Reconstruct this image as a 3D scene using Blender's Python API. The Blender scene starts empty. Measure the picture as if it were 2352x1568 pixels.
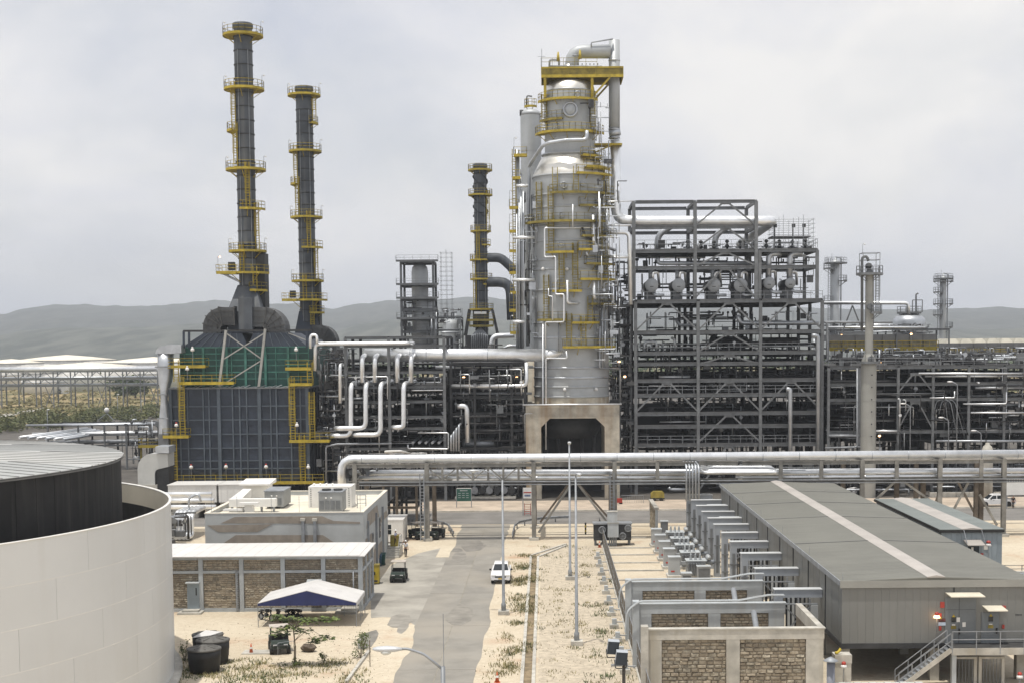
import bpy, math, random
from mathutils import Matrix, Vector
from mathutils import noise as mnoise
# ---------------------------------------------------------------- camera, sky, sun, exposure
SC = bpy.context.scene
COL = SC.collection
PW, PH = 2352.0, 1568.0
FPX = PW * 50.0 / 36.0
EYE = Vector((0.0, 0.0, 22.5))
ROT = Matrix.Rotation(math.radians(90 - 4), 3, 'X') @ Matrix.Rotation(math.radians(-0.45), 3, 'Z')
_v = ROT.transposed() @ Vector((0, 1, 0))
PPX = 1255 - FPX * _v.x / -_v.z
PPY = 790 + FPX * _v.y / -_v.z
cam_data = bpy.data.cameras.new('camera')
cam_data.lens = 50.0
cam_data.sensor_width = 36.0
cam_data.sensor_fit = 'HORIZONTAL'
cam_data.shift_x = (PW / 2 - PPX) / PW
cam_data.shift_y = (PPY - PH / 2) / PW
cam_data.clip_start = 0.5
cam_data.clip_end = 30000
cam = bpy.data.objects.new('camera', cam_data)
COL.objects.link(cam)
cam.location = EYE
cam.rotation_euler = ROT.to_euler()
SC.camera = cam
SUN_DIR = Vector((-0.13, -0.17, 0.975)).normalized()      # towards the sun: high, a little left and behind
world = bpy.data.worlds.new('World')
SC.world = world
world.use_nodes = True
wn, wl = world.node_tree.nodes, world.node_tree.links
wn.clear()
w_out = wn.new('ShaderNodeOutputWorld')
w_bg = wn.new('ShaderNodeBackground')
w_bg.inputs['Strength'].default_value = 0.109
sky = wn.new('ShaderNodeTexSky')
sky.sky_type = 'NISHITA'
sky.sun_disc = False
sky.sun_elevation = math.asin(SUN_DIR.z)
sky.sun_rotation = math.atan2(SUN_DIR.x, SUN_DIR.y)
sky.dust_density = 3.0
sky.air_density = 1.0
tc = wn.new('ShaderNodeTexCoord')
mp = wn.new('ShaderNodeMapping')
mp.inputs['Scale'].default_value = (1.5, 1.5, 2.7)
mp.inputs['Location'].default_value = (3.1, 0.4, 0.2)
wl.new(tc.outputs['Generated'], mp.inputs['Vector'])
def w_noise(scale, detail, rough, dist=0.0):
 n = wn.new('ShaderNodeTexNoise')
 n.inputs['Scale'].default_value = scale
 n.inputs['Detail'].default_value = detail
 n.inputs['Roughness'].default_value = rough
 n.inputs['Distortion'].default_value = dist
 wl.new(mp.outputs['Vector'], n.inputs['Vector'])
 return n
def w_ramp(src, p0, p1, c0, c1):
 r = wn.new('ShaderNodeValToRGB')
 r.color_ramp.elements[0].position = p0
 r.color_ramp.elements[1].position = p1
 r.color_ramp.elements[0].color = c0
 r.color_ramp.elements[1].color = c1
 wl.new(src, r.inputs['Fac'])
 return r
n_cover = w_noise(3.0, 6, 0.55, 0.3)
n_tone = w_noise(2.1, 8, 0.58, 0.5)
cover = w_ramp(n_cover.outputs['Fac'], 0.30, 0.52, (0.72, 0.72, 0.72, 1), (1, 1, 1, 1))
tone = w_ramp(n_tone.outputs['Fac'], 0.36, 0.64, (6.5, 6.65, 7.3, 1), (8.5, 8.35, 8.2, 1))
w_mix = wn.new('ShaderNodeMixRGB')
wl.new(cover.outputs['Color'], w_mix.inputs['Fac'])
wl.new(sky.outputs['Color'], w_mix.inputs['Color1'])
wl.new(tone.outputs['Color'], w_mix.inputs['Color2'])
wl.new(w_mix.outputs['Color'], w_bg.inputs['Color'])
wl.new(w_bg.outputs['Background'], w_out.inputs['Surface'])
sun_data = bpy.data.lights.new('sun', 'SUN')
sun_data.energy = 3.5
sun_data.angle = math.radians(1.0)
sun_data.color = (1.0, 0.95, 0.86)
sun = bpy.data.objects.new('sun', sun_data)
COL.objects.link(sun)
sun.location = (0, 0, 400)
sun.rotation_euler = SUN_DIR.to_track_quat('Z', 'Y').to_euler()
SC.view_settings.view_transform = 'Standard'
SC.view_settings.look = 'None'
SC.view_settings.exposure = 0.05
SC.view_settings.gamma = 1.0
SC.view_settings.use_curve_mapping = False
SC.cycles.max_bounces = 4
SC.cycles.diffuse_bounces = 2
SC.cycles.glossy_bounces = 2
SC.cycles.transmission_bounces = 1
SC.cycles.volume_bounces = 0
SC.cycles.caustics_reflective = False
SC.cycles.caustics_refractive = False
SC.cycles.use_denoising = True
# ---------------------------------------------------------------- helpers
rnd = random.Random(7)
def at(x, y, d):
 """point at distance d (metres along the view) behind picture position x, y"""
 r = ROT @ Vector(((x - PPX) / FPX, -(y - PPY) / FPX, -1))
 return EYE + r * (d / r.y)
def gr(x, y, z=0.0):
 r = ROT @ Vector(((x - PPX) / FPX, -(y - PPY) / FPX, -1))
 return EYE + r * ((z - EYE.z) / r.z)
def V(*a):
 return Vector(a)
MATS = {}
def mat(name, col, rough=0.6, metal=0.0, var=0.12, scale=1.5, bump=0.0, streak=None, col2=None, detail=5, spec=None, zscale=1.0, yscale=1.0, lo=0.35, hi=0.65):
 """procedural material: base colour broken up by noise; streak = second, stained colour running down"""
 if name in MATS:
  return MATS[name]
 m = bpy.data.materials.new(name)
 m.use_nodes = True
 nt = m.node_tree
 b = nt.nodes['Principled BSDF']
 b.inputs['Roughness'].default_value = rough
 b.inputs['Metallic'].default_value = metal
 if spec is not None:
  b.inputs['Specular IOR Level'].default_value = spec
 t = nt.nodes.new('ShaderNodeTexCoord')
 oi = nt.nodes.new('ShaderNodeObjectInfo')
 mpn = nt.nodes.new('ShaderNodeMapping')
 mpn.inputs['Scale'].default_value = (1, yscale, zscale)
 add = nt.nodes.new('ShaderNodeVectorMath')
 add.operation = 'ADD'
 geo = nt.nodes.new('ShaderNodeNewGeometry')
 nt.links.new(geo.outputs['Position'], add.inputs[0])
 nt.links.new(oi.outputs['Random'], add.inputs[1])
 nt.links.new(add.outputs[0], mpn.inputs['Vector'])
 n = nt.nodes.new('ShaderNodeTexNoise')
 n.inputs['Scale'].default_value = scale
 n.inputs['Detail'].default_value = detail
 n.inputs['Roughness'].default_value = 0.6
 nt.links.new(mpn.outputs['Vector'], n.inputs['Vector'])
 r = nt.nodes.new('ShaderNodeValToRGB')
 r.color_ramp.elements[0].position = lo
 r.color_ramp.elements[1].position = hi
 c2 = col2 if col2 else tuple(c * (1 - 2 * var) for c in col)
 r.color_ramp.elements[0].color = (*c2, 1)
 r.color_ramp.elements[1].color = (*[min(1, c * (1 + var * .3)) for c in col], 1)
 nt.links.new(n.outputs['Fac'], r.inputs['Fac'])
 out = r.outputs['Color']
 # per-object shift in tone, so alike pieces are not identical
 hsv = nt.nodes.new('ShaderNodeHueSaturation')
 mr = nt.nodes.new('ShaderNodeMapRange')
 mr.inputs['To Min'].default_value = 1 - var * .8
 mr.inputs['To Max'].default_value = 1 + var * .5
 nt.links.new(oi.outputs['Random'], mr.inputs['Value'])
 nt.links.new(mr.outputs[0], hsv.inputs['Value'])
 nt.links.new(out, hsv.inputs['Color'])
 out = hsv.outputs['Color']
 if streak:
  m2 = nt.nodes.new('ShaderNodeMapping')
  m2.inputs['Scale'].default_value = (1.0, 1.0, 0.06)
  nt.links.new(geo.outputs['Position'], m2.inputs['Vector'])
  n2 = nt.nodes.new('ShaderNodeTexNoise')
  n2.inputs['Scale'].default_value = streak[1]
  n2.inputs['Detail'].default_value = 6
  nt.links.new(m2.outputs['Vector'], n2.inputs['Vector'])
  r2 = nt.nodes.new('ShaderNodeValToRGB')
  r2.color_ramp.elements[0].position = streak[2]
  r2.color_ramp.elements[1].position = streak[3]
  r2.color_ramp.elements[0].color = (0, 0, 0, 1)
  r2.color_ramp.elements[1].color = (1, 1, 1, 1)
  nt.links.new(n2.outputs['Fac'], r2.inputs['Fac'])
  mx = nt.nodes.new('ShaderNodeMixRGB')
  nt.links.new(r2.outputs['Color'], mx.inputs['Fac'])
  nt.links.new(out, mx.inputs['Color1'])
  mx.inputs['Color2'].default_value = (*streak[0], 1)
  out = mx.outputs['Color']
 nt.links.new(out, b.inputs['Base Color'])
 if bump:
  bp = nt.nodes.new('ShaderNodeBump')
  bp.inputs['Strength'].default_value = bump
  bp.inputs['Distance'].default_value = 0.05
  nb = nt.nodes.new('ShaderNodeTexNoise')
  nb.inputs['Scale'].default_value = scale * 6
  nb.inputs['Detail'].default_value = 4
  nt.links.new(mpn.outputs['Vector'], nb.inputs['Vector'])
  nt.links.new(nb.outputs['Fac'], bp.inputs['Height'])
  nt.links.new(bp.outputs['Normal'], b.inputs['Normal'])
 if metal > .5:
  rr = nt.nodes.new('ShaderNodeMapRange')
  rr.inputs['To Min'].default_value = max(.05, rough - .1)
  rr.inputs['To Max'].default_value = rough + .14
  nt.links.new(n.outputs['Fac'], rr.inputs['Value'])
  nt.links.new(rr.outputs[0], b.inputs['Roughness'])
 MATS[name] = m
 return m
class MB:
 """collects shapes in world space; build() links them as ONE mesh object"""
 def __init__(self):
  self.v, self.f, self.s = [], [], []
 def poly(self, pts, smooth=False):
  k = len(self.v)
  self.v += [tuple(p) for p in pts]
  self.f.append(tuple(range(k, k + len(pts))))
  self.s.append(smooth)
  return self
 def hexa(self, p):
  """eight corners: bottom ring 0-3, top ring 4-7"""
  k = len(self.v)
  self.v += [tuple(q) for q in p]
  for f in ((3, 2, 1, 0), (4, 5, 6, 7), (0, 1, 5, 4), (1, 2, 6, 5), (2, 3, 7, 6), (3, 0, 4, 7)):
   self.f.append(tuple(k + i for i in f))
   self.s.append(False)
  return self
 def box(self, x0, x1, y0, y1, z0, z1):
  return self.hexa([(x0, y0, z0), (x1, y0, z0), (x1, y1, z0), (x0, y1, z0), (x0, y0, z1), (x1, y0, z1), (x1, y1, z1), (x0, y1, z1)])
 def cbox(self, c, sx, sy, sz):
  return self.box(c[0] - sx / 2, c[0] + sx / 2, c[1] - sy / 2, c[1] + sy / 2, c[2] - sz / 2, c[2] + sz / 2)
 def beam(self, a, b, w, h=None):
  a, b = Vector(a), Vector(b)
  h = h or w
  d = (b - a)
  if d.length < 1e-6:
   return self
  d.normalize()
  up = Vector((0, 0, 1)) if abs(d.z) < .95 else Vector((0, 1, 0))
  s = d.cross(up).normalized()
  u = s.cross(d)
  q = [s * i * w / 2 + u * j * h / 2 for i, j in ((-1, -1), (1, -1), (1, 1), (-1, 1))]
  return self.hexa([a + k for k in q] + [b + k for k in q])
 def ibeam(self, a, b, w, h):
  """I section: two flanges and a web"""
  a, b = Vector(a), Vector(b)
  d = (b - a).normalized()
  up = Vector((0, 0, 1)) if abs(d.z) < .95 else Vector((0, 1, 0))
  s = d.cross(up).normalized()
  u = s.cross(d)
  t = h * .12
  self.beam(a + u * (h - t) / 2, b + u * (h - t) / 2, w, t)
  self.beam(a - u * (h - t) / 2, b - u * (h - t) / 2, w, t)
  self.beam(a, b, w * .14, h - 2 * t)
  return self
 def tube(self, pts, r, n=10, bend=None, caps=True, r_end=None):
  pts = [Vector(p) for p in pts]
  if bend is None:
   bend = r * 2.2
  path = [pts[0]]
  for i in range(1, len(pts) - 1):
   p, a, b = pts[i], pts[i - 1], pts[i + 1]
   da, db = (a - p), (b - p)
   la, lb = da.length, db.length
   if la < 1e-5 or lb < 1e-5:
    continue
   da.normalize(); db.normalize()
   ang = da.angle(db)
   if ang > 3.05 or bend <= 0:
    path.append(p)
    continue
   t = min(bend / math.tan(ang / 2), la * .49, lb * .49)
   s, e = p + da * t, p + db * t
   for k in range(5):
    q = k / 4
    path.append(s.lerp(p, q).lerp(p.lerp(e, q), q))
  path.append(pts[-1])
  clean = [path[0]]
  for p in path[1:]:
   if (p - clean[-1]).length > 1e-4:
    clean.append(p)
  path = clean
  if len(path) < 2:
   return self
  tang = []
  for i in range(len(path)):
   a = path[max(0, i - 1)]
   b = path[min(len(path) - 1, i + 1)]
   tang.append((b - a).normalized())
  ref = Vector((0, 0, 1)) if abs(tang[0].z) < .9 else Vector((1, 0, 0))
  nrm = (ref - tang[0] * ref.dot(tang[0])).normalized()
  k0 = len(self.v)
  m = len(path)
  for i, (p, t) in enumerate(zip(path, tang)):
   nrm = (nrm - t * nrm.dot(t))
   if nrm.length < 1e-6:
    nrm = t.orthogonal()
   nrm.normalize()
   bn = t.cross(nrm)
   rr = r if r_end is None else r + (r_end - r) * i / (m - 1)
   for j in range(n):
    a = 2 * math.pi * j / n
    self.v.append(tuple(p + (nrm * math.cos(a) + bn * math.sin(a)) * rr))
  for i in range(m - 1):
   for j in range(n):
    a, b = k0 + i * n + j, k0 + i * n + (j + 1) % n
    self.f.append((a, b, b + n, a + n))
    self.s.append(n > 6)
  if caps:
   self.f.append(tuple(k0 + j for j in reversed(range(n))))
   self.f.append(tuple(k0 + (m - 1) * n + j for j in range(n)))
   self.s += [False, False]
  return self
 def lathe(self, prof, c, n=32, smooth=True, a0=0.0, a1=2 * math.pi, axis='Z', caps=True):
  """prof = [(radius, height)...] turned round an axis through c"""
  full = abs(a1 - a0 - 2 * math.pi) < 1e-6
  cols = n if full else n + 1
  k0 = len(self.v)
  c = Vector(c)
  for r, h in prof:
   for j in range(cols):
    a = a0 + (a1 - a0) * j / n
    u, w = r * math.cos(a), r * math.sin(a)
    if axis == 'Z':
     q = Vector((u, w, h))
    elif axis == 'Y':
     q = Vector((u, h, -w))
    else:
     q = Vector((h, u, w))
    self.v.append(tuple(c + q))
  for i in range(len(prof) - 1):
   for j in range(n):
    a, b = k0 + i * cols + j, k0 + i * cols + (j + 1) % cols
    self.f.append((a, b, b + cols, a + cols))
    self.s.append(smooth)
  if caps and full:
   if prof[0][0] > 1e-4:
    self.f.append(tuple(k0 + j for j in reversed(range(n)))); self.s.append(False)
   if prof[-1][0] > 1e-4:
    self.f.append(tuple(k0 + (len(prof) - 1) * cols + j for j in range(n))); self.s.append(False)
  return self
 def arc(self, c, r0, r1, z0, z1, a0, a1, n=16):
  """a curved slab between two radii"""
  k0 = len(self.v)
  for j in range(n + 1):
   a = a0 + (a1 - a0) * j / n
   ca, sa = math.cos(a), math.sin(a)
   for r, z in ((r0, z0), (r1, z0), (r1, z1), (r0, z1)):
    self.v.append((c[0] + r * ca, c[1] + r * sa, z))
  for j in range(n):
   a = k0 + j * 4
   for i in range(4):
    b = (i + 1) % 4
    self.f.append((a + i, a + b, a + 4 + b, a + 4 + i))
    self.s.append(False)
  if abs(a1 - a0 - 2 * math.pi) > 1e-6:
   e = k0 + n * 4
   self.f += [(k0 + 3, k0 + 2, k0 + 1, k0), (e, e + 1, e + 2, e + 3)]
   self.s += [False, False]
  return self
 def prism(self, poly, axis, lo, hi):
  """2D outline pushed along an axis: 'Y' takes (x,z), 'X' takes (y,z), 'Z' takes (x,y)"""
  def m(p, t):
   return {'Y': (p[0], t, p[1]), 'X': (t, p[0], p[1]), 'Z': (p[0], p[1], t)}[axis]
  k, n = len(self.v), len(poly)
  self.v += [m(p, lo) for p in poly] + [m(p, hi) for p in poly]
  self.f.append(tuple(k + i for i in reversed(range(n))))
  self.f.append(tuple(k + n + i for i in range(n)))
  self.s += [False, False]
  for i in range(n):
   j = (i + 1) % n
   self.f.append((k + i, k + j, k + n + j, k + n + i)); self.s.append(False)
  return self
 def ball(self, c, r, sx=1, sy=1, sz=1, n=10, m=6):
  k0 = len(self.v)
  for i in range(m + 1):
   t = math.pi * i / m
   for j in range(n):
    a = 2 * math.pi * j / n
    self.v.append((c[0] + r * sx * math.sin(t) * math.cos(a), c[1] + r * sy * math.sin(t) * math.sin(a), c[2] + r * sz * math.cos(t)))
  for i in range(m):
   for j in range(n):
    a, b = k0 + i * n + j, k0 + i * n + (j + 1) % n
    self.f.append((a, a + n, b + n, b)); self.s.append(True)
  return self
 def build(self, name, material, parent=None, label=None, cat=None, group=None, kind=None, origin=None):
  off = Vector((0, 0, 0))
  p = parent
  while p is not None:
   off += p.location
   p = p.parent
  loc = Vector((0, 0, 0))
  if parent is None and self.v:
   if origin is not None:
    loc = Vector(origin)
   elif kind is None:
    xs, ys, zs = zip(*self.v)
    loc = Vector(((min(xs) + max(xs)) / 2, (min(ys) + max(ys)) / 2, min(zs)))
  o3 = off + loc
  me = bpy.data.meshes.new(name)
  me.from_pydata([(a - o3.x, b - o3.y, c - o3.z) for a, b, c in self.v], [], self.f)
  me.polygons.foreach_set('use_smooth', self.s)
  me.materials.append(material)
  me.update()
  o = bpy.data.objects.new(name, me)
  COL.objects.link(o)
  o.location = loc
  if parent is not None:
   o.parent = parent
  tag(o, label, cat, group, kind)
  return o
def tag(o, label=None, cat=None, group=None, kind=None):
 if label: o['label'] = label
 if cat: o['category'] = cat
 if group: o['group'] = group
 if kind: o['kind'] = kind
 return o
def thing(name, label, cat, loc=(0, 0, 0), group=None):
 o = bpy.data.objects.new(name, None)
 COL.objects.link(o)
 o.empty_display_size = 0.2
 o.location = loc
 return tag(o, label, cat, group)
def piece(mesh, name, parent, loc, rot=None, scale=None):
 """another object sharing mesh data, placed in world space under parent"""
 off = Vector((0, 0, 0))
 p = parent
 while p is not None:
  off += p.location
  p = p.parent
 o = bpy.data.objects.new(name, mesh)
 COL.objects.link(o)
 o.parent = parent
 o.location = Vector(loc) - off
 if rot: o.rotation_euler = rot
 if scale: o.scale = scale
 return o
def unit_mesh(name, fill, material):
 b = MB()
 fill(b)
 me = bpy.data.meshes.new(name)
 me.from_pydata(b.v, [], b.f)
 me.polygons.foreach_set('use_smooth', b.s)
 me.materials.append(material)
 me.update()
 return me
def copy_tree(o, parent=None, loc=None, rotz=None, label=None, group=None):
 c = o.copy()
 COL.objects.link(c)
 c.parent = parent
 if loc is not None: c.location = loc
 if rotz is not None: c.rotation_euler.z = rotz
 if label: c['label'] = label
 if group: c['group'] = group
 for ch in list(o.children):
  copy_tree(ch, c)
 return c
# ---------------------------------------------------------------- materials
ALU = mat('aluminium_cladding', (.91, .93, .95), .41, .9, .07, .8)
ALU_DULL = mat('dull_aluminium_cladding', (.55, .58, .62), .46, .8, .12, .5)
VESSEL = mat('vessel_cladding', (.455, .48, .50), .5, .2, .08, .35, streak=((.36, .365, .355), .5, .52, .8))
CONE = mat('bright_cone_cladding', (.82, .80, .74), .36, .9, .1, .6)
GALV = mat('galvanised_steel', (.33, .35, .375), .55, .35, .15, 1.2)
STEEL = mat('grey_painted_steel', (.185, .195, .205), .6, .15, .15, 1.0)
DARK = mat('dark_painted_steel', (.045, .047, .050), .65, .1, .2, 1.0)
GRATE = mat('walkway_grating', (.045, .045, .045), .8, 0, .2, 2.0)
BLACK = mat('black_rubber', (.015, .015, .016), .6, 0, .2, 3.0)
PIPEDK = mat('dark_pipe', (.075, .075, .078), .5, .3, .25, .8)
YELLOW = mat('yellow_paint', (.47, .355, .03), .6, 0, .18, 1.2)
YELLOW_D = mat('worn_yellow_paint', (.32, .255, .045), .65, 0, .25, 1.0)
BLUEG = mat('blue_grey_casing', (.034, .046, .070), .55, .1, .18, .7)
BLUER = mat('blue_grey_ribs', (.095, .12, .15), .55, .1, .15, .7)
GREENP = mat('green_casing', (.015, .082, .070), .55, .05, .2, .6)
GREENR = mat('green_ribs', (.06, .20, .165), .55, .05, .2, .8)
STACKM = mat('stack_coating', (.083, .095, .112), .6, .1, .2, .35, streak=((.13, .135, .135), .8, .5, .75))
CONC = mat('concrete', (.52, .50, .45), .85, 0, .15, 1.2, bump=.2)
CONC_R = mat('stained_concrete', (.52, .48, .40), .88, 0, .18, .6, streak=((.27, .17, .085), .55, .50, .76), bump=.2)
CONC_B = mat('blue_grey_painted_concrete', (.44, .47, .49), .8, 0, .08, .8, streak=((.36, .37, .37), 1.5, .5, .75))
CONC_W = mat('weathered_concrete_frame', (.50, .48, .43), .85, 0, .14, 1.0, streak=((.36, .33, .27), 1.2, .5, .72), bump=.15)
WHITE = mat('white_paint', (.80, .79, .76), .5, 0, .05, .6)
WHITE_S = mat('white_sheet_roof', (.68, .67, .65), .5, .1, .04, .4)
TANKW = mat('tank_white_plate', (.68, .69, .685), .42, .1, .03, .12, streak=((.60, .595, .57), .5, .48, .82))
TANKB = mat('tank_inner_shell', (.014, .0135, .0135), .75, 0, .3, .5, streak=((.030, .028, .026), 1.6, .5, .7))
ROOFG = mat('grey_roof_sheet', (.42, .43, .42), .5, .2, .08, .3)
ROOFL = mat('pale_roof_sheet', (.50, .50, .48), .5, .2, .06, .3)
SEAM = mat('roof_seam', (.17, .17, .165), .6, .2, .1, 1)
SUBW = mat('substation_wall', (.20, .204, .197), .55, .1, .04, .4, streak=((.18, .182, .172), .7, .45, .75))
SUBROOF = mat('substation_roof', (.158, .157, .136), .55, .1, .07, .25)
RIDGE = mat('ridge_flashing', (.45, .42, .39), .55, .15, .08, .4)
BLUEW = mat('pale_blue_wall', (.27, .32, .36), .6, .1, .08, .5)
BLOCK = mat('stone_block', (.34, .295, .225), .9, 0, .3, 3.0, bump=.5, col2=(.245, .205, .155))
BLOCKL = mat('light_stone_block', (.42, .375, .295), .9, 0, .3, 3.0, bump=.5)
MORTAR = mat('wall_mortar', (.245, .21, .165), .95, 0, .25, 4.0)
GLASS = mat('dark_glass', (.02, .025, .03), .08, 0, .1, 1)
CARW = mat('white_car_paint', (.78, .78, .79), .25, 0, .03, .5)
RED = mat('red_paint', (.45, .05, .035), .5, 0, .15, 1)
ORANGE = mat('orange_cone', (.55, .12, .04), .6, 0, .15, 1)
GREEN_S = mat('green_sign', (.02, .10, .075), .5, 0, .1, 1)
NAVY = mat('navy_canvas', (.025, .035, .13), .75, 0, .1, 1.5)
CANVAS = mat('white_canvas', (.60, .59, .58), .75, 0, .06, .8)
SKIN = mat('skin', (.32, .18, .12), .6, 0, .05, 3)
SHIRT = mat('white_shirt', (.62, .63, .66), .8, 0, .06, 4)
TROUS = mat('dark_trousers', (.02, .02, .026), .85, 0, .15, 4)
GRNVEH = mat('dark_green_body', (.020, .035, .028), .4, 0, .15, 2)
TEAL = mat('blue_bin_plastic', (.02, .07, .13), .5, 0, .15, 2)
def glow(name, col, strength):
 m = bpy.data.materials.new(name)
 m.use_nodes = True
 b = m.node_tree.nodes['Principled BSDF']
 b.inputs['Base Color'].default_value = (*col, 1)
 b.inputs['Emission Color'].default_value = (*col, 1)
 b.inputs['Emission Strength'].default_value = strength
 return m
LIT = glow('lit_lamp_glass', (1.0, .55, .25), 6.0)
LAMPW = mat('lamp_globe', (.75, .75, .74), .3, 0, .05, 2)
# ---------------------------------------------------------------- ground, roads, hills
def ground_material():
 m = bpy.data.materials.new('sandy_ground')
 m.use_nodes = True
 nt = m.node_tree
 b = nt.nodes['Principled BSDF']
 b.inputs['Roughness'].default_value = .95
 b.inputs['Specular IOR Level'].default_value = .1
 g = nt.nodes.new('ShaderNodeNewGeometry')
 def noise(s, d=6, r=.6):
  n = nt.nodes.new('ShaderNodeTexNoise')
  n.inputs['Scale'].default_value = s
  n.inputs['Detail'].default_value = d
  n.inputs['Roughness'].default_value = r
  nt.links.new(g.outputs['Position'], n.inputs['Vector'])
  return n
 def ramp(n, a, b_, ca, cb):
  r = nt.nodes.new('ShaderNodeValToRGB')
  r.color_ramp.elements[0].position, r.color_ramp.elements[1].position = a, b_
  r.color_ramp.elements[0].color, r.color_ramp.elements[1].color = (*ca, 1), (*cb, 1)
  nt.links.new(n.outputs['Fac'], r.inputs['Fac'])
  return r
 def mix(f, a, b_):
  x = nt.nodes.new('ShaderNodeMixRGB')
  nt.links.new(f, x.inputs['Fac'])
  nt.links.new(a, x.inputs['Color1'])
  nt.links.new(b_, x.inputs['Color2'])
  return x.outputs['Color']
 base = ramp(noise(.12), .35, .65, (.48, .405, .30), (.60, .535, .425))
 fine = ramp(noise(2.2, 8, .7), .32, .62, (.41, .345, .255), (.61, .545, .435))
 f1 = ramp(noise(.5), .4, .6, (.25,) * 3, (.75,) * 3)
 c = mix(f1.outputs['Color'], base.outputs['Color'], fine.outputs['Color'])
 red = ramp(noise(.21, 4), .55, .72, (0,) * 3, (.55,) * 3)
 rc = nt.nodes.new('ShaderNodeRGB'); rc.outputs[0].default_value = (.40, .24, .15, 1)
 c = mix(red.outputs['Color'], c, rc.outputs[0])
 grit = ramp(noise(9, 3, .5), .30, .40, (.5,) * 3, (0,) * 3)
 gc = nt.nodes.new('ShaderNodeRGB'); gc.outputs[0].default_value = (.26, .20, .14, 1)
 c = mix(grit.outputs['Color'], c, gc.outputs[0])
 # farther out the bare ground turns to dry scrub
 sep = nt.nodes.new('ShaderNodeSeparateXYZ'); nt.links.new(g.outputs['Position'], sep.inputs[0])
 mr = nt.nodes.new('ShaderNodeMapRange'); mr.inputs['From Min'].default_value = 260; mr.inputs['From Max'].default_value = 420
 nt.links.new(sep.outputs['Y'], mr.inputs['Value'])
 far = ramp(noise(.018, 8, .65), .42, .60, (.10, .10, .045), (.36, .28, .16))
 c = mix(mr.outputs[0], c, far.outputs['Color'])
 mr2 = nt.nodes.new('ShaderNodeMapRange'); mr2.inputs['From Min'].default_value = 900; mr2.inputs['From Max'].default_value = 1500
 nt.links.new(sep.outputs['Y'], mr2.inputs['Value'])
 far2 = ramp(noise(.01, 8, .65), .35, .65, (.045, .055, .025), (.13, .12, .06))
 c = mix(mr2.outputs[0], c, far2.outputs['Color'])
 nt.links.new(c, b.inputs['Base Color'])
 bp = nt.nodes.new('ShaderNodeBump'); bp.inputs['Strength'].default_value = .6; bp.inputs['Distance'].default_value = .08
 nt.links.new(noise(5, 8, .7).outputs['Fac'], bp.inputs['Height'])
 nt.links.new(bp.outputs['Normal'], b.inputs['Normal'])
 return m
SAND = ground_material()
ROADM = mat('worn_road_slab', (.265, .25, .222), .9, 0, .10, .5, bump=.15, streak=((.30, .275, .235), .12, .45, .7), detail=8)
ASPH = mat('cross_road_asphalt', (.20, .19, .178), .92, 0, .14, .3, bump=.15, detail=8)
PAVE = mat('pink_tan_paving', (.48, .40, .32), .92, 0, .15, .4, bump=.2, detail=8)
APRON = mat('dusty_concrete_apron', (.37, .35, .31), .92, 0, .16, .35, bump=.15, detail=8)
GRAVEL = mat('pale_gravel', (.56, .485, .375), .95, 0, .14, 2.2, bump=.5, detail=8)
HILLM = mat('wooded_hillside', (.088, .093, .082), .95, 0, .3, .03, col2=(.050, .058, .052), detail=12, lo=.42, hi=.6, yscale=.1, zscale=2.5)
LEAF = mat('olive_leaf', (.075, .105, .030), .7, 0, .4, .8, col2=(.030, .048, .016))
LEAF_B = mat('bright_leaf', (.13, .17, .030), .6, 0, .35, 2.0, col2=(.05, .08, .018))
DRY = mat('dry_grass', (.33, .28, .14), .9, 0, .3, 1.5, col2=(.16, .15, .07))
BARK = mat('pale_bark', (.25, .21, .16), .9, 0, .2, 4)
b = MB()
gx = [-4200, -600, -200, -60, 0, 60, 200, 600, 4200]
gy = [-60, 60, 160, 260, 420, 900, 2000, 5800]
for i in range(len(gx) - 1):
 for j in range(len(gy) - 1):
  b.poly([(gx[i], gy[j], 0), (gx[i + 1], gy[j], 0), (gx[i + 1], gy[j + 1], 0), (gx[i], gy[j + 1], 0)])
b.build('ground', SAND, kind='structure')
road = MB().box(-10.78, -4.72, 60, 177.3, -.12, .004).build('road', mat('road_joint', (.36, .33, .27), .95, 0, .2, 1), kind='structure')
k = 0
for y0, y1 in ((60, 82), (82, 97.5), (97.5, 113), (113, 128), (128, 144.7), (144.7, 161), (161, 177.2)):
 for x0, x1 in ((-10.75, -7.78), (-7.72, -4.75)):
  MB().box(x0, x1, y0 + .03, y1 - .03, -.1, .010 + .003 * (k % 3)).build('slab', ROADM, road)
  k += 1
MB().box(-140, 140, 177.6, 191, -.1, .018).build('cross_road', ASPH, kind='structure')
pv = MB().box(-140, 140, 191.6, 203.6, -.1, .10).build('pavement', PAVE, kind='structure')
for i in range(-14, 14):
 MB().box(i * 10 + .03, i * 10 + 9.97, 191.25, 191.58, -.1, .14).build('kerb', CONC, pv)
MB().box(-150, 190, 203.7, 900, -.1, .012).build('plant_paving', mat('plant_yard_concrete', (.11, .10, .088), .92, 0, .2, .2), kind='structure')  # dark colour paints shading between the units, sheet carried far back
ap = [gr(x, y) for x, y in ((955, 1436), (935, 1424), (905, 1417), (880, 1416), (852, 1418), (852, 1352), (900, 1296), (960, 1270), (1010, 1258))]
ap = [p for p in ap] + [V(-10.5, 160, 0), V(-10.5, 113, 0)]
b = MB().prism([(p.x, p.y) for p in ap], 'Z', -.1, .006)
b.build('apron', APRON, kind='structure')
# gravel strip between drain and fence
MB().box(-.75, 6.0, 60, 158, -.1, .006).build('gravel_strip', GRAVEL, kind='structure')
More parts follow.
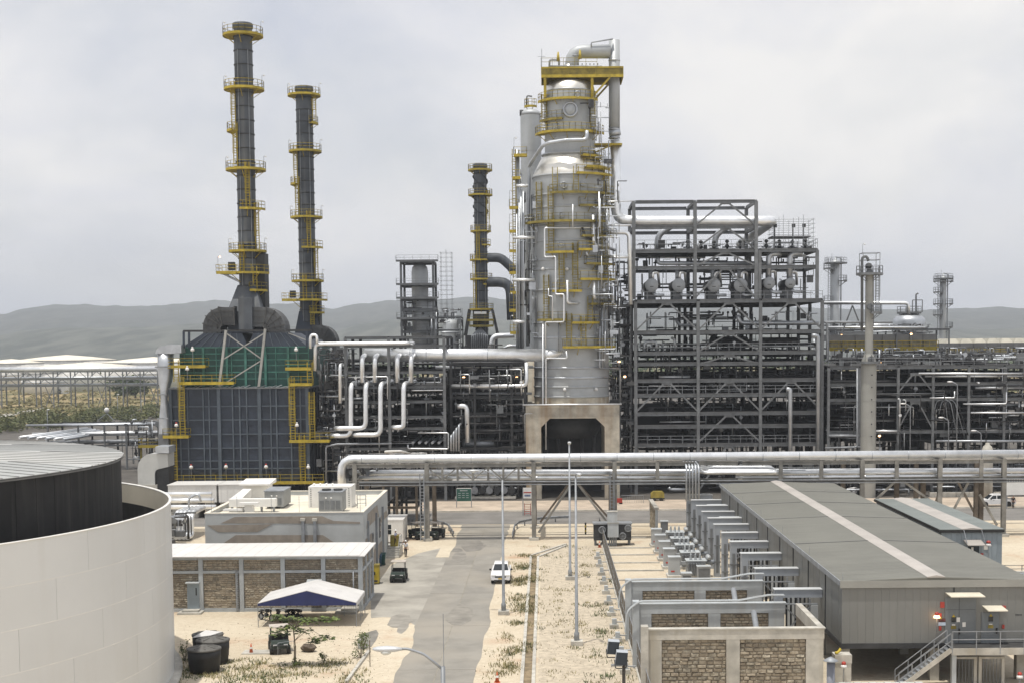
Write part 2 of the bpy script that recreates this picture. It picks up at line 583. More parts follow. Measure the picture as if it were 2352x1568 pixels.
# lined drain beside the road, its far end turning right
dr = MB().box(-1.72, -1.18, 60, 150.6, -.35, .003).build('drain_channel', mat('drain_silt', (.30, .23, .14), .95, 0, .25, 1.2), kind='structure')
for i in range(15):
 y0 = 60 + 6 * i
 for x in (-1.95, -1.17):
  MB().box(x, x + .24, y0 + .02, y0 + 5.98, -.1, .10).build('kerb', CONC, dr)
p0, p1 = V(-1.83, 150.3, .02), gr(1300, 1252)
b = MB(); b.beam(p0 + V(0, .4, 0), p1 + V(0, .9, .03), .26, .2); b.build('kerb', CONC, dr)
b = MB(); b.beam(p0 + V(.9, -.3, 0), p1 + V(0, -.3, .03), .26, .2); b.build('kerb', CONC, dr)
# sand blown over the road edges, old patches in the slabs
def drift(name, x, side, y0, y1, amp, z, seed):
 R = random.Random(seed)
 edge, y = [], y0
 while y < y1:
  n = mnoise.noise(Vector((seed, y * .11, 0))) + .22 * mnoise.noise(Vector((seed, y * .4, 3)))
  edge.append((x + side * max(-.1, amp * (.3 + .8 * n)), y))
  y += .7
 MB().prism([(x - side * 1.2, y1), (x - side * 1.2, y0)] + edge if side > 0 else [(x - side * 1.2, y0), (x - side * 1.2, y1)] + edge[::-1], 'Z', -.05, z).build(name, SAND, kind='structure')
drift('sand', -10.75, 1, 60, 113, .9, .022, 1)
drift('sand', -4.75, -1, 60, 172, .7, .022, 2)
drift('sand', -10.75, 1, 150, 174, .5, .022, 3)
Rp = random.Random(31)
for i in range(8):
 x, y = Rp.uniform(-14, -5.4), Rp.uniform(100, 170)
 if i > 8: x = Rp.uniform(-10, -5.5)
 w, h = Rp.uniform(.4, 1.4), Rp.uniform(1, 5)
 MB().prism([(x + w * math.cos(a) * Rp.uniform(.8, 1.15), y + h * math.sin(a) * Rp.uniform(.8, 1.15)) for a in [k * .628 for k in range(10)]], 'Z', -.02, .0185 + .0007 * i).build('road_patch', mat('road_patch%d' % (i % 3), ((.235, .222, .20), (.29, .272, .24), (.25, .235, .21))[i % 3], .95, 0, .15, .8, detail=8), road)
# hills
SKYL = [(-1400, 735), (-600, 728), (0, 724), (60, 711), (150, 705), (300, 703), (520, 699), (700, 704), (760, 716), (830, 700), (900, 690), (1050, 687), (1200, 692),
  (1500, 702), (1750, 708), (1890, 713), (2080, 712), (2200, 713), (2352, 710), (2900, 718), (3600, 730)]
def skyline(x):
 for (a, ya), (c, yc) in zip(SKYL[:-1], SKYL[1:]):
  if a <= x <= c:
   t = (x - a) / (c - a)
   t = t * t * (3 - 2 * t)
   return ya + (yc - ya) * t
 return 735
def hill(name, d_ridge, depth, x0, x1, dy, nx, ny, rough):
 b = MB()
 for i in range(nx + 1):
  px = x0 + (x1 - x0) * i / nx
  pr = at(px, skyline(px) + dy, d_ridge)
  for j in range(ny + 1):
   t = j / ny
   y = d_ridge - depth + depth * t * 1.25
   prof = math.sin(min(1, t * 1.0) * math.pi / 2) ** 1.4 if t <= .8 else 1 - (t - .8) * .8
   x = pr.x / d_ridge * y
   z = (pr.z) * prof / (math.sin(.8 * math.pi / 2) ** 1.4)
   z += rough * t * mnoise.fractal(Vector((x * .004, y * .004, 1.7)), 1.0, 2.0, 5) + rough * .22 * t * mnoise.noise(Vector((x * .05, y * .05, 4)))
   b.v.append((x, y, max(-1, z)))
 for i in range(nx):
  for j in range(ny):
   a = i * (ny + 1) + j
   b.f.append((a, a + ny + 1, a + ny + 2, a + 1)); b.s.append(True)
 return b.build(name, HILLM, kind='structure')
hill('hills', 4300, 2100, -1400, 3600, 2, 420, 44, 15)
hill('terrain', 2300, 900, -1400, 3600, 46, 200, 14, 6)
# ---------------------------------------------------------------- foliage helper
def leaves(b, c, rx, ry, rz, n, size, clumps=9, seed=1, flat=.5):
 """many small leaf faces gathered in uneven clumps through a crown's volume"""
 R = random.Random(seed)
 cl = []
 for _ in range(clumps):
  a, t, r = R.uniform(0, 6.28), R.uniform(-1, 1), R.uniform(.25, .95)
  s = math.sqrt(1 - t * t) * r
  cl.append((c[0] + rx * s * math.cos(a), c[1] + ry * s * math.sin(a), c[2] + rz * t * r, R.uniform(.28, .55)))
 for i in range(n):
  q = cl[i % clumps]
  g = Vector((R.gauss(0, .5), R.gauss(0, .5), R.gauss(0, .5)))
  p = Vector((q[0] + g.x * rx * q[3], q[1] + g.y * ry * q[3], q[2] + g.z * rz * q[3]))
  if p.z < .02:
   p.z = R.uniform(.02, .3)
  u = Vector((R.uniform(-1, 1), R.uniform(-1, 1), R.uniform(-flat, flat))).normalized()
  w = u.orthogonal().normalized()
  w = (w * math.cos(R.uniform(0, 6)) + u.cross(w) * math.sin(R.uniform(0, 6))).normalized()
  s = size * R.uniform(.6, 1.4)
  b.poly([p - u * s, p + w * s * .45, p + u * s, p - w * s * .45])
 return b
# scrub belt on the left, beyond the big tank
b = MB()
R = random.Random(3)
for _ in range(150):
 t = R.random()
 px = -10 + 380 * t
 py = 985 - 35 * t + R.uniform(-14, 12)
 g = gr(px, py)
 h = R.uniform(1.5, 4.0)
 leaves(b, (g.x, g.y, h * .5), h * 1.3, h * 1.3, h * .6, 90, .42, 6, R.randint(0, 9999))
b.build('scrub', mat('dusty_scrub_leaf', (.135, .135, .05), .8, 0, .3, .25, col2=(.05, .07, .022)), kind='stuff', label='belt of olive green scrub left of the furnaces', cat=None)
b = MB()
for _ in range(240):
 g = gr(R.uniform(-20, 370), R.uniform(898, 955))
 h = R.uniform(.6, 2.4)
 leaves(b, (g.x, g.y, h * .5), h * 1.5, h * 1.5, h * .5, 26, .55, 4, R.randint(0, 9999))
b.build('dry_brush', DRY, kind='stuff')
b = MB()
for _ in range(420):
 px = R.uniform(-30, 2400)
 d = R.uniform(900, 1900)
 g = at(px, 800, d)
 h = R.uniform(4, 11)
 leaves(b, (g.x, d, h * .5), h * 1.6, h * 1.2, h * .55, 46, 1.9, 6, R.randint(0, 9999))
b.build('woodland', LEAF, kind='stuff')
def far_tree(px, py, d, h, w, label, seed):
 g = gr(px, py); g = V(at(px, 800, d).x, d, 0)
 t = thing('tree', label, 'tree', g, 'trees beyond the tank farm')
 tb = MB(); tb.tube([g, g + V(0, 0, h * .5)], .5, 7, r_end=.25)
 for a in range(5):
  tb.tube([g + V(0, 0, h * .35), g + V(math.cos(a * 1.26) * w * .35, math.sin(a * 1.26) * w * .3, h * .7)], .22, 5, r_end=.06)
 tb.build('trunk', BARK, t)
 leaves(MB(), (0, 0, 0), 1, 1, 1, 1, 1)
 cb = MB(); leaves(cb, (g.x, g.y, h * .62), w * .5, w * .45, h * .4, 1500, .8, 22, seed); cb.build('crown', LEAF, t)
far_tree(283, 815, 620, 10, 17, 'broad dark round tree rising behind the white storage tanks', 5)
far_tree(308, 815, 640, 8, 10, 'smaller dark tree touching the broad round one on its right', 6)
# ---------------------------------------------------------------- tank farm on the left
def far_tank(px, d, diam, h, cone, label):
 g = V(at(px, 800, d).x, d, 0)
 t = thing('storage_tank', label, 'tank', g, 'white tanks of the distant tank farm')
 r = diam / 2
 MB().lathe([(r, 0), (r, h)], g, 48).build('shell', WHITE, t)
 MB().lathe([(r + .25, h - .1), (r + .25, h + .12), (r * .5, h + cone * .6), (0, h + cone)], g, 48).build('roof', mat('cream_tank_roof', (.80, .74, .62), .6, 0, .05, .2), t)
 b = MB()
 for q in (h * .55, h * .98):
  b.lathe([(r + .02, q), (r + .35, q), (r + .35, q + .25), (r + .02, q + .25)], g, 48)
 b.build('wind_girder', ALU_DULL, t)
 b = MB()
 for i in range(14):
  a = -math.pi * .95 + i * .09
  b.beam((g.x + (r + .3) * math.cos(a), g.y + (r + .3) * math.sin(a), i * h / 14), (g.x + (r + .3) * math.cos(a + .09), g.y + (r + .3) * math.sin(a + .09), (i + 1) * h / 14), .5, .2)
 b.build('stairway', GALV, t)
far_tank(25, 790, 34, 14.5, 2.2, 'white tank at the far left edge of the tank farm')
far_tank(152, 900, 60, 15, 3.2, 'wide white tank with low cone roof, second from the left edge')
far_tank(88, 700, 17, 10.6, 2.8, 'small tank with bright cream dome before the wide white tank')
far_tank(197, 760, 52, 12.6, 2.2, 'long low white tank right of the cream domed one')
far_tank(352, 820, 56, 14, 3.0, 'wide white tank behind the silver duct of the furnace')
far_tank(-80, 850, 40, 14, 3.0, 'white tank cut off by the left picture edge')
# trestle carrying the far left pipeline
def trestle():
 d = 538
 s = FPX / d
 X = lambda px: at(px, 800, d).x
 t = thing('pipe_trestle', 'long grey lattice trestle crossing the scrub at far left', 'pipe trestle', (X(150), d, 0))
 zs = (at(180, 885, d).z, at(180, 870, d).z, at(180, 852, d).z)
 for px in range(-40, 371, 40):
  for dy in (0, 5):
   MB().box(X(px) - .2, X(px) + .2, d + dy - .2, d + dy + .2, 0, zs[2]).build('post', STEEL, t)
 for z in zs:
  for dy in (0, 5):
   MB().box(X(-45), X(366), d + dy - .15, d + dy + .15, z - .3, z + .05).build('beam', STEEL, t)
 for i, px in enumerate(range(-40, 350, 20)):
  for z0, z1 in ((zs[0], zs[1]), (zs[1], zs[2])):
   a, c = X(px), X(px + 20)
   if i % 2: a, c = c, a
   b = MB(); b.beam((a, d, z0), (c, d, z1), .22); b.build('brace', STEEL, t)
  if i % 6 == 1:
   b = MB(); b.beam((X(px), d, 0), (X(px + 20), d, zs[0]), .25); b.beam((X(px + 20), d + .3, 0), (X(px), d + .3, zs[0]), .25); b.build('brace', STEEL, t)
 z = at(180, 847, d).z
 MB().tube([(X(-50), d + 1, z), (X(358), d + 1, z)], .95, 14).build('pipe', ALU, label='large silver pipe running along the top of the far trestle', cat='pipe')
 for n, (dy, r, zz, lab) in enumerate(((3.5, .5, zs[1] + .5, 'silver pipe on the middle level of the far trestle'), (2, .4, zs[0] + .4, 'silver pipe on the lowest level of the far trestle'))):
  MB().tube([(X(-50), d + dy, zz), (X(358), d + dy, zz)], r, 10).build('pipe', ALU_DULL, label=lab, cat='pipe')
trestle()
# small track and hut by the trestle
MB().prism([(p.x, p.y) for p in (gr(-20, 955), gr(40, 945), gr(110, 934), gr(110, 938), gr(45, 950), gr(-20, 965))], 'Z', -.1, .05).build('path', mat('pale_track', (.42, .40, .36), .95, 0, .15, .2), kind='structure')
g = gr(137, 903)
t = thing('kiosk', 'small white hut standing under the far trestle', 'hut', g)
MB().box(g.x - 3, g.x + 3, g.y, g.y + 5, 0, 5.5).build('wall', WHITE, t)
MB().box(g.x - 3.4, g.x + 3.4, g.y - .4, g.y + 5.4, 5.5, 5.8).build('roof', ALU_DULL, t)
MB().box(g.x - .6, g.x + .6, g.y - .06, g.y, 0, 2.2).build('door', STEEL, t)
# ---------------------------------------------------------------- the big double-walled tank
def big_tank():
 cx, cy, R2, h2, R1, h1 = -53.2, 91.0, 28.0, 12.0, 24.75, 15.1
 t = thing('storage_tank', 'huge white tank with a black inner shell and grey seamed roof', 'tank', (cx, cy, 0))
 MB().lathe([(R2 - .12, 0), (R2 - .12, h2 - 1.5)], (cx, cy, 0), 128, caps=False).build('shaded_inner_face', TANKB, t)  # near-black colour paints in the shade inside the outer wall
 MB().lathe([(R2 - .13, h2 - 1.5), (R2 - .13, h2 - .02)], (cx, cy, 0), 128, caps=False).build('sunlit_inner_band', mat('sunlit_cream', (.72, .67, .56), .7, 0, .06, .3), t)  # cream colour paints in sunlight on the top of the wall
 n = 26
 da = 2 * math.pi / n
 for row in range(5):
  hh = h2 / 5
  me = unit_mesh('plate', lambda b: b.arc((0, 0), R2 - .03, R2, .006, hh - .006, .0003, da - .0003, 10), TANKW)
  for q in me.polygons:
   q.use_smooth = False
  for i in range(n):
   piece(me, 'plate', t, (cx, cy, row * hh), (0, 0, i * da + row * .41 * da))
 for row in range(1, 5):
  MB().lathe([(R2 + .001, row * h2 / 5 - .03), (R2 + .008, row * h2 / 5 - .015), (R2 + .008, row * h2 / 5 + .015), (R2 + .001, row * h2 / 5 + .03)], (cx, cy, 0), 128, caps=False).build('weld_seam', WHITE, t)
 MB().lathe([(R2 - .14, h2 - .05), (R2 + .05, h2 - .05), (R2 + .05, h2 + .02), (R2 - .14, h2 + .02), (R2 - .14, h2 - .05)], (cx, cy, 0), 128, caps=False).build('rim', WHITE, t)
 MB().lathe([(R2 + .5, 0), (R2 + .5, .35), (R2 + .002, .35)], (cx, cy, 0), 128, caps=False).build('base_ring', CONC, t)
 MB().lathe([(R1, .5), (R2 - .13, .5)], (cx, cy, 0), 96, caps=False).build('annular_floor', TANKB, t)
 inner = MB().lathe([(R1 - .06, 0), (R1 - .06, h1)], (cx, cy, 0), 128, caps=False).build('inner_shell', TANKB, t)
 m = 92
 db = 2 * math.pi / m
 me = unit_mesh('panel', lambda b: b.arc((0, 0), R1 - .05, R1, .5, h1 - .05, .0006, db - .0006, 2), TANKB)
 for i in range(m):
  piece(me, 'panel', inner, (cx, cy, 0), (0, 0, i * db))
 cone = 1.25
 Rr = R1 + .18
 roof = MB().lathe([(Rr, h1 - .12), (Rr, h1 - .02), (0, h1 + cone - .02)], (cx, cy, 0), 96, smooth=False).build('roof', SEAM, t)
 sect = 14
 dth = 2 * math.pi / sect
 tn = math.tan(dth / 2)
 zr = lambda r: h1 + cone * (1 - r / Rr) + .02
 for s in range(sect):
  th = s * dth - .33
  e1, e2 = V(math.cos(th), math.sin(th), 0), V(-math.sin(th), math.cos(th), 0)
  w = Rr * math.sin(dth / 2)
  nst = 9
  for j in range(nst):
   u0, u1 = -w + 2 * w * j / nst + .012, -w + 2 * w * (j + 1) / nst - .012
   def pt(r, u):
    q = e1 * r + e2 * u
    rr = math.hypot(q.x, q.y)
    return V(cx + q.x, cy + q.y, zr(min(rr, Rr)))
   lo0, lo1 = abs(u0) / tn + .12, abs(u1) / tn + .12
   hi0, hi1 = math.sqrt(Rr ** 2 - u0 ** 2) - .02, math.sqrt(Rr ** 2 - u1 ** 2) - .02
   pts = [pt(lo0, u0), pt(hi0, u0), pt(hi1, u1), pt(lo1, u1)]
   if u0 < 0 < u1:
    pts.append(pt(.15, 0))
   b = MB()
   k0 = len(pts)
   b.v = [tuple(p) for p in pts] + [tuple(p + V(0, 0, .05)) for p in pts]
   b.f = [tuple(range(k0, 2 * k0))] + [(i, (i + 1) % k0, k0 + (i + 1) % k0, k0 + i) for i in range(k0)]
   b.s = [False] * len(b.f)
   b.build('roof_panel', ROOFL if s % 2 else ROOFG, roof)
   b = MB(); b.beam(pt(lo0, u0) + V(0, 0, .06), pt(hi0, u0) + V(0, 0, .06), .09, .03); b.build('standing_seam', SEAM, roof)
big_tank()
# ---------------------------------------------------------------- masonry helper
def blocks(parent, axis, fix, u0, u1, z0, z1, bw, bh, out=-1, joined=True, seed=1, depth=.10):
 """rough stone courses set in a mortar bed; axis 'X' = wall runs along x at y=fix, 'Y' = along y at x=fix"""
 R = random.Random(seed)
 bed = MB()
 th = .12
 if axis == 'X':
  bed.box(u0, u1, min(fix, fix - out * th), max(fix, fix - out * th), z0, z1)
 else:
  bed.box(min(fix, fix - out * th), max(fix, fix - out * th), u0, u1, z0, z1)
 bed.build('mortar_bed', MORTAR, parent)
 mb, ml = MB(), MB()
 z = z0
 row = 0
 b0 = bh
 while z < z1 - b0 * .5:
  bh = b0 * R.uniform(.82, 1.18)
  hh = min(bh, z1 - z)
  u = u0 - (bw * .5 if row % 2 else 0) * R.uniform(.6, 1)
  while u < u1:
   w = bw * R.uniform(.7, 1.35)
   a, c = max(u, u0) + .012, min(u + w, u1) - .012
   u += w
   if c - a < .08:
    continue
   pr = R.uniform(.015, depth)
   zz0, zz1 = z + R.uniform(.008, .03), z + hh - R.uniform(.008, .03)
   tgt = ml if R.random() < .33 else mb
   if not joined:
    tgt = MB()
   j = lambda k: R.uniform(-k, k)
   e = min(.05, (c - a) * .2)
   f = fix + out * pr
   if axis == 'X':
    q = [(a, fix, zz0), (c, fix, zz0), (c, fix, zz1), (a, fix, zz1), (a + e, f + j(.01), zz0 + e * .6), (c - e, f + j(.02), zz0 + e * .5), (c - e, f + j(.02), zz1 - e * .5), (a + e, f + j(.02), zz1 - e * .6)]
    if out > 0: q = [q[i] for i in (1, 0, 3, 2, 5, 4, 7, 6)]
   else:
    q = [(fix, a, zz0), (fix, c, zz0), (fix, c, zz1), (fix, a, zz1), (f + j(.01), a + e, zz0 + e * .6), (f + j(.02), c - e, zz0 + e * .5), (f + j(.02), c - e, zz1 - e * .5), (f + j(.02), a + e, zz1 - e * .6)]
    if out < 0: q = [q[i] for i in (1, 0, 3, 2, 5, 4, 7, 6)]
   k = len(tgt.v)
   tgt.v += q
   for ff in ((4, 5, 6, 7), (0, 1, 5, 4), (1, 2, 6, 5), (2, 3, 7, 6), (3, 0, 4, 7)):
    tgt.f.append(tuple(k + i for i in ff)); tgt.s.append(False)
   if not joined:
    tgt.build('stone', BLOCKL if R.random() < .33 else BLOCK, parent)
  z += bh
  row += 1
 if joined:
  if mb.v: mb.build('stonework', BLOCK, parent, kind='stuff')
  if ml.v: ml.build('stonework', BLOCKL, parent, kind='stuff')
# ---------------------------------------------------------------- stone block building, lower left
def block_building():
 y0, y1, xl, xr, zt = 119.9, 127.4, -40.0, -15.8, 4.76
 t = thing('block_building', 'long block building with white sheet roof and grey frame beside the road', 'building', (-28, y0, 0))
 MB().box(xl + .2, xr - .2, y0 + .25, y1, 0, zt - .1).build('core_wall', MORTAR, t)
 cols = [at(x, 1340, y0).x for x in (368, 461.5, 555, 650, 743, 821)]
 for c in cols[:-1] + [xr - .18]:
  MB().box(c - .18, c + .18, y0 - .05, y0 + .3, 0, zt - .1).build('column', CONC_B, t)
 zm, zb = at(600, 1312, y0).z, .28
 for i in range(len(cols) - 1):
  a, c = cols[i] + .18, (cols[i + 1] if i < len(cols) - 2 else xr - .18) - .18
  MB().box(a, c, y0 - .02, y0 + .3, zm - .11, zm + .11).build('tie_beam', CONC_B, t)
  MB().box(a, c, y0 - .02, y0 + .3, 0, zb).build('plinth', CONC_B, t)
  MB().box(a, c, y0 - .02, y0 + .3, zt - .3, zt - .1).build('top_beam', CONC_B, t)
  blocks(t, 'X', y0 + .14, a, c, zb, zm - .11, .42, .19, -1, True, i + 3, .05)
  blocks(t, 'X', y0 + .14, a, c, zm + .11, zt - .3, .42, .19, -1, True, i + 31, .05)
 ys = [y0 + .3, y0 + 2.6, y0 + 5.0, y1 - .2]
 for c in ys[1:]:
  MB().box(xr - .3, xr + .05, c - .18, c + .18, 0, zt - .1).build('column', CONC_B, t)
 for i in range(3):
  a, c = ys[i] + .18, ys[i + 1] - .18
  MB().box(xr - .3, xr + .02, a, c, zm - .11, zm + .11).build('tie_beam', CONC_B, t)
  MB().box(xr - .3, xr + .02, a, c, zt - .3, zt - .1).build('top_beam', CONC_B, t)
  MB().box(xr - .3, xr + .02, a, c, 0, zb).build('plinth', CONC_B, t)
  blocks(t, 'Y', xr - .14, a, c, zb, zm - .11, .42, .19, 1, True, i + 60, .09)
  blocks(t, 'Y', xr - .14, a, c, zm + .11, zt - .3, .42, .19, 1, True, i + 70, .09)
 roof = MB().box(xl, xr + .25, y0 - .3, y1 + .3, zt - .08, zt).build('roof', WHITE_S, t)
 me = unit_mesh('roof_sheet', lambda b: b.box(-.49, .49, y0 - .34 - y0, y1 + .34 - y0, 0, .035), WHITE_S)
 x = xl + .5
 while x < xr + .2:
  piece(me, 'roof_sheet', roof, (x, y0, zt + .003)); x += 1.0
 # door, hood, slit window and steps
 dx0, dx1 = at(431, 1370, y0).x, at(458, 1370, y0).x
 d = MB().box(dx0, dx1, y0 - .12, y0 + .1, .3, 2.45).build('door', BLUEW, t)
 MB().box(dx1 - .28, dx1 - .18, y0 - .135, y0 - .12, 1.45, 2.1).build('window_slit', BLACK, d)
 MB().box(dx0 - .08, dx1 + .08, y0 - .45, y0 - .0, 2.5, 2.6).build('door_hood', CONC_B, t)
 MB().box(dx0 - .3, dx1 + .1, y0 - .9, y0 - .05, .15, .3).build('step', CONC, t)
 MB().box(dx0 - .6, dx1 + .4, y0 - 1.3, y0 - .05, 0, .15).build('step', CONC, t)
 hx0, hx1 = at(706, 1335, y0).x, at(740, 1335, y0).x
 MB().prism([(y0 - .8, 2.35), (y0 - .75, 2.5), (y0 - .02, 2.75), (y0 - .02, 2.3)], 'X', hx0, hx1).build('door_hood', CONC_B, t)
 sx0, sx1 = at(783, 1423, y0).x, at(838, 1423, y0).x
 MB().box(at(776, 1420, y0).x, at(850, 1420, y0).x - 1.0, y0 - 1.6, y0 - .06, 0, .2).build('step', CONC, t)
 MB().box(at(788, 1420, y0).x, at(825, 1420, y0).x, y0 - 1.1, y0 - .06, .2, .4).build('step', CONC, t)
 x = at(545, 1350, y0).x
 b = MB(); b.box(x - .12, x + .12, y0 - .1, y0 - .05, .05, 3.5)
 b.build('cable_tray', GALV, t)
 b = MB()
 for i in range(16): b.box(x + .02, x + .14, y0 - .13, y0 - .1, .3 + i * .2, .38 + i * .2)
 b.build('cable_clip', STEEL, t)
 MB().tube([(at(812, 1330, y0).x, y0 - .1, .1), (at(812, 1330, y0).x, y0 - .1, 3.4)], .06, 8).build('downpipe', GALV, t)
block_building()
# ---------------------------------------------------------------- flat-roofed building behind it
def flat_building():
 y0, y1, xl, xr, zt = 131.9, 152.0, -32.0, -17.2, 7.0
 t = thing('flat_roofed_building', 'pale flat roofed building with brown stepped bands and rooftop air units', 'building', (-24.6, y0, 0))
 pal = mat('pale_render', (.44, .46, .465), .8, 0, .07, .5, streak=((.37, .38, .38), .9, .48, .75))
 brn = mat('brown_render', (.30, .265, .225), .85, 0, .12, 1.2, streak=((.24, .215, .19), 1.2, .45, .7))
 MB().box(xl, xr, y0, y1, 0, zt - .45).build('wall', pal, t)
 w = .3
 rim = mat('cream_parapet', (.70, .66, .57), .8, 0, .08, .8)
 MB().box(xl, xr, y0, y0 + w, zt - .45, zt).build('parapet', pal, t)
 MB().box(xl, xr, y1 - w, y1, zt - .45, zt).build('parapet', pal, t)
 MB().box(xl, xl + w, y0 + w, y1 - w, zt - .45, zt).build('parapet', pal, t)
 MB().box(xr - w, xr, y0 + w, y1 - w, zt - .45, zt).build('parapet', pal, t)
 for a in ((xl - .04, xr + .04, y0 - .04, y0 + w + .04), (xl - .04, xr + .04, y1 - w - .04, y1 + .04), (xl - .04, xl + w + .04, y0 + w + .05, y1 - w - .05), (xr - w - .04, xr + .04, y0 + w + .05, y1 - w - .05)):
  MB().box(*a, zt, zt + .07).build('coping', rim, t)
 MB().box(xl + w, xr - w, y0 + w, y1 - w, zt - .5, zt - .40).build('roof', mat('cream_roof_screed', (.70, .65, .54), .85, 0, .12, .4), t)
 f = lambda zx, zy: at(362 + .2566 * zx, 1046 + .2566 * zy, y0)
 for pl in (((690, 517), (1470, 517), (1575, 580), (1812, 590), (1812, 606), (565, 602)), ((445, 620), (1030, 610), (895, 680), (540, 682)), ((560, 800), (700, 707), (1480, 707), (1620, 800))):
  pts = [f(*q) for q in pl]
  MB().prism([(p.x, min(p.z, zt - .3)) for p in pts], 'Y', y0 - .03, y0 + .01).build('brown_band', brn, t)
 for z0, z1, a, c in ((5.2, 6.5, 2, 12), (3.4, 4.3, 0.1, 7), (1.0, 2.4, 5, 17), (4.3, 5.0, 13, 20)):
  MB().prism([(y0 + a, z0), (y0 + c, z0), (y0 + c - 1.2, z1), (y0 + a + 1.2, z1)], 'X', xr - .01, xr + .03).build('brown_band', brn, t)
 for zx in (1302, 1408):
  p, q = f(zx, 580), f(zx, 775)
  b = MB().box(p.x - .14, p.x + .14, y0 - .25, y0, q.z - 3, p.z); b.build('downpipe', GALV, t)
  MB().box(p.x - .22, p.x + .22, y0 - .32, y0, p.z, p.z + .25).build('hopper', CONC, t)
 for yy in (y0 + 2.5, y0 + 9, y0 + 14.5):
  MB().box(xr, xr + .22, yy, yy + .22, 0, 5.9).build('downpipe', GALV, t)
 for yy, z in ((y0 + 6, 4.2), (y0 + 12, 5.0)):
  d = MB().box(xr - .02, xr + .08, yy, yy + 1.0, z - 2, z).build('window', STEEL, t)
  MB().box(xr + .08, xr + .09, yy + .08, yy + .92, z - 1.9, z - .1).build('pane', GLASS, d)
 for x in (xl + .6, xl + 3, xr - 6, xr - 8.6, xr - .3):
  MB().tube([(x, y0 + .15, zt), (x, y0 + .15, zt + 1.6)], .02, 5).build('lightning_rod', GALV, t)
 zr = zt - .40
 # rooftop plant, each unit a thing of its own
 q = lambda x, d: at(x, 1130, d).x
 def ac(name, label, x0, x1, ya, yb, h, fans=0, grille=True):
  u = thing(name, label, 'air unit', ((x0 + x1) / 2, ya, zr))
  MB().box(x0, x1, ya, yb, zr + .2, zr + h).build('casing', mat('air_unit_grey', (.32, .33, .33), .6, .2, .1, .8), u)
  MB().box(x0 - .06, x1 + .06, ya - .06, yb + .06, zr + h, zr + h + .1).build('lid', GALV, u)
  for xx in (x0 + .2, x1 - .35):
   MB().box(xx, xx + .15, ya + .1, yb - .1, zr, zr + .2).build('skid', STEEL, u)
  for i in range(fans):
   cxx = x0 + (x1 - x0) * (i + .5) / fans
   MB().lathe([(.42, zr + h + .1), (.46, zr + h + .25), (.4, zr + h + .25), (.38, zr + h + .14), (0, zr + h + .14)], (cxx, (ya + yb) / 2, 0), 16).build('fan_cowl', DARK, u)
  if grille:
   n = 4
   for i in range(n):
    MB().box(x0 + .1 + (x1 - x0 - .2) * i / n, x0 + (x1 - x0 - .2) * (i + 1) / n, ya - .03, ya, zr + .4, zr + h * .62).build('grille', STEEL, u)
   for i in range(2):
    MB().ball((x0 + .7 + .5 * i, ya - .03, zr + h * .75), .09, 1, .3, 1, 8, 4).build('knob', WHITE, u)
  return u
 ac('air_handler', 'large grey rooftop air unit with fans on its lid', q(733, 135), q(787, 135), 134.6, 137.2, 2.0, 2)
 ac('air_handler', 'grey rooftop unit with sloping cover beside the bent duct', q(612, 140), q(655, 140), 139.0, 143.0, 1.7, 0)
 u = thing('plenum_box', 'pale bolted air plenum behind the large rooftop unit', 'duct', (q(760, 140), 139.5, zr))
 MB().box(q(714, 141), q(812, 141), 139.5, 142.5, zr, zr + 2.1).build('casing', WHITE, u)
 for i in range(9):
  for x in (q(714, 141) + .25, q(812, 141) - .25):
   MB().ball((x, 139.48, zr + .2 + i * .21), .05, 1, .5, 1, 6, 4).build('bolt', DARK, u)
 for i in range(4):
  x = q(724 + 14 * i, 141)
  MB().tube([(x, 140.5, zr + 2.1), (x, 140.5, zr + 2.35)], .1, 8).build('vent', WHITE, u)
 # bent rectangular duct
 u = thing('roof_duct', 'pale bent rectangular duct lying on the rooftop', 'duct', (q(560, 138), 138, zr))
 z = zr + .55
 b = MB(); b.box(q(527, 136.4), q(634, 136.4), 136.0, 136.9, z, z + .75); b.build('duct', WHITE, u)
 b = MB(); b.hexa([(q(527, 136.4), 136.9, z), (q(527, 136.4) + 1.1, 136.9, z), (q(578, 146), 146, z), (q(572, 146) - .6, 146, z), (q(527, 136.4), 136.9, z + .75), (q(527, 136.4) + 1.1, 136.9, z + .75), (q(578, 146), 146, z + .75), (q(572, 146) - .6, 146, z + .75)]); b.build('duct', WHITE, u)
 for x in (532, 560, 600, 628):
  MB().box(q(x, 136.4) - .05, q(x, 136.4) + .05, 136.1, 136.8, zr, z).build('support', GALV, u)
 u = thing('roof_hatch', 'flat topped white roof cowl above the bent duct', 'roof cowl', (q(590, 148), 147, zr))
 MB().box(q(564, 148), q(620, 148), 147, 149.5, zr, zr + 1.6).build('body', WHITE, u)
 MB().prism([(146.4, zr + 1.6), (150, zr + 1.6), (150, zr + 2.0), (146.4, zr + 1.75)], 'X', q(557, 148), q(627, 148)).build('lid', WHITE, u)
 for i, x in enumerate((536, 572)):
  u = thing('roof_vent', ('low' if i == 0 else 'taller') + ' cream hooded vent near the front parapet', 'vent', (q(x, 133.5), 133.5, zr))
  MB().box(q(x, 133.5) - .4, q(x, 133.5) + .4, 133.2, 133.9, zr, zr + .5 + .6 * i).build('neck', WHITE, u)
  MB().prism([(132.9, zr + .5 + .6 * i), (134.2, zr + .5 + .6 * i), (134.2, zr + .62 + .6 * i), (132.9, zr + .7 + .6 * i)], 'X', q(x, 133.5) - .9, q(x, 133.5) + .9).build('hood', WHITE, u)
 u = thing('roof_rail', 'small ladder rail at the right end of the flat roof', 'railing', (q(830, 140), 138, zr))
 for x in (820, 840):
  MB().tube([(q(x, 139), 139, zr), (q(x, 139), 139, zr + 1.3)], .04, 6).build('post', GALV, u)
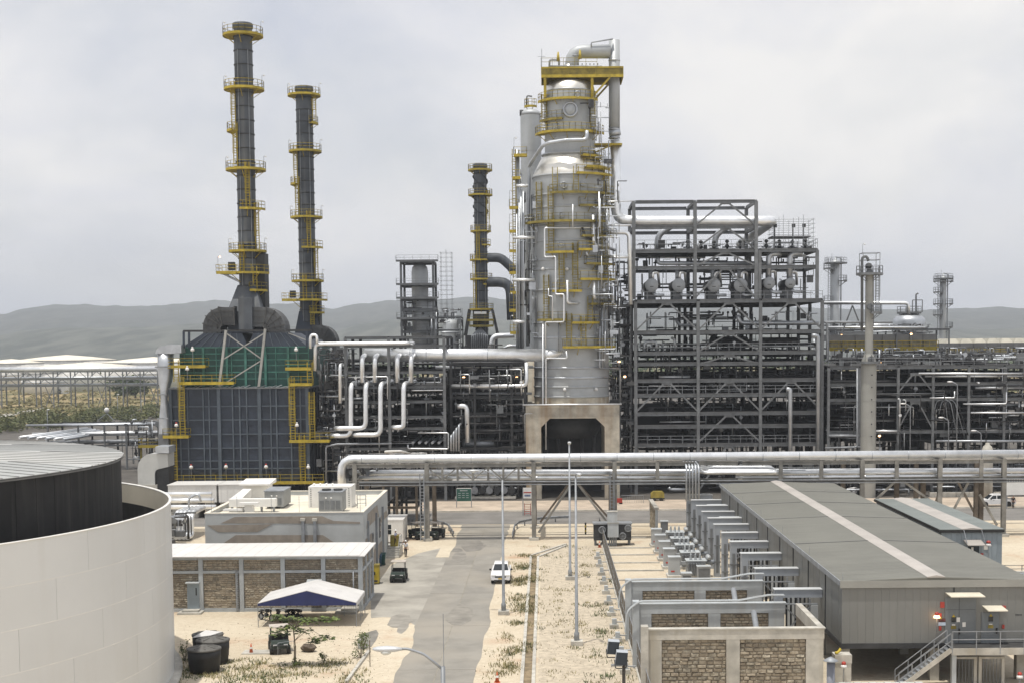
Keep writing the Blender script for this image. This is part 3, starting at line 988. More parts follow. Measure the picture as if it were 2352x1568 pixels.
 for z in (.5, .9, 1.3):
  MB().tube([(q(820, 139), 139, zr + z), (q(840, 139), 139, zr + z)], .03, 6).build('rail', GALV, u)
flat_building()
# ---------------------------------------------------------------- lamps
def street_lamp(x, y, h, arm, rotz, label):
 t = thing('street_lamp', label, 'street lamp', (x, y, 0), 'tall street lamps')
 MB().box(x - .45, x + .45, y - .45, y + .45, 0, .35).build('plinth', CONC, t)
 MB().lathe([(.2, .35), (.2, .9), (.13, 1.0), (.075, h)], (x, y, 0), 12).build('pole', GALV, t)
 dx, dy = math.cos(rotz), math.sin(rotz)
 e = V(x + dx * arm, y + dy * arm, h + arm * .42)
 MB().tube([(x, y, h - .1), (x + dx * arm * .45, y + dy * arm * .45, h + arm * .30), (x + dx * arm * .85, y + dy * arm * .85, h + arm * .43), e], .045, 8, bend=arm * .5).build('arm', GALV, t)
 hd = MB()
 k = V(dx, dy, 0)
 s = V(-dy, dx, 0)
 secs = ((-.05, .06, .05), (.15, .12, .10), (.45, .17, .13), (.75, .16, .10), (.9, .08, .05))
 k0 = 0
 for l, w, hh in secs:
  for a in range(10):
   q = 2 * math.pi * a / 10
   p = e + k * l + s * w * math.cos(q) + V(0, 0, hh * math.sin(q) * (.75 if math.sin(q) > 0 else .9))
   hd.v.append(tuple(p))
 for i in range(len(secs) - 1):
  for a in range(10):
   hd.f.append((i * 10 + a, i * 10 + (a + 1) % 10, (i + 1) * 10 + (a + 1) % 10, (i + 1) * 10 + a)); hd.s.append(True)
 hd.f += [tuple(reversed(range(10))), tuple(range(40, 50))]; hd.s += [False, False]
 head = hd.build('lamp_head', mat('lamp_housing', (.58, .60, .62), .4, .2, .06, 2), t)
 MB().ball(tuple(e + k * .48 + V(0, 0, -.1)), .2, .9, .9, .5, 10, 6).build('lens', mat('lamp_lens', (.62, .63, .60), .2, 0, .05, 2), head)
 return t
street_lamp(2.1, 135.1, 13.0, .6, -math.pi / 2, 'tall street lamp standing in the gravel, the far one of the pair')
street_lamp(2.1, 105.4, 12.7, .6, -math.pi / 2 + .2, 'tall street lamp standing in the gravel, the near one of the pair')
street_lamp(-3.75, 117.7, 11.3, 1.9, math.pi, 'street lamp at the road edge in front of the white pickup')
pb = at(1017, 1519, 45)
t = street_lamp(pb.x, 45, pb.z - .15, 1.35, math.pi - .05, 'nearest street lamp, only its arm and grey head in frame')
MB().tube([(pb.x + .03, 45, pb.z - .2), (pb.x + .03, 45, at(1018, 1408, 45).z)], .012, 5).build('rod', GALV, t)
# twin floodlight low in the middle
def floodlight():
 c = at(1418, 1500, 66)
 t = thing('floodlight_mast', 'grey mast with two square floodlights near the bottom edge', 'floodlight', (c.x + .35, 66, 0))
 MB().lathe([(.11, 0), (.08, c.z - .55)], (c.x + .3, 66, 0), 10).build('pole', mat('mast_brown', (.10, .085, .07), .7, .2, .1, 2), t)
 MB().box(c.x - .3, c.x + .5, 65.95, 66.05, c.z - .6, c.z - .5).build('bracket', GALV, t)
 for dx, dy, dz, sw in ((-.2, .5, .22, .5), (.15, -.3, -.12, .5)):
  o = V(c.x + dx, 66 + dy, c.z + dz)
  b = MB()
  q = [V(-.28, -.18, -.3), V(.25, -.18, -.34), V(.25, .2, -.26), V(-.28, .2, -.22), V(-.2, -.10, .28), V(.33, -.10, .24), V(.33, .26, .3), V(-.2, .26, .34)]
  b.hexa([o + p for p in q])
  h = b.build('housing', mat('flood_grey', (.46, .49, .53), .5, .2, .08, 2), t)
  b = MB(); b.poly([o + q[i] + V(0, -.012, 0) for i in (0, 1, 5, 4)]); b.build('glass', GLASS, h)
  MB().tube([o + V(-.3, 0, -.1), o + V(-.26, -.05, -.5), o + V(.24, -.05, -.5), o + V(.3, 0, -.1)], .025, 6, bend=.1).build('yoke', DARK, h)
floodlight()
# ---------------------------------------------------------------- tent with motorcycles
def tent():
 yf, yb = 113.0, 118.4
 xl, xr = at(592, 1390, yf).x, at(818, 1390, yf).x
 xm = (xl + xr) / 2
 ze, za = 1.95, 2.95
 t = thing('canopy_tent', 'white canopy tent with a dark blue gable in front of the block building', 'tent', (xm, yf, 0))
 b = MB()
 for s in (-1, 1):
  xe = xl if s < 0 else xr
  q = [V(xe, yf, ze), V(xm, yf, za), V(xm, yb, za), V(xe, yb, ze)]
  b.hexa([p - V(0, 0, .02) for p in q] + [p + V(0, 0, .02) for p in q])
 b.build('canvas_roof', CANVAS, t)
 MB().prism([(xl, ze - .2), (xr, ze - .2), (xr, ze - .03), (xm, za - .03), (xl, ze - .03)], 'Y', yf - .03, yf - .005).build('gable', NAVY, t)
 MB().prism([(xl, ze - .2), (xr, ze - .2), (xr, ze - .03), (xm, za - .03), (xl, ze - .03)], 'Y', yb + .005, yb + .03).build('gable', CANVAS, t)
 MB().box(xr - .01, xr + .02, yf, yb, ze - .35, ze - .02).build('valance', CANVAS, t)
 MB().box(xl - .02, xl + .01, yf, yb, ze - .2, ze - .02).build('valance', CANVAS, t)
 for x in (xl, xr):
  for y in (yf + .03, (yf + yb) / 2, yb - .03):
   MB().tube([(x, y, 0), (x, y, ze)], .03, 6).build('pole', GALV, t)
 for z in (.5,):
  MB().tube([(xl, yf + .03, z), (xl, yb, z)], .02, 6).build('brace', GALV, t)
 g = thing('railing', 'low metal crowd barrier at the right side of the tent', 'barrier', (xr - 1, yb - 1.2, 0))
 MB().tube([(xr - 1.6, yb - 1, .02), (xr - 1.6, yb - 1, .95), (xr - .1, yb - 1, .95), (xr - .1, yb - 1, .02)], .025, 6, bend=.1).build('frame', GALV, g)
 for i in range(9):
  MB().tube([(xr - 1.45 + .16 * i, yb - 1, .15), (xr - 1.45 + .16 * i, yb - 1, .93)], .012, 5).build('bar', GALV, g)
 return xl, yf
TX, TY = tent()
def ring(b, c, r, tr, axis='X', n=16, m=6):
 k0 = len(b.v)
 for i in range(n):
  a = 2 * math.pi * i / n
  for j in range(m):
   q = 2 * math.pi * j / m
   rr = r + tr * math.cos(q)
   u, w, h = rr * math.cos(a), rr * math.sin(a), tr * math.sin(q)
   b.v.append({'X': (c[0] + h, c[1] + u, c[2] + w), 'Y': (c[0] + u, c[1] + h, c[2] + w), 'Z': (c[0] + u, c[1] + w, c[2] + h)}[axis])
 for i in range(n):
  for j in range(m):
   a, bb = k0 + i * m + j, k0 + i * m + (j + 1) % m
   c2, d2 = k0 + ((i + 1) % n) * m + j, k0 + ((i + 1) % n) * m + (j + 1) % m
   b.f.append((a, c2, d2, bb)); b.s.append(True)
 return b
def motorcycle(loc, rotz, label):
 t = thing('motorcycle', label, 'motorcycle', (0, 0, 0), 'motorcycles under the tent')
 for y in (-.65, .65):
  w = ring(MB(), (0, y, .3), .25, .06).build('wheel', BLACK, t)
  MB().lathe([(.2, -.02), (.2, .02)], (0, y, .3), 12, axis='X').build('rim', GALV, w)
 MB().tube([(0, -.65, .3), (0, -.42, .95)], .04, 6).build('fork', GALV, t)
 b = MB(); b.ball((0, -.12, .82), .26, .55, 1, .6); b.build('fuel_tank', BLACK, t)
 b = MB(); b.ball((0, .4, .8), .3, .45, 1.3, .3); b.build('seat', BLACK, t)
 b = MB(); b.ball((0, .0, .45), .26, .7, 1, .8, 8, 5); b.build('engine', DARK, t)
 MB().tube([(-.36, -.32, 1.05), (0, -.42, .98), (.36, -.32, 1.05)], .022, 6).build('handlebar', DARK, t)
 b = MB(); b.ball((0, -.55, .86), .11); b.build('headlight', GLASS, t)
 MB().tube([(.14, .0, .3), (.16, .75, .38)], .05, 6).build('exhaust', GALV, t)
 b = MB(); b.beam((0, .35, .62), (0, .95, .68), .16, .05); b.build('mudguard', BLACK, t)
 t.location = loc
 t.rotation_euler.z = rotz
 return t
for i, (px, rz, lab) in enumerate(((612, .9, 'black motorcycle under the tent, nearest the left pole'), (640, .35, 'black motorcycle under the tent, second from the left pole'), (664, -.3, 'black motorcycle under the tent, second from the right'), (684, .7, 'black motorcycle under the tent, rightmost of the row'))):
 p = gr(px, 1424)
 motorcycle((p.x, p.y, 0), rz, lab)
# ---------------------------------------------------------------- vehicles
def wheel(parent, x, y, r, w, rimm=GALV):
 o = MB().lathe([(r * .62, -w / 2), (r * .93, -w / 2), (r, -w * .32), (r, w * .32), (r * .93, w / 2), (r * .62, w / 2)], (x, y, r), 18, axis='X').build('wheel', BLACK, parent)
 MB().lathe([(0, -w * .42), (r * .35, -w * .46), (r * .6, -w * .38), (r * .6, w * .38), (r * .35, w * .46), (0, w * .42)], (x, y, r), 14, axis='X').build('rim', rimm, o)
def pickup(label, group='white pickups', cover=False):
 t = thing('pickup', label, 'pickup', (0, 0, 0), group)
 W = .86
 def shell(prof, w0, w1, name, m, zt):
  """side outline (y,z), pulled in towards the top"""
  b = MB()
  n = len(prof)
  def half(z):
   k = min(1, max(0, (z - .5) / (zt - .5)))
   return w0 + (w1 - w0) * k
  b.v = [(-half(z), y, z) for y, z in prof] + [(half(z), y, z) for y, z in prof]
  b.f = [tuple(range(n)), tuple(reversed(range(n, 2 * n)))] + [(i, n + i, n + (i + 1) % n, (i + 1) % n) for i in range(n)]
  b.f = [tuple(reversed(f)) for f in b.f]
  b.s = [False] * len(b.f)
  return b.build(name, m, t)
 shell([(-2.45, .42), (-2.55, .62), (-2.5, .86), (-2.3, .97), (-1.25, 1.08), (.95, 1.08), (2.5, 1.06), (2.58, .6), (2.5, .42)], .90, .88, 'body', CARW, 1.1)
 cab = shell([(-1.30, 1.06), (-.55, 1.68), (-.25, 1.76), (.75, 1.76), (.98, 1.66), (1.08, 1.06)], .95, .62, 'cab', CARW, 1.76)
 # glazing
 b = MB(); b.hexa([(-.74, -1.245, 1.14), (.74, -1.245, 1.14), (.74, -1.20, 1.14), (-.74, -1.20, 1.14), (-.60, -.64, 1.64), (.60, -.64, 1.64), (.60, -.60, 1.64), (-.60, -.60, 1.64)]); b.build('windscreen', GLASS, cab)
 b = MB(); b.poly([(.60, 1.005, 1.62), (-.60, 1.005, 1.62), (-.70, 1.09, 1.2), (.70, 1.09, 1.2)]); b.build('rear_window', GLASS, cab)
 for s in (-1, 1):
  for ya, yb in ((-1.0, -.05), (.05, .85)):
   b = MB()
   f = lambda z: s * (.95 + (.62 - .95) * (z - .5) / 1.26 + .012)
   top0 = max(ya, -.50)
   b.poly([(f(1.14), ya, 1.14), (f(1.14), yb, 1.14), (f(1.6), min(yb, .78), 1.6), (f(1.6), top0, 1.6)])
   b.build('side_window', GLASS, cab)
  MB().cbox((s * 1.0, -.85, 1.16), .2, .1, .16).build('mirror', BLACK, t)
  MB().cbox((s * .62, -2.50, .80), .42, .12, .16).build('headlight', mat('headlamp', (.65, .66, .66), .1, .2, .05, 3), t)
  MB().cbox((s * .78, 2.56, .85), .16, .06, .3).build('tail_light', RED, t)
  for y in (-1.62, 1.55):
   wheel(t, s * .78, y, .37, .24)
   MB().lathe([(.43, -.02), (.43, .02)], (s * .885, y, .39), 16, axis='X').build('wheel_arch', BLACK, t)
  MB().cbox((s * .905, -.45, .98), .03, .16, .04).build('door_handle', BLACK, t)
 MB().box(-.52, .52, -2.575, -2.52, .64, .78).build('grille', BLACK, t)
 MB().box(-.86, .86, -2.62, -2.48, .40, .58).build('bumper', CARW, t)
 MB().box(-.6, .6, -2.63, -2.60, .34, .44).build('air_intake', BLACK, t)
 MB().box(-.2, .2, -2.655, -2.63, .50, .61).build('number_plate', mat('yellow_plate', (.62, .42, .05), .5, 0, .05, 3), t)
 MB().box(-.72, .72, 1.2, 2.42, 1.065, 1.075).build('load_bed', DARK, t)
 return t
p = pickup('white pickup facing the camera, parked on the road')
g = gr(1149.5, 1341)
p.location = (g.x, g.y + 2.5, .014)
p.rotation_euler.z = 0.0
g = gr(2285, 1163)
p2 = copy_tree(p, None, (g.x, g.y, .03), -math.pi / 2 + .02, 'white pickup seen side on at the far road, right edge')
g = gr(1992, 1143)
p3 = copy_tree(p, None, (g.x + .3, g.y + 4, .1), -math.pi / 2 + .5, 'white pickup half hidden behind the grey roof, by the rack')
def utility_cart(label, body=GRNVEH, roofm=None):
 t = thing('utility_cart', label, 'utility cart', (0, 0, 0), 'small utility carts')
 roofm = roofm or mat('cart_roof_cream', (.50, .45, .40), .7, 0, .12, 2)
 b = MB().prism([(-1.35, .45), (-1.35, .78), (-.95, .95), (-.62, .98), (-.62, .45)], 'X', -.66, .66); b.build('bonnet', body, t)
 MB().box(-.68, .68, -.62, .45, .38, .52).build('floor', DARK, t)
 MB().box(-.70, .70, .45, 1.45, .55, 1.0).build('cargo_bed', body, t)
 MB().box(-.62, .62, .52, 1.38, 1.0, 1.02).build('bed_floor', BLACK, t)
 MB().box(-.60, .60, -.15, .35, .52, .75).build('seat', BLACK, t)
 MB().box(-.60, .60, .30, .42, .75, 1.2).build('backrest', BLACK, t)
 for sx in (-.62, .62):
  MB().tube([(sx, -.70, .95), (sx * .95, -.42, 1.86)], .03, 6).build('post', DARK, t)
  MB().tube([(sx, .45, 1.0), (sx * .95, .52, 1.86)], .03, 6).build('post', DARK, t)
  for y in (-.95, .95):
   wheel(t, sx, y, .32, .26, DARK)
  MB().cbox((sx * .62, -1.36, .72), .28, .06, .12).build('headlight', LAMPW, t)
 MB().box(-.70, .70, -.60, .72, 1.86, 1.92).build('roof', roofm, t)
 MB().tube([(.3, -.6, .95), (.3, -.38, 1.12)], .02, 6).build('steering_column', DARK, t)
 ring(MB(), (.3, -.36, 1.13), .16, .018, 'Y', 12, 5).build('steering_wheel', BLACK, t)
 MB().tube([(-.5, -1.42, .35), (-.5, -1.45, .7), (.5, -1.45, .7), (.5, -1.42, .35)], .03, 6).build('bumper_bar', DARK, t)
 return t
c1 = utility_cart('black utility cart with pale roof parked left of the road')
g = gr(913, 1338); c1.location = (g.x, g.y + 1.3, .014)
g = gr(634, 1503); c2 = copy_tree(c1, None, (g.x, g.y + 1.3, 0), .25, 'dark green utility cart with cream roof beside the papaya tree')
for px, rz, lab in ((961, .5, 'dark cart left of the rack post by the junction'), (1000, -.3, 'dark cart right of the rack post by the junction')):
 g = gr(px, 1236); copy_tree(c1, None, (g.x, g.y, .0), rz, lab)
# ---------------------------------------------------------------- water tanks, generator, bins, steps, cabin
def poly_tank(px, py, r, h, label, cover=False):
 g = gr(px, py)
 t = thing('water_tank', label, 'water tank', (g.x, g.y, 0), 'black plastic water tanks')
 c = (g.x, g.y, 0)
 MB().lathe([(r * .90, 0), (r * .94, h * .3), (r * .96, h * .32), (r * .98, h * .6), (r, h * .62), (r, h)], c, 36).build('barrel', BLACK, t)
 lidm = mat('dusty_black_lid', (.13, .125, .115), .7, 0, .2, 1.5)
 lid = MB().lathe([(r + .05, h - .06), (r + .05, h + .04), (r * .92, h + .08), (r * .35, h + .2), (0, h + .24)], c, 36).build('lid', lidm, t)
 for i in range(8):
  a = i * math.pi / 4 + .3
  b = MB(); b.beam((g.x + r * .3 * math.cos(a), g.y + r * .3 * math.sin(a), h + .21), (g.x + r * .85 * math.cos(a), g.y + r * .85 * math.sin(a), h + .105), .12, .05); b.build('lid_rib', lidm, lid)
 return g, h
poly_tank(470, 1541, 1.13, 1.62, 'black water tank with dusty ribbed lid, the front one')
g, h = poly_tank(490, 1521, 1.15, 1.66, 'black water tank with dusty lid behind the front one')
poly_tank(478, 1502, 1.1, 1.5, 'black water tank hidden behind the other two, white sheet over it')
b = MB(); b.hexa([(g.x - 1.6, g.y + .5, 1.7), (g.x - .2, g.y + .2, 1.92), (g.x + .4, g.y + 1.3, 1.96), (g.x - .9, g.y + 1.7, 2.0), (g.x - 1.6, g.y + .5, 1.73), (g.x - .2, g.y + .2, 1.95), (g.x + .4, g.y + 1.3, 1.99), (g.x - .9, g.y + 1.7, 2.03)])
b.build('sheet', CANVAS, label='white sheet lying across the rear water tanks', cat='sheet')
g = gr(860, 1341)
t = thing('generator', 'yellow box generator at the corner of the block building', 'generator', g)
MB().box(g.x - .42, g.x + .42, g.y, g.y + .9, .1, 1.75).build('casing', YELLOW, t)
MB().box(g.x - .46, g.x + .46, g.y - .03, g.y + .95, 1.75, 1.85).build('lid', YELLOW_D, t)
MB().box(g.x - .12, g.x + .1, g.y - .02, g.y, .9, 1.2).build('handle', BLACK, t)
MB().box(g.x - .3, g.x + .3, g.y - .02, g.y, .25, .4).build('vent', DARK, t)
MB().box(g.x - .45, g.x + .45, g.y, g.y + .9, 0, .1).build('skid', DARK, t)
for i, (px, m, lab) in enumerate(((868, TEAL, 'dark blue wheeled bin behind the yellow generator'), (877, GREENP, 'dark green wheeled bin right of the blue one'))):
 g = gr(px, 1300 - 3 * i)
 t = thing('waste_bin', lab, 'bin', g)
 MB().hexa([(g.x - .3, g.y - .3, .08), (g.x + .3, g.y - .3, .08), (g.x + .3, g.y + .3, .08), (g.x - .3, g.y + .3, .08), (g.x - .38, g.y - .38, 1.1), (g.x + .38, g.y - .38, 1.1), (g.x + .38, g.y + .38, 1.1), (g.x - .38, g.y + .38, 1.1)]).build('body', m, t)
 MB().prism([(g.y - .42, 1.1), (g.y + .42, 1.1), (g.y + .42, 1.28), (g.y - .42, 1.16)], 'X', g.x - .4, g.x + .4).build('lid', m, t)
 for s in (-1, 1):
  MB().lathe([(.12, -.04), (.12, .04)], (g.x + s * .3, g.y + .3, .12), 10, axis='X').build('wheel', BLACK, t)
# concrete steps with landing
ga, gb = gr(886, 1281), gr(916, 1281)
t = thing('entrance_steps', 'concrete entrance steps beside the flat roofed building', 'steps', (ga.x, ga.y, 0))
for i in range(5):
 MB().box(ga.x - .2, gb.x, ga.y + .32 * i, ga.y + .32 * (i + 1), 0, .2 * (i + 1)).build('step', CONC, t)
MB().box(ga.x - .2, gb.x, ga.y + 1.6, ga.y + 4.2, 0, 1.0).build('landing', CONC, t)
MB().tube([(gb.x - .08, ga.y + .2, .2), (gb.x - .08, ga.y + .2, 1.1), (gb.x - .08, ga.y + 1.7, 2.0), (gb.x - .08, ga.y + 4.1, 2.0), (gb.x - .08, ga.y + 4.1, 1.0)], .03, 6, bend=.08).build('handrail', GALV, t)
for yy in (1.7, 2.9):
 MB().tube([(gb.x - .08, ga.y + yy, 1.0), (gb.x - .08, ga.y + yy, 2.0)], .025, 6).build('baluster', GALV, t)
MB().box(ga.x + .3, ga.x + 1.2, ga.y + 1.8, ga.y + 2.6, 1.0, 2.15).build('equipment_cabinet', YELLOW_D, label='ochre cabinet standing on the steps landing', cat='cabinet')
LAND = (ga, gb)
g0 = gr(884, 1247); g1 = gr(926, 1247)
t = thing('site_cabin', 'white corrugated site cabin with two dark windows under the rack', 'cabin', ((g0.x + g1.x) / 2, g0.y, 0))
MB().box(g0.x, g1.x, g0.y, g0.y + 5, .15, 2.6).build('wall', WHITE, t)
for i in range(9):
 xx = g0.x + (g1.x - g0.x) * (i + .5) / 9
 MB().box(xx - .05, xx + .05, g0.y - .03, g0.y, .2, 2.55).build('rib', WHITE, t)
MB().box(g0.x - .05, g1.x + .05, g0.y - .05, g0.y + 5.05, 2.6, 2.72).build('roof', WHITE_S, t)
for z in (1.05, 1.65):
 MB().box(g0.x + .25, g0.x + .75, g0.y - .05, g0.y - .03, z, z + .5).build('window', GLASS, t)
# ---------------------------------------------------------------- people
def skinned(name, pts, edges, rad, m, parent):
 me = bpy.data.meshes.new(name)
 me.from_pydata([tuple(p) for p in pts], edges, [])
 me.materials.append(m)
 o = bpy.data.objects.new(name, me)
 COL.objects.link(o)
 o.parent = parent
 md = o.modifiers.new('skin', 'SKIN')
 md.use_smooth_shade = True
 for i, r in enumerate(rad):
  r = r if isinstance(r, tuple) else (r, r)
  me.skin_vertices[0].data[i].radius = r
  me.skin_vertices[0].data[i].use_root = (i == 0)
 o.modifiers.new('sub', 'SUBSURF').levels = 1
 o.modifiers['sub'].render_levels = 1
 return o
def person(loc, rotz, label, armL, armR, shirt=SHIRT, helmet=True, stride=.12, z0=0.0):
 """local front is -Y; armL/armR = elbow and wrist offsets from the shoulder"""
 t = thing('person', label, 'person', (0, 0, 0))
 hip, sh = .92, 1.42
 P_ = [V(0, 0, hip), V(0, 0, 1.16), V(0, -.01, 1.36), V(0, -.01, 1.5), V(0, -.03, 1.6), V(0, -.03, 1.72)]
 E_ = [(0, 1), (1, 2), (2, 3), (3, 4), (4, 5)]
 Rr = [(.15, .11), (.145, .10), (.16, .10), (.055, .055), (.078, .09), (.07, .085)]
 for s, arm in ((-1, armL), (1, armR)):
  k = len(P_)
  S = V(s * .19, -.01, sh)
  P_ += [S, S + V(*arm[0]), S + V(*arm[1])]
  E_ += [(2, k), (k, k + 1), (k + 1, k + 2)]
  Rr += [.062, .045, .032]
  # hand: palm with four fingers and a thumb
  w = S + V(*arm[1]); d = (V(*arm[1]) - V(*arm[0])).normalized()
  side = d.cross(V(0, 1, .2)).normalized()
  k = len(P_)
  P_ += [w + d * .08]; E_ += [(k - 1, k)]; Rr += [.034]
  for f in range(4):
   kk = len(P_)
   o = side * (f - 1.5) * .018
   P_ += [w + d * (.12) + o, w + d * (.155 + .01 * (1.5 - abs(f - 1.5))) + o + V(0, -.012, 0)]
   E_ += [(k, kk), (kk, kk + 1)]; Rr += [.009, .008]
  kk = len(P_)
  P_ += [w + d * .06 + side * .05, w + d * .095 + side * .062]; E_ += [(k, kk), (kk, kk + 1)]; Rr += [.011, .009]
  k = len(P_)
  P_ += [V(s * .09, 0, hip - .06), V(s * .10, -.02 - s * stride * .5, .50), V(s * .10, .03 - s * stride, .09), V(s * .11, -.12 - s * stride, .05)]
  E_ += [(0, k), (k, k + 1), (k + 1, k + 2), (k + 2, k + 3)]
  Rr += [.085, .062, .045, .045]
 skinned('body', P_, E_, Rr, SKIN, t)
 PS = [V(0, 0, 1.0), V(0, 0, 1.2), V(0, -.01, 1.36)]
 ES, RS = [(0, 1), (1, 2)], [(.175, .135), (.165, .125), (.175, .115)]
 for s, arm in ((-1, armL), (1, armR)):
  k = len(PS); S = V(s * .19, -.01, sh)
  PS += [S, S + V(*arm[0]) * .95]; ES += [(2, k), (k, k + 1)]; RS += [.08, .062]
 skinned('shirt', PS, ES, RS, shirt, t)
 PT = [V(0, 0, .93)]; ET, RT = [], [(.165, .125)]
 for s in (-1, 1):
  k = len(PT)
  PT += [V(s * .09, 0, hip - .08), V(s * .10, -.02 - s * stride * .5, .50), V(s * .10, .03 - s * stride, .12)]
  ET += [(0, k), (k, k + 1), (k + 1, k + 2)]; RT += [.10, .076, .062]
 skinned('trousers', PT, ET, RT, TROUS, t)
 for s in (-1, 1):
  MB().ball((s * .105, -.05 - s * stride, .05), .07, .75, 1.9, .75, 8, 5).build('boot', BLACK, t)
 face = MB()
 face.ball((0, -.115, 1.635), .022, .8, 1, 1.2, 6, 4)
 face.build('nose', SKIN, t)
 for s in (-1, 1):
  MB().ball((s * .032, -.105, 1.665), .012, 1, .6, .8, 6, 4).build('eye', BLACK, t)
  MB().ball((s * .085, -.03, 1.65), .024, .5, 1, 1.3, 6, 4).build('ear', SKIN, t)
 MB().cbox((0, -.112, 1.588), .045, .012, .01).build('mouth', RED, t)
 if helmet:
  hm = MB(); hm.lathe([(.135, 1.70), (.135, 1.715), (.115, 1.72), (.11, 1.77), (.075, 1.82), (0, 1.84)], (0, -.03, 0), 14)
  hm.build('helmet', LAMPW, t)
 t.location = (loc[0], loc[1], z0)
 t.rotation_euler.z = rotz
 return t
hang = ((-.05, .02, -.28), (-.06, -.06, -.52))
hangr = ((.05, .02, -.28), (.06, -.06, -.52))
g = gr(932, 1278)
person(g, math.pi * .95, 'person in white shirt and helmet standing by the entrance steps', hang, ((.22, -.02, -.08), (.08, -.12, .22)), z0=.0)
ga, gb = LAND
person((gb.x - .55, ga.y + 1.95), math.pi * .5, 'person in white helmet standing on the steps landing', hang, ((.05, -.2, -.2), (.0, -.42, -.12)), shirt=mat('blue_white_shirt', (.35, .38, .52), .8, 0, .06, 4), z0=1.0)
g = gr(854, 1312)
person(g, .4, 'person in dark clothes and white helmet behind the yellow generator', hang, hangr, shirt=TROUS)
g = gr(2327, 1166)
person(g, -.6, 'person in dark clothes standing behind the white pickup at right', hang, hangr, shirt=TROUS, helmet=False)
# ---------------------------------------------------------------- papaya-like tree and low plants
def papaya():
 g = gr(677, 1528)
 t = thing('small_tree', 'slender tree with drooping leaf tiers beside the dark green cart', 'tree', g)
 top = at(673, 1437, g.y)
 h = top.z
 b = MB()
 b.tube([(g.x, g.y, 0), (g.x + .05, g.y, h * .5), (g.x - .05, g.y, h)], .085, 8, r_end=.045)
 tips = [(640, 1416, -.3), (665, 1420, .2), (700, 1423, -.2), (735, 1421, .3), (755, 1420, 0), (690, 1447, .3), (640, 1452, .3), (745, 1463, -.2), (720, 1468, .2), (660, 1440, -.4)]
 pts = [at(x, y, g.y + dy) for x, y, dy in tips]
 for i, p in enumerate(pts):
  b.tube([(g.x, g.y, h * (.62 if i in (7, 8) else .93)), V((g.x + p.x) / 2, (g.y + p.y) / 2, (h + p.z) / 2 + .25), p], .025, 5, r_end=.012, bend=.3)
 b.build('trunk', BARK, t)
 R = random.Random(11)
 for i, p in enumerate(pts):
  b = MB()
  for k in range(46):
   a = R.uniform(0, 6.28)
   o = V(R.gauss(0, .36), R.gauss(0, .3), R.uniform(-.14, .2))
   for f in range(5):
    q = a + (f - 2) * .5
    u = V(math.cos(q), math.sin(q), -.28)
    s = V(-math.sin(q), math.cos(q), 0)
    L = R.uniform(.18, .34)
    c = p + o
    b.poly([c, c + u * L * .6 + s * L * .16, c + u * L, c + u * L * .6 - s * L * .16])
  b.build('crown', LEAF_B, t)
papaya()
def shrub(px, py, h, w, label, m=LEAF_B, seed=1, n=260):
 g = gr(px, py)
 t = thing('shrub', label, 'shrub', g, 'low shrubs on the sandy ground')
 R = random.Random(seed)
 b = MB()
 for i in range(9):
  a = R.uniform(0, 6.28)
  b.tube([g, g + V(math.cos(a) * w * .3, math.sin(a) * w * .3, h * R.uniform(.6, 1.0))], .018, 4, r_end=.006)
 b.build('stem', BARK, t)
 b = MB(); leaves(b, (g.x, g.y, h * .55), w * .5, w * .5, h * .5, n, .07, 10, seed); b.build('foliage', m, t)
shrub(828, 1510, 2.0, 1.5, 'scraggly green shrub growing by the short kerb left of the road', seed=21, n=420)
shrub(835, 1490, 1.3, .9, 'thin shrub just above the scraggly one by the kerb', seed=22)
shrub(425, 1517, 1.5, 1.0, 'leafy shrub between the big tank and the water tanks', seed=23)
shrub(743, 1524, .8, .7, 'small weed bush right of the water tanks', seed=24, n=160)
shrub(680, 1531, .6, 1.0, 'small weed at the foot of the slender tree', seed=25, n=160)
# short kerb ditch, far left of the road
a, c = gr(795, 1568), gr(848, 1496)
k = thing('low_kerb', 'short pale kerb edging the weedy ditch left of the road', 'kerb', (a.x, a.y, 0))
for i in range(5):
 p, q = a.lerp(c, i / 5 + .005), a.lerp(c, (i + 1) / 5 - .005)
 b = MB(); b.beam(p + V(0, 0, .08), q + V(0, 0, .08), .22, .2); b.build('kerb_block', CONC, k)
g = gr(850, 1530)
MB().tube([(g.x, g.y, 0), (g.x, g.y, 1.9)], .035, 6).build('marker_post', BARK, label='thin wooden marker post beside the low kerb', cat='post')
# tufts of grass and litter of stones: uncountable
def tufts(name, n, pick, hmin, hmax, m, seed):
 R = random.Random(seed)
 b = MB()
 for _ in range(n):
  g = pick(R)
  if mnoise.noise(Vector((g.x * .35, g.y * .22, seed * .0))) < -.02: continue
  w = R.uniform(.15, .6)
  for _ in range(16):
   a = R.uniform(0, 6.28)
   o = V(R.gauss(0, w), R.gauss(0, w), 0)
   h = R.uniform(hmin, hmax)
   lean = V(math.cos(a), math.sin(a), 0) * h * R.uniform(.2, .9)
   s = V(-math.sin(a), math.cos(a), 0) * .035
   b.poly([g + o - s, g + o + s, g + o + lean + V(0, 0, h)])
 return b.build(name, m, kind='stuff')
def by_drain(R):
 return V(R.gauss(-2.7, .55) if R.random() < .7 else R.gauss(-1.45, .3), R.uniform(88, 152), .01)
def in_gravel(R):
 return V(R.uniform(-.8, 5.8), R.uniform(88, 158), .01)
tufts('dry_grass', 420, by_drain, .08, .3, DRY, 4)
tufts('dry_grass', 190, in_gravel, .06, .25, DRY, 5)
tufts('green_grass', 40, in_gravel, .08, .3, LEAF, 6)
tufts('green_grass', 120, by_drain, .08, .3, LEAF, 7)
def front_left(R):
 return gr(R.uniform(395, 830), R.uniform(1512, 1600))
tufts('dry_grass', 260, front_left, .08, .3, DRY, 8)
tufts('green_grass', 170, front_left, .08, .28, LEAF, 9)
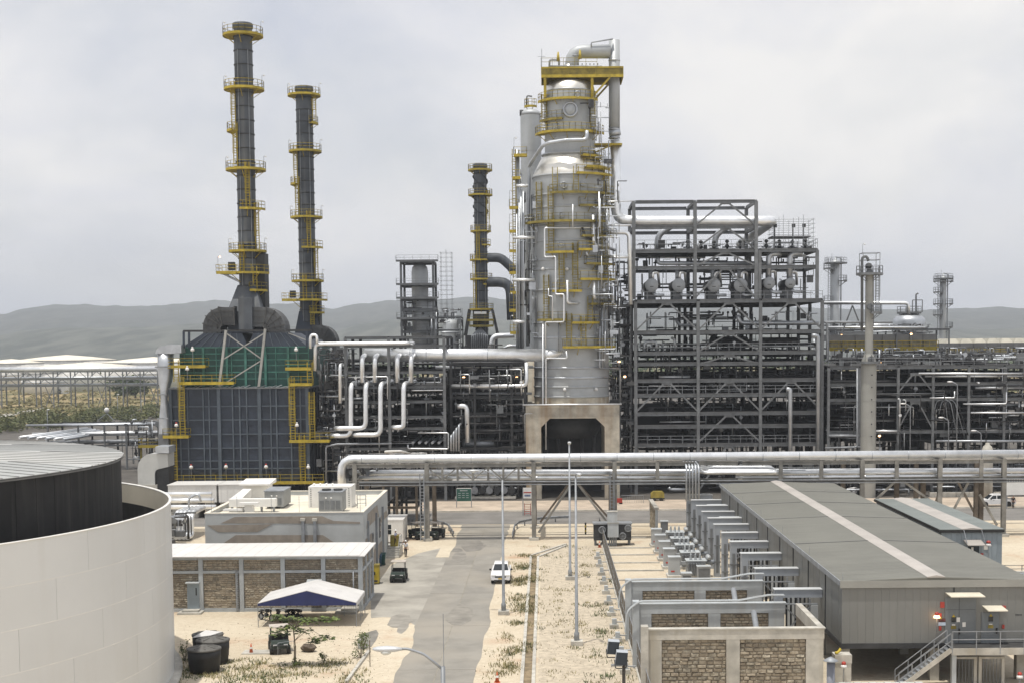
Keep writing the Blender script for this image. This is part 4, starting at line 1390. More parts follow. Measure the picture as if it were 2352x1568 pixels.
tufts('green_grass', 60, lambda R: gr(R.gauss(1390, 10), R.uniform(1330, 1560)), .1, .35, LEAF, 10)
R = random.Random(12)
b = MB()
for _ in range(1300):
 p = V(R.uniform(-.7, 5.9), R.uniform(88, 157), 0) if R.random() < .7 else gr(R.uniform(395, 900), R.uniform(1430, 1590))
 s = R.uniform(.02, .06)
 b.ball((p.x, p.y, s * .3), s, R.uniform(.7, 1.3), R.uniform(.7, 1.3), .6, 5, 3)
b.build('loose_stones', mat('loose_stone', (.52, .45, .35), .95, 0, .3, 3), kind='stuff')
# a boulder-like bundle, a slab, a little barrier, cones
g = gr(709, 1495)
b = MB(); R = random.Random(9)
b.ball((g.x, g.y, .28), .6, 1, .8, .5, 10, 6)
b.v = [(x + R.uniform(-.07, .07), y + R.uniform(-.07, .07), max(0, z + R.uniform(-.06, .06))) for x, y, z in b.v]
b.s = [False] * len(b.s)
b.build('rubble_heap', mat('rubble', (.13, .10, .075), .95, 0, .3, 3), label='brown rubble heap on the sand right of the slender tree', cat='rubble')
g = gr(590, 1497)
MB().box(g.x - 1.0, g.x + 1.1, g.y - .7, g.y + .6, 0, .07).build('concrete_slab', CONC, label='broken pale concrete slab lying beside the water tanks', cat='slab')
g = gr(660, 1500)
t = thing('crowd_barrier', 'small metal barrier leaning in front of the green cart', 'barrier', g)
MB().tube([(g.x - .6, g.y - .5, .02), (g.x - .6, g.y - .5, .9), (g.x + .5, g.y + .3, .9), (g.x + .5, g.y + .3, .02)], .025, 6, bend=.1).build('frame', GALV, t)
for i in range(7):
 q = i / 7 + .07
 MB().tube([(g.x - .6 + 1.1 * q, g.y - .5 + .8 * q, .15), (g.x - .6 + 1.1 * q, g.y - .5 + .8 * q, .88)], .012, 5).build('bar', GALV, t)
def cone(px, py, label, d=None):
 g = gr(px, py)
 t = thing('traffic_cone', label, 'traffic cone', g)
 MB().box(g.x - .2, g.x + .2, g.y - .2, g.y + .2, 0, .04).build('base', ORANGE, t)
 k = MB().lathe([(.15, .04), (.03, .72)], g, 12).build('body', ORANGE, t)
 MB().lathe([(.105, .34), (.08, .48)], (g.x, g.y, 0), 12, caps=False).build('band', WHITE, k)
cone(577, 1499, 'orange traffic cone beside the broken concrete slab')
cone(1142, 1566, 'orange cone at the bottom edge beside the road')
cone(1407, 1181, 'orange cone left of the fan cooler on the far pavement')
cone(1377, 1256, 'orange cone at the foot of the fan cooler')
# ---------------------------------------------------------------- grey substation, right foreground
def substation():
 x0, x1, y0, y1, zb, zt = 19.4, 31.9, 93.0, 158.4, 2.6, 6.75
 t = thing('substation_building', 'long grey metal substation raised on piers, with a pale ridge strip', 'building', (25.6, y0, 0))
 MB().box(x0 + .1, x1 - .1, y0 + .1, y1 - .1, zb, zt - .15).build('core_wall', SUBW, t)
 # front wall boards
 n = 24
 w = (x1 - x0) / n
 me = unit_mesh('wall_board', lambda b: b.box(.003, w - .003, 0, .11, zb, zt - .42), SUBW)
 for i in range(n):
  piece(me, 'wall_board', t, (x0 + i * w, y0 + (.0 if i % 2 else .004), 0))
 m = 58
 wy = (y1 - y0) / m
 me = unit_mesh('wall_board', lambda b: b.box(0, .11, .012, wy - .012, zb, zt - .3), SUBW)
 for i in range(m):
  piece(me, 'wall_board', t, (x0 + (.0 if i % 2 else .008), y0 + i * wy, 0))
 for yy in [y0 + 5.5 + 6.5 * i for i in range(9)]:
  MB().box(x0 - .05, x0 + .02, yy, yy + .14, zb, zt - .3).build('wall_joint', DARK, t)
 MB().box(x0 + 7.35, x0 + 7.43, y0 - .03, y0 + .02, zb, zt - .42).build('wall_joint', DARK, t)
 # base frame
 MB().box(x0 - .05, x1 + .05, y0 - .04, y0 + .2, zb - .35, zb).build('base_beam', DARK, t)
 MB().box(x0 - .05, x0 + .2, y0 + .2, y1, zb - .35, zb).build('base_beam', DARK, t)
 MB().box(x0 + .25, x1, y0 + .25, y1, zb - .3, zb - .02).build('floor_slab', DARK, t)
 for yy in [y0 + .6 + 8 * i for i in range(9)]:
  for xx in (x0 + .3, (x0 + x1) / 2, x1 - .5):
   MB().box(xx - .3, xx + .3, yy - .3, yy + .3, 0, zb - .35).build('pier', CONC_W, t)
 # roof
 xr0, xr1 = 25.0, 26.15
 zr = zt + .22
 roof = MB().prism([(x0 - .1, zt - .1), (x1 + .1, zt - .1), (x1 + .1, zt), (xr1, zr), (xr0, zr), (x0 - .1, zt)], 'Y', y0 - .1, y1 + .1).build('roof', SUBROOF, t)
 step = .62
 nn = int((y1 - y0) / step)
 def slope(b, xa, za, xb, zb_, ln):
  b.hexa([(xa, .02, za), (xb, .02, zb_), (xb, ln - .02, zb_), (xa, ln - .02, za), (xa, .06, za + .035), (xb, .06, zb_ + .035), (xb, ln - .06, zb_ + .035), (xa, ln - .06, za + .035)])
 mel = unit_mesh('roof_panel', lambda b: slope(b, x0 - .1, zt + .003, xr0, zr + .003, step), SUBROOF)
 mer = unit_mesh('roof_panel', lambda b: slope(b, xr1, zr + .003, x1 + .1, zt + .003, step), SUBROOF)
 for i in range(nn):
  piece(mel, 'roof_panel', roof, (0, y0 + i * step, 0))
  piece(mer, 'roof_panel', roof, (0, y0 + i * step, 0))
 for yy in (110.4, 126, 137.7, 148):
  for xa, za, xb, zb_ in ((x0 - .12, zt, xr0, zr), (xr1, zr, x1 + .12, zt)):
   b = MB(); b.beam((xa, yy, za + .05), (xb, yy, zb_ + .05), .16, .05); b.build('roof_seam', SEAM, roof)
 b = MB(); b.prism([(xr0 - .02, zr + .01), (xr1 + .02, zr + .01), (xr1 + .02, zr + .06), ((xr0 + xr1) / 2, zr + .17), (xr0 - .02, zr + .06)], 'Y', y0 - .14, y1 + .14); b.build('ridge_cap', RIDGE, roof)
 MB().box(x0 - .16, x1 + .16, y0 - .16, y0 - .11, zt - .42, zt + .06).build('fascia', mat('fascia_grey', (.31, .31, .29), .55, .15, .06, .4), roof)
 MB().box(x0 - .18, x0 - .11, y0 - .1, y1 + .1, zt - .3, zt + .05).build('fascia', GALV, roof)
 for i in range(6):
  MB().tube([(x0 + .1, y0 + .3 + 12 * i, zt), (x0 + .1, y0 + .3 + 12 * i, zt + .55)], .012, 5).build('lightning_rod', GALV, roof)
 # doors with hoods
 X = lambda zx: at(2380 * .80465 + .18576 * zx, 1440, y0).x
 Z = lambda zy: at(2150, 1600 * .80465 + .18576 * zy, y0).z
 doorm = mat('door_grey', (.17, .19, .205), .5, .1, .08, .8)
 def door(a, c, zt_, zb_, seam, lab=None):
  d = MB().box(X(a), X(c), y0 - .05, y0 + .02, Z(zb_), Z(zt_)).build('door', doorm, t)
  if seam:
   MB().box(X(seam) - .012, X(seam) + .012, y0 - .058, y0 - .05, Z(zb_), Z(zt_)).build('leaf_gap', BLACK, d)
  return d
 d1 = door(1372, 1752, 450, 1065, 1545)
 MB().box(X(1378), X(1745), y0 - .057, y0 - .05, Z(600) - .01, Z(600) + .01).build('transom_line', DARK, d1)
 d2 = door(1822, 2040, 640, 1065, None)
 for d, wx, wz, hx in ((d1, 1478, 720, 1548), (d2, 1937, 715, 2010)):
  MB().box(X(wx - 28), X(wx + 28), y0 - .07, y0 - .05, Z(wz + 35), Z(wz - 30)).build('window', GLASS, d)
  b = MB(); b.prism([(X(wx - 22), Z(wz - 28)), (X(wx + 22), Z(wz - 28)), (X(wx), Z(wz - 62))], 'Y', y0 - .075, y0 - .05); b.build('warning_triangle', YELLOW, d)
  MB().box(X(wx - 32), X(wx + 32), y0 - .07, y0 - .05, Z(wz + 118), Z(wz + 78)).build('warning_plate', YELLOW_D, d)
  MB().box(X(wx - 20), X(wx + 20), y0 - .07, y0 - .05, Z(wz + 74), Z(wz + 62)).build('warning_plate', WHITE, d)
  MB().box(X(hx - 9), X(hx + 9), y0 - .12, y0 - .05, Z(wz + 185), Z(wz + 115)).build('handle', BLACK, d)
 for xx, zz in ((1535, 725), (1607, 785)):
  MB().box(X(xx - 20), X(xx + 20), y0 - .07, y0 - .05, Z(zz + 28), Z(zz - 28)).build('paper_notice', WHITE, d1)
 hood = mat('cream_hood', (.62, .58, .48), .7, 0, .06, 1)
 for a, c, ztp, zbt in ((1372, 1790, 385, 460), (1830, 2070, 553, 635)):
  q0, q1 = Z(ztp) , Z(zbt)
  b = MB(); b.hexa([(X(a), y0, q0 - .05), (X(c), y0, q0 - .05), (X(c) + .12, y0 - 1.0, q1 + .22), (X(a) + .12, y0 - 1.0, q1 + .22), (X(a), y0, q0), (X(c), y0, q0), (X(c) + .12, y0 - 1.0, q1 + .28), (X(a) + .12, y0 - 1.0, q1 + .28)])
  b.build('door_hood', hood, t)
 def wl(name, xx, zz, w, h, m, out=.06):
  return MB().box(X(xx - w), X(xx + w), y0 - out, y0 - .008, Z(zz + h), Z(zz - h)).build(name, m, t)
 wl('call_box', 1337, 540, 26, 36, RED)
 wl('sign_plate', 1335, 775, 44, 20, mat('pale_blue_sign', (.42, .52, .66), .5, 0, .05, 2))
 wl('sign_plate', 1335, 728, 42, 20, mat('red_black_sign', (.16, .05, .05), .5, 0, .3, 6))
 wl('alarm_beacon', 1310, 665, 16, 22, RED, .12)
 wl('alarm_box', 1312, 700, 18, 14, YELLOW, .1)
 wl('alarm_button', 1312, 830, 14, 24, RED, .1)
 wl('alarm_box', 2095, 575, 24, 18, RED, .1)
 wl('alarm_button', 2092, 815, 14, 22, RED, .1)
 for i in range(5):
  wl('number_mark', 2250 + 17 * i, 672, 6, 8, DARK, .012)
 # lit globe lamps with red caps
 def globe(x, y, z, lit, lab):
  g = thing('bulkhead_lamp', lab, 'lamp', (x, y, z))
  MB().lathe([(.03, -.9), (.03, .0)], (x, y, z), 8).build('stem', GALV, g)
  MB().lathe([(.05, .0), (.22, .02), (.20, .12), (.10, .22)], (x, y, z), 14).build('globe', LIT if lit else LAMPW, g)
  MB().lathe([(.14, .2), (.14, .34), (.05, .4)], (x, y, z), 12).build('cap', RED, g)
 p = at(1420 + 0, 1, 1)
 xx = X(1252)
 globe(xx, y0 - .4, Z(690), True, 'lit globe lamp with red cap at the substation stair head')
 gx = at(1970.5, 1532, 91.5)
 globe(at(1938, 1528, 90).x, 90.0, at(1938, 1532, 90).z, False, 'white globe lamp with red cap on the concrete pedestal')
 globe(X(2190), y0 - 1.9, Z(1370), False, 'white globe lamp with red cap under the landing')
 # landing and stairs
 s = thing('access_stair', 'steel stair and railed landing at the substation doors', 'stair', (X(1400), y0 - 1.6, 0))
 zl = zb + .0
 xa, xb = X(1365), x1 + 3
 MB().box(xa, xb, y0 - 1.7, y0 - .12, zl - .12, zl - .02).build('landing_floor', GRATE, s)
 MB().box(xa, xb, y0 - 1.78, y0 - 1.7, zl - .45, zl + .0).build('edge_beam', CONC_W, s)
 MB().box(xa, xa + .12, y0 - 1.7, y0 - .12, zl - .45, zl).build('edge_beam', GALV, s)
 for xx in [xa + .06 + i * 1.55 for i in range(7)]:
  MB().box(xx - .025, xx + .025, y0 - 1.80, y0 - 1.75, zl - .4, zl + 1.1).build('rail_post', GALV, s)
 for z in (1.1, .58):
  MB().box(xa, xb, y0 - 1.81, y0 - 1.76, zl + z - .025, zl + z + .025).build('rail', GALV, s)
 for xx in (xa + .25, xa + 8.5):
  MB().box(xx - .14, xx + .14, y0 - 1.55, y0 - 1.25, 0, zl - .12).build('leg', CONC_B, s)
 run, rise = 3.4, zl
 for i in range(13):
  q = i / 13
  MB().box(xa - (q + 1 / 13) * run, xa - q * run, y0 - 1.7, y0 - .75, zl - (q + 1 / 13) * rise, zl - (q + 1 / 13) * rise + .05).build('tread', GALV, s)
 for yy in (y0 - 1.74, y0 - .72):
  b = MB(); b.beam((xa, yy, zl - .1), (xa - run, yy, -.05), .06, .3); b.build('stringer', CONC_W if yy < y0 - 1 else GALV, s)
  b = MB(); b.beam((xa, yy, zl + 1.0), (xa - run, yy, 1.0), .05, .05); b.beam((xa, yy, zl + .5), (xa - run, yy, .5), .04, .04)
  b.build('rail', GALV, s)
  for q in (0, .25, .5, .75, 1):
   MB().box(xa - q * run - .025, xa - q * run + .025, yy - .025, yy + .025, zl * (1 - q), zl * (1 - q) + 1.0).build('rail_post', GALV, s)
 # dark storage cages below the landing
 for i, px in enumerate((2205, 2268)):
  c = thing('cable_cage', ('left' if i == 0 else 'right') + ' pale framed cage standing below the landing', 'cage', (at(px, 1540, y0).x, y0, 0))
  xx = at(px, 1540, y0).x
  for a in (-.75, .75):
   MB().box(xx + a - .1, xx + a + .1, y0 - .9, y0 - .7, 0, 1.7).build('post', CONC_W, c)
  MB().box(xx - .85, xx + .85, y0 - .9, y0 - .7, 1.7, 1.85).build('top_bar', CONC_W, c)
  for a in range(6):
   MB().box(xx - .55 + a * .22, xx - .52 + a * .22, y0 - .85, y0 - .82, 0, 1.7).build('bar', STEEL, c)
 return X, Z, y0
SUBX, SUBZ, SUBY = substation()
# pedestal with yellow hose, vent pipe and the corner roof in front
p = at(1937, 1508, 90.3)
t = thing('concrete_pedestal', 'concrete pedestal below the substation corner, capped in green', 'pedestal', (p.x, 90.3, 0))
MB().box(p.x - .52, p.x + .52, 90.3, 91.2, 0, at(1937, 1522, 90.3).z).build('shaft', CONC_W, t)
MB().box(p.x - .55, p.x + .55, 90.25, 91.25, at(1937, 1522, 90.3).z, at(1937, 1503, 90.3).z).build('cap', CONC_W, t)
zc = at(1937, 1503, 90.3).z
MB().tube([(p.x - .5, 90.5, zc + .1), (p.x - .3, 90.5, zc + .12), (p.x - .15, 90.6, zc + .3), (p.x - .1, 90.6, zc + .35)], .09, 8).build('hose_end', YELLOW, label='yellow hose end lying on the concrete pedestal', cat='hose')
d = 76
a0, a1 = at(1908, 1560, d), at(1908, 1517, d)
t = thing('vent_pipe', 'grey vent pipe with conical cap at the bottom edge', 'vent pipe', (a0.x, d, 0))
MB().lathe([(.22, 0), (.22, a1.z)], (a0.x, d, 0), 16).build('pipe', mat('lilac_grey', (.24, .25, .29), .6, .2, .1, 1), t)
MB().lathe([(.40, a1.z), (.40, a1.z + .04), (.03, a1.z + .24)], (a0.x, d, 0), 16).build('cap', GALV, t)
q0, q1 = at(1924, 1572, 74), at(2140, 1572, 74)
t = thing('shed_roof', 'pale corrugated shed roof cut off by the bottom edge', 'shed', (q0.x, 70, 0))
zz = at(2000, 1563, 76).z
MB().box(q0.x + .3, q1.x - .3, 70, 75.6, 0, zz - .25).build('wall', CONC_W, t)
for i in range(12):
 w = (q1.x - q0.x) / 12
 MB().box(q0.x + i * w + .015, q0.x + (i + 1) * w - .015, 69.5, 76, zz - .15, zz - .06 + (.02 if i % 2 else 0)).build('roof_sheet', ROOFL, t)
# ---------------------------------------------------------------- second, smaller grey building
def small_substation():
 x0, x1, y0, y1, zt = 35.5, 41.4, 128.0, 153.8, 5.5
 t = thing('switch_room', 'smaller blue grey metal building with black roof edge behind the substation', 'building', (38.4, y0, 0))
 MB().box(x0 + .25, x1 - .15, y0 + .25, y1, .3, zt - .3).build('core_wall', BLUEW, t)
 w = (x1 - .15 - x0 - .2) / 12
 me = unit_mesh('wall_board', lambda b: b.box(.008, w - .008, 0, .1, .9, zt - .32), BLUEW)
 for i in range(12):
  piece(me, 'wall_board', t, (x0 + .2 + i * w, y0 + .2 + (.01 if i % 2 else 0), 0))
 MB().box(x0 + .2, x1 - .15, y0 + .2, y0 + .4, .3, .88).build('plinth', CONC_B, t)
 roof = MB().box(x0, x1, y0, y1, zt - .3, zt - .05).build('roof', BLACK, t)
 m2 = mat('blue_grey_roof', (.21, .235, .225), .5, .25, .08, .3)
 xa, xb = x0 + 2.0, x0 + 3.9
 nn = 40
 st = (y1 - y0) / nn
 for a, c in ((x0 + .02, xa), (xb, x1 - .02)):
  me = unit_mesh('roof_panel', lambda b: b.box(a, c, .015, st - .015, zt - .045, zt), m2)
  for i in range(nn):
   piece(me, 'roof_panel', roof, (0, y0 + i * st, 0))
 MB().prism([(xa, zt - .04), (xb, zt - .04), (xb, zt + .02), ((xa + xb) / 2, zt + .12), (xa, zt + .02)], 'Y', y0 - .02, y1 + .02).build('ridge_cap', RIDGE, roof)
 X = lambda px: at(px, 1250, y0).x
 Z = lambda py: at(2230, py, y0).z
 d = MB().box(X(2225), X(2250), y0 + .12, y0 + .2, Z(1285), Z(1248)).build('door', mat('dark_blue_door', (.01, .02, .03), .5, 0, .1, 1), t)
 MB().box(X(2232), X(2237), y0 + .1, y0 + .12, Z(1264), Z(1256)).build('paper_notice', WHITE, d)
 b = MB(); b.hexa([(X(2214), y0 + .19, Z(1240)), (X(2254), y0 + .19, Z(1240)), (X(2257), y0 - .9, Z(1243) - .25), (X(2217), y0 - .9, Z(1243) - .25), (X(2214), y0 + .19, Z(1240) + .06), (X(2254), y0 + .19, Z(1240) + .06), (X(2257), y0 - .9, Z(1243) - .19), (X(2217), y0 - .9, Z(1243) - .19)])
 b.build('door_hood', RIDGE, t)
 for px in (2213, 2254):
  b = MB(); b.beam((X(px), y0 - .02, zt - .05), (X(px + 4), y0 - .6, Z(1241) - .15), .05); b.build('hood_stay', GALV, t)
 MB().box(X(2261), X(2270), y0 + .15, y0 + .2, Z(1262), Z(1253)).build('sign_plate', WHITE, t)
 MB().box(X(2254), X(2260), y0 + .12, y0 + .2, Z(1275), Z(1270)).build('alarm_button', RED, t)
 MB().tube([(X(2268), y0 - .3, 0), (X(2268), y0 - .3, Z(1252))], .03, 6).build('lamp_stem', GALV, t)
 MB().lathe([(.05, 0), (.3, .02), (.2, .2), (.1, .28)], (X(2268), y0 - .3, Z(1252)), 12).build('lamp_globe', LAMPW, t)
 MB().lathe([(.2, .26), (.2, .42), (.08, .5)], (X(2268), y0 - .3, Z(1252)), 12).build('lamp_cap', RED, t)
 s = thing('access_platform', 'small railed steel platform right of the switch room', 'platform', (x1 + 1.5, y0, 0))
 MB().box(x1 + .1, x1 + 4, y0 - 1, y0 + 1.2, .8, .92).build('floor', GRATE, s)
 for xx in (x1 + .3, x1 + 2, x1 + 3.8):
  for yy in (y0 - .95, y0 + 1.15):
   MB().box(xx - .03, xx + .03, yy - .03, yy + .03, 0, 2.0).build('rail_post', STEEL, s)
 for yy in (y0 - .95, y0 + 1.15):
  for z in (1.45, 2.0):
   MB().box(x1 + .2, x1 + 3.9, yy - .025, yy + .025, z - .025, z + .025).build('rail', STEEL, s)
 for i in range(3):
  MB().tube([(x1 - 7.6 + .0, y0 - 4 - 1.0 * i, 2.2), (x1 + 6, y0 - 4 - 1.0 * i, 2.2)], .12, 8).build('conduit', GALV if i % 2 else CONC_W, label=['rear', 'middle', 'front'][i] + ' grey conduit on the cable bridge right of the substation roof', cat='conduit', group='conduits of the cable bridge')
 MB().box(x1 - 7, x1 + 6, y0 - 7, y0 - 3.8, 1.9, 2.1).build('cable_bridge', STEEL, label='low steel cable bridge right of the substation roof', cat='cable bridge')
small_substation()
# ---------------------------------------------------------------- transformer bays with stone fire walls
def fire_wall(y, xl, xr, zt, label, single, seed, mid):
 t = thing('fire_wall', label, 'fire wall', ((xl + xr) / 2, y, 0), 'stone fire walls between the bays')
 m = CONC_W if single else CONC_B
 bz = .72
 MB().box(xl - .05, xr + .05, y - .06, y + .36, zt - bz, zt - .08).build('top_beam', m, t)
 MB().box(xl - .12, xr + .12, y - .12, y + .42, zt - .08, zt).build('coping', CONC if single else CONC_B, t)
 cols = [xl, xl + mid, xr - 1.1]
 for c in cols:
  MB().box(c, c + .85 if c != xr - 1.1 else xr, y - .05, y + .35, 0, zt - bz).build('column', m, t)
 for i in range(2):
  a, c = cols[i] + .85, cols[i + 1]
  blocks(t, 'X', y + .10, a, c, .0, zt - bz, .48, .235, -1, not single, seed + i, .11)
  blocks(t, 'X', y + .24, a, c, .0, zt - bz, .48, .235, 1, True, seed + i + 9, .08)
 MB().box(xl - .45, xl - .0, y - .25, y + .45, 0, zt + .18).build('end_post', CONC if single else CONC_B, t)
fire_wall(89.0, 6.3, 17.4, 4.5, 'nearest stone fire wall with rust stained concrete frame', True, 100, 4.95)
fire_wall(97.8, 6.3, 16.4, 4.5, 'second stone fire wall with blue grey frame', False, 200, 4.8)
fire_wall(107.0, 6.3, 16.2, 4.5, 'third stone fire wall with blue grey frame, farthest of the three', False, 300, 4.8)
t = thing('side_wall', 'concrete and stone side wall joining the nearest fire wall to the substation', 'wall', (17.4, 93, 0))
MB().box(17.1, 17.5, 89.5, 97.4, 3.7, 4.5).build('top_beam', CONC_W, t)
MB().box(17.15, 17.45, 89.5, 97.4, 0, 3.7).build('panel', MORTAR, t)
for i, (yy, xx) in enumerate(((93.5, 10.0), (102.5, 9.8))):
 t = thing('bay_transformer', ('near' if i == 0 else 'far') + ' boxed transformer with cream lid standing between fire walls', 'transformer', (xx, yy, 0))
 MB().box(xx - .9, xx + .9, yy - .8, yy + .9, .3, 2.6).build('tank', STEEL, t)
 MB().box(xx - 1.0, xx + 1.0, yy - .95, yy + 1.0, 2.6 + .25 * i, 2.7 + .25 * i).build('lid', mat('cream_lid', (.72, .66, .54), .7, 0, .05, 1), t)
 MB().box(xx - .8, xx + .8, yy - .7, yy + .8, 2.5, 2.6 + .25 * i).build('neck', STEEL, t)
 MB().box(xx - 1, xx + 1, yy - 1, yy + 1, 0, .3).build('plinth', CONC, t)
 for k in range(6):
  MB().box(xx + .95, xx + 1.5, yy - .7 + k * .28, yy - .6 + k * .28, .5, 2.2).build('fin', STEEL, t)
 MB().tube([(xx + 1, yy, 2.4), (xx + 4, yy, 2.4), (xx + 4, yy + 2.5, 4.2)], .2, 8).build('cable_duct', GALV, t)
# pale arched cable trays over the wall ends
for i, (yy, lab) in enumerate(((97.5, 'bowed cable tray along the second fire wall top'), (106.7, 'bowed cable tray along the farthest fire wall top'))):
 t = thing('cable_tray', lab, 'cable tray', (10, yy, 0))
 for s in (0, .3):
  MB().tube([(5.3, yy - .3 + s, 2.6), (5.45, yy - .3 + s, 4.1), (6.3, yy - .3 + s, 4.75), (13.2, yy - .3 + s, 4.75), (15.2, yy - .3 + s, 5.1), (16.3, yy - .3 + s, 5.1)], .05, 6, bend=.9).build('side_rail', CONC_B, t)
 for k in range(24):
  MB().box(6.4 + .28 * k, 6.46 + .28 * k, yy - .3, yy, 4.7, 4.74).build('rung', GALV, t)
# ---------------------------------------------------------------- bus ducts running into the substation
YB = [163, 157.5, 152, 146.5, 141, 136, 130, 124, 117, 109, 99.6]
LB = ['farthest', 'second farthest', 'third farthest', 'fourth farthest', 'fifth farthest', 'sixth farthest', 'fifth nearest', 'fourth nearest', 'third nearest', 'second nearest', 'nearest']
BUS = mat('bus_duct_grey', (.36, .39, .43), .6, .15, .08, .6)
for i, y in enumerate(YB):
 t = thing('bus_duct', LB[i] + ' grey bus duct portal at the left side of the substation', 'bus duct', (16.4, y, 0), 'bus duct portals')
 zt = 5.05
 deep = i < 6
 MB().box(16.05, 16.6, y, y + .75, 0, zt).build('riser', BUS, t)
 xe = 19.38 if y < 158 else 19.0
 MB().box(16.6, xe, y, y + .75, zt - .55, zt).build('duct', BUS, t)
 MB().box(15.98, xe, y - .06, y + .81, zt, zt + .05).build('lid', mat('duct_lid', (.52, .54, .55), .6, .1, .06, .8), t)
 if i in (0, 2, 4):
  MB().box(17.4, xe, y + .9, y + 2.2, zt - .45, zt - .1).build('duct', BUS, t)
  MB().box(17.35, xe, y + .86, y + 2.26, zt - .1, zt - .05).build('lid', CONC_B, t)
 for z in (1.4, 3.0):
  MB().box(16.0, 16.65, y - .05, y, z, z + .12).build('joint_flange', STEEL, t)
 MB().box(16.2, 16.45, y - .02, y, .4, zt - 1.0).build('recess', STEEL, t)
 if i >= 6:
  for xx in (16.9, 17.6, 18.4):
   MB().box(xx, xx + .12, y - .2, y - .06, zt - .9, zt - .6).build('hanger', GALV, t)
  MB().box(16.6, 19.0, y - .3, y - .1, zt - 1.0, zt - .92).build('tray', GALV, t)
  b = MB(); b.beam((16.7, y, 2.0), (18.6, y, 3.9), .1); b.build('brace', GALV, t)
  b = MB(); b.beam((18.6, y, 2.0), (16.7, y, 3.9), .1); b.build('brace', GALV, t)
  MB().box(18.5, 19.0, y - .4, y + .3, 0, 4.0).build('post', CONC_B, t)
  for k in range(5):
   MB().tube([(16.9 + .32 * k, y + .35, .2), (16.9 + .32 * k, y + .35, zt - .5)], .07, 6).build('cable', DARK, t)
# ---------------------------------------------------------------- row of five transformers
TRG = mat('transformer_grey', (.42, .44, .45), .55, .15, .08, .8)
def transformer():
 t = thing('transformer', 'x', 'transformer', (0, 0, 0), 'row of grey transformers')
 MB().box(-.55, .55, -.5, .5, .1, 1.95).build('cabinet', TRG, t)
 MB().box(-.6, .6, -.55, .55, 1.95, 2.02).build('cabinet_lid', CONC_B, t)
 MB().box(-.35, -.0, -.52, -.5, .55, .7).build('name_plate', RED, t)
 MB().box(1.2, 3.0, -.7, .9, .25, 1.6).build('tank', TRG, t)
 MB().box(1.1, 3.1, -.8, 1.0, 1.6, 1.68).build('tank_lid', CONC_B, t)
 for k in range(7):
  MB().box(1.25 + .25 * k, 1.33 + .25 * k, -1.25, -.72, .4, 1.45).build('fin', STEEL, t)
 for k in range(3):
  MB().lathe([(.14, 1.68), (.14, 1.8), (.08, 1.82), (.15, 1.9), (.08, 1.95), (.14, 2.02), (.07, 2.08), (.11, 2.14), (.03, 2.3)], (1.6 + .45 * k, -.1, 0), 10).build('bushing', CONC_B, t)
 MB().lathe([(.0, -.55), (.2, -.5), (.24, -.2), (.24, .5), (.0, .6)], (3.3, 0, 1.9), 12, axis='Y').build('conservator', TRG, t)
 MB().box(.55, 1.2, -.15, .15, 1.2, 1.5).build('cable_box', TRG, t)
 MB().tube([(3.0, .2, 1.4), (3.9, .2, 1.4)], .22, 10).build('cable_duct', BUS, t)
 MB().box(-.7, 3.4, -.9, 1.1, 0, .25).build('plinth', CONC, t)
 return t
tr = transformer()
TL = ['farthest', 'second farthest', 'middle', 'second nearest', 'nearest']
for i, y in enumerate((157, 152, 147, 141.7, 136.2)):
 lab = TL[i] + ' of the five grey transformers left of the bus ducts'
 if i == 0:
  tr.location = (12.05, y, 0); tr['label'] = lab
 else:
  copy_tree(tr, None, (12.05 + .03 * i, y, 0), None, lab)
for i, y in enumerate((164, 155.7, 150.5, 145, 139.9, 134.3, 128)):
 MB().box(6.2, 11.4 + .02 * i, y - .13, y + .13, 0, .13).build('kerb_strip', CONC, label=['farthest', 'second farthest', 'third farthest', 'middle', 'third nearest', 'second nearest', 'nearest'][i] + ' pale kerb strip crossing the sand to the transformers', cat='kerb', group='kerb strips by the transformers')
for i, (x, y, w, h) in enumerate(((12.9, 131.2, .9, 1.1), (14.6, 132.0, 1.2, 1.6), (13.4, 162.2, .8, 2.1), (13.9, 160.6, .9, 1.0))):
 t = thing('control_cabinet', ['small grey cabinet in front of the nearest transformer', 'wide grey cabinet beside the nearest transformer', 'tall dark fronted cabinet behind the farthest transformer', 'low grey cabinet beside the farthest transformer'][i], 'cabinet', (x, y, 0))
 MB().box(x - w / 2, x + w / 2, y, y + .8, .1, h).build('body', TRG if i != 2 else STEEL, t)
 MB().box(x - w / 2 - .06, x + w / 2 + .06, y - .08, y + .88, h, h + .08).build('lid', CONC_B, t)
 MB().box(x - w / 2 + .08, x + w / 2 - .08, y - .02, y, .25, h - .15).build('door', STEEL, t)
 MB().box(x - w / 2, x + w / 2, y, y + .8, 0, .1).build('plinth', CONC, t)
# far narrow fire wall
t = thing('fire_wall', 'tall narrow fire wall with white edge behind the transformers', 'fire wall', (12.7, 165, 0))
MB().box(12.55, 12.85, 164.8, 165.2, 0, 3.2).build('column', CONC_B, t)
MB().box(12.55, 12.85, 174, 174.4, 0, 3.2).build('column', CONC_B, t)
MB().box(12.45, 12.95, 164.7, 174.5, 3.2, 3.42).build('coping', CONC, t)
blocks(t, 'Y', 12.62, 165.2, 174, 0, 3.2, .48, .235, -1, True, 71, .08)
MB().box(12.64, 12.8, 165.2, 174, 0, 3.2).build('core', MORTAR, t)
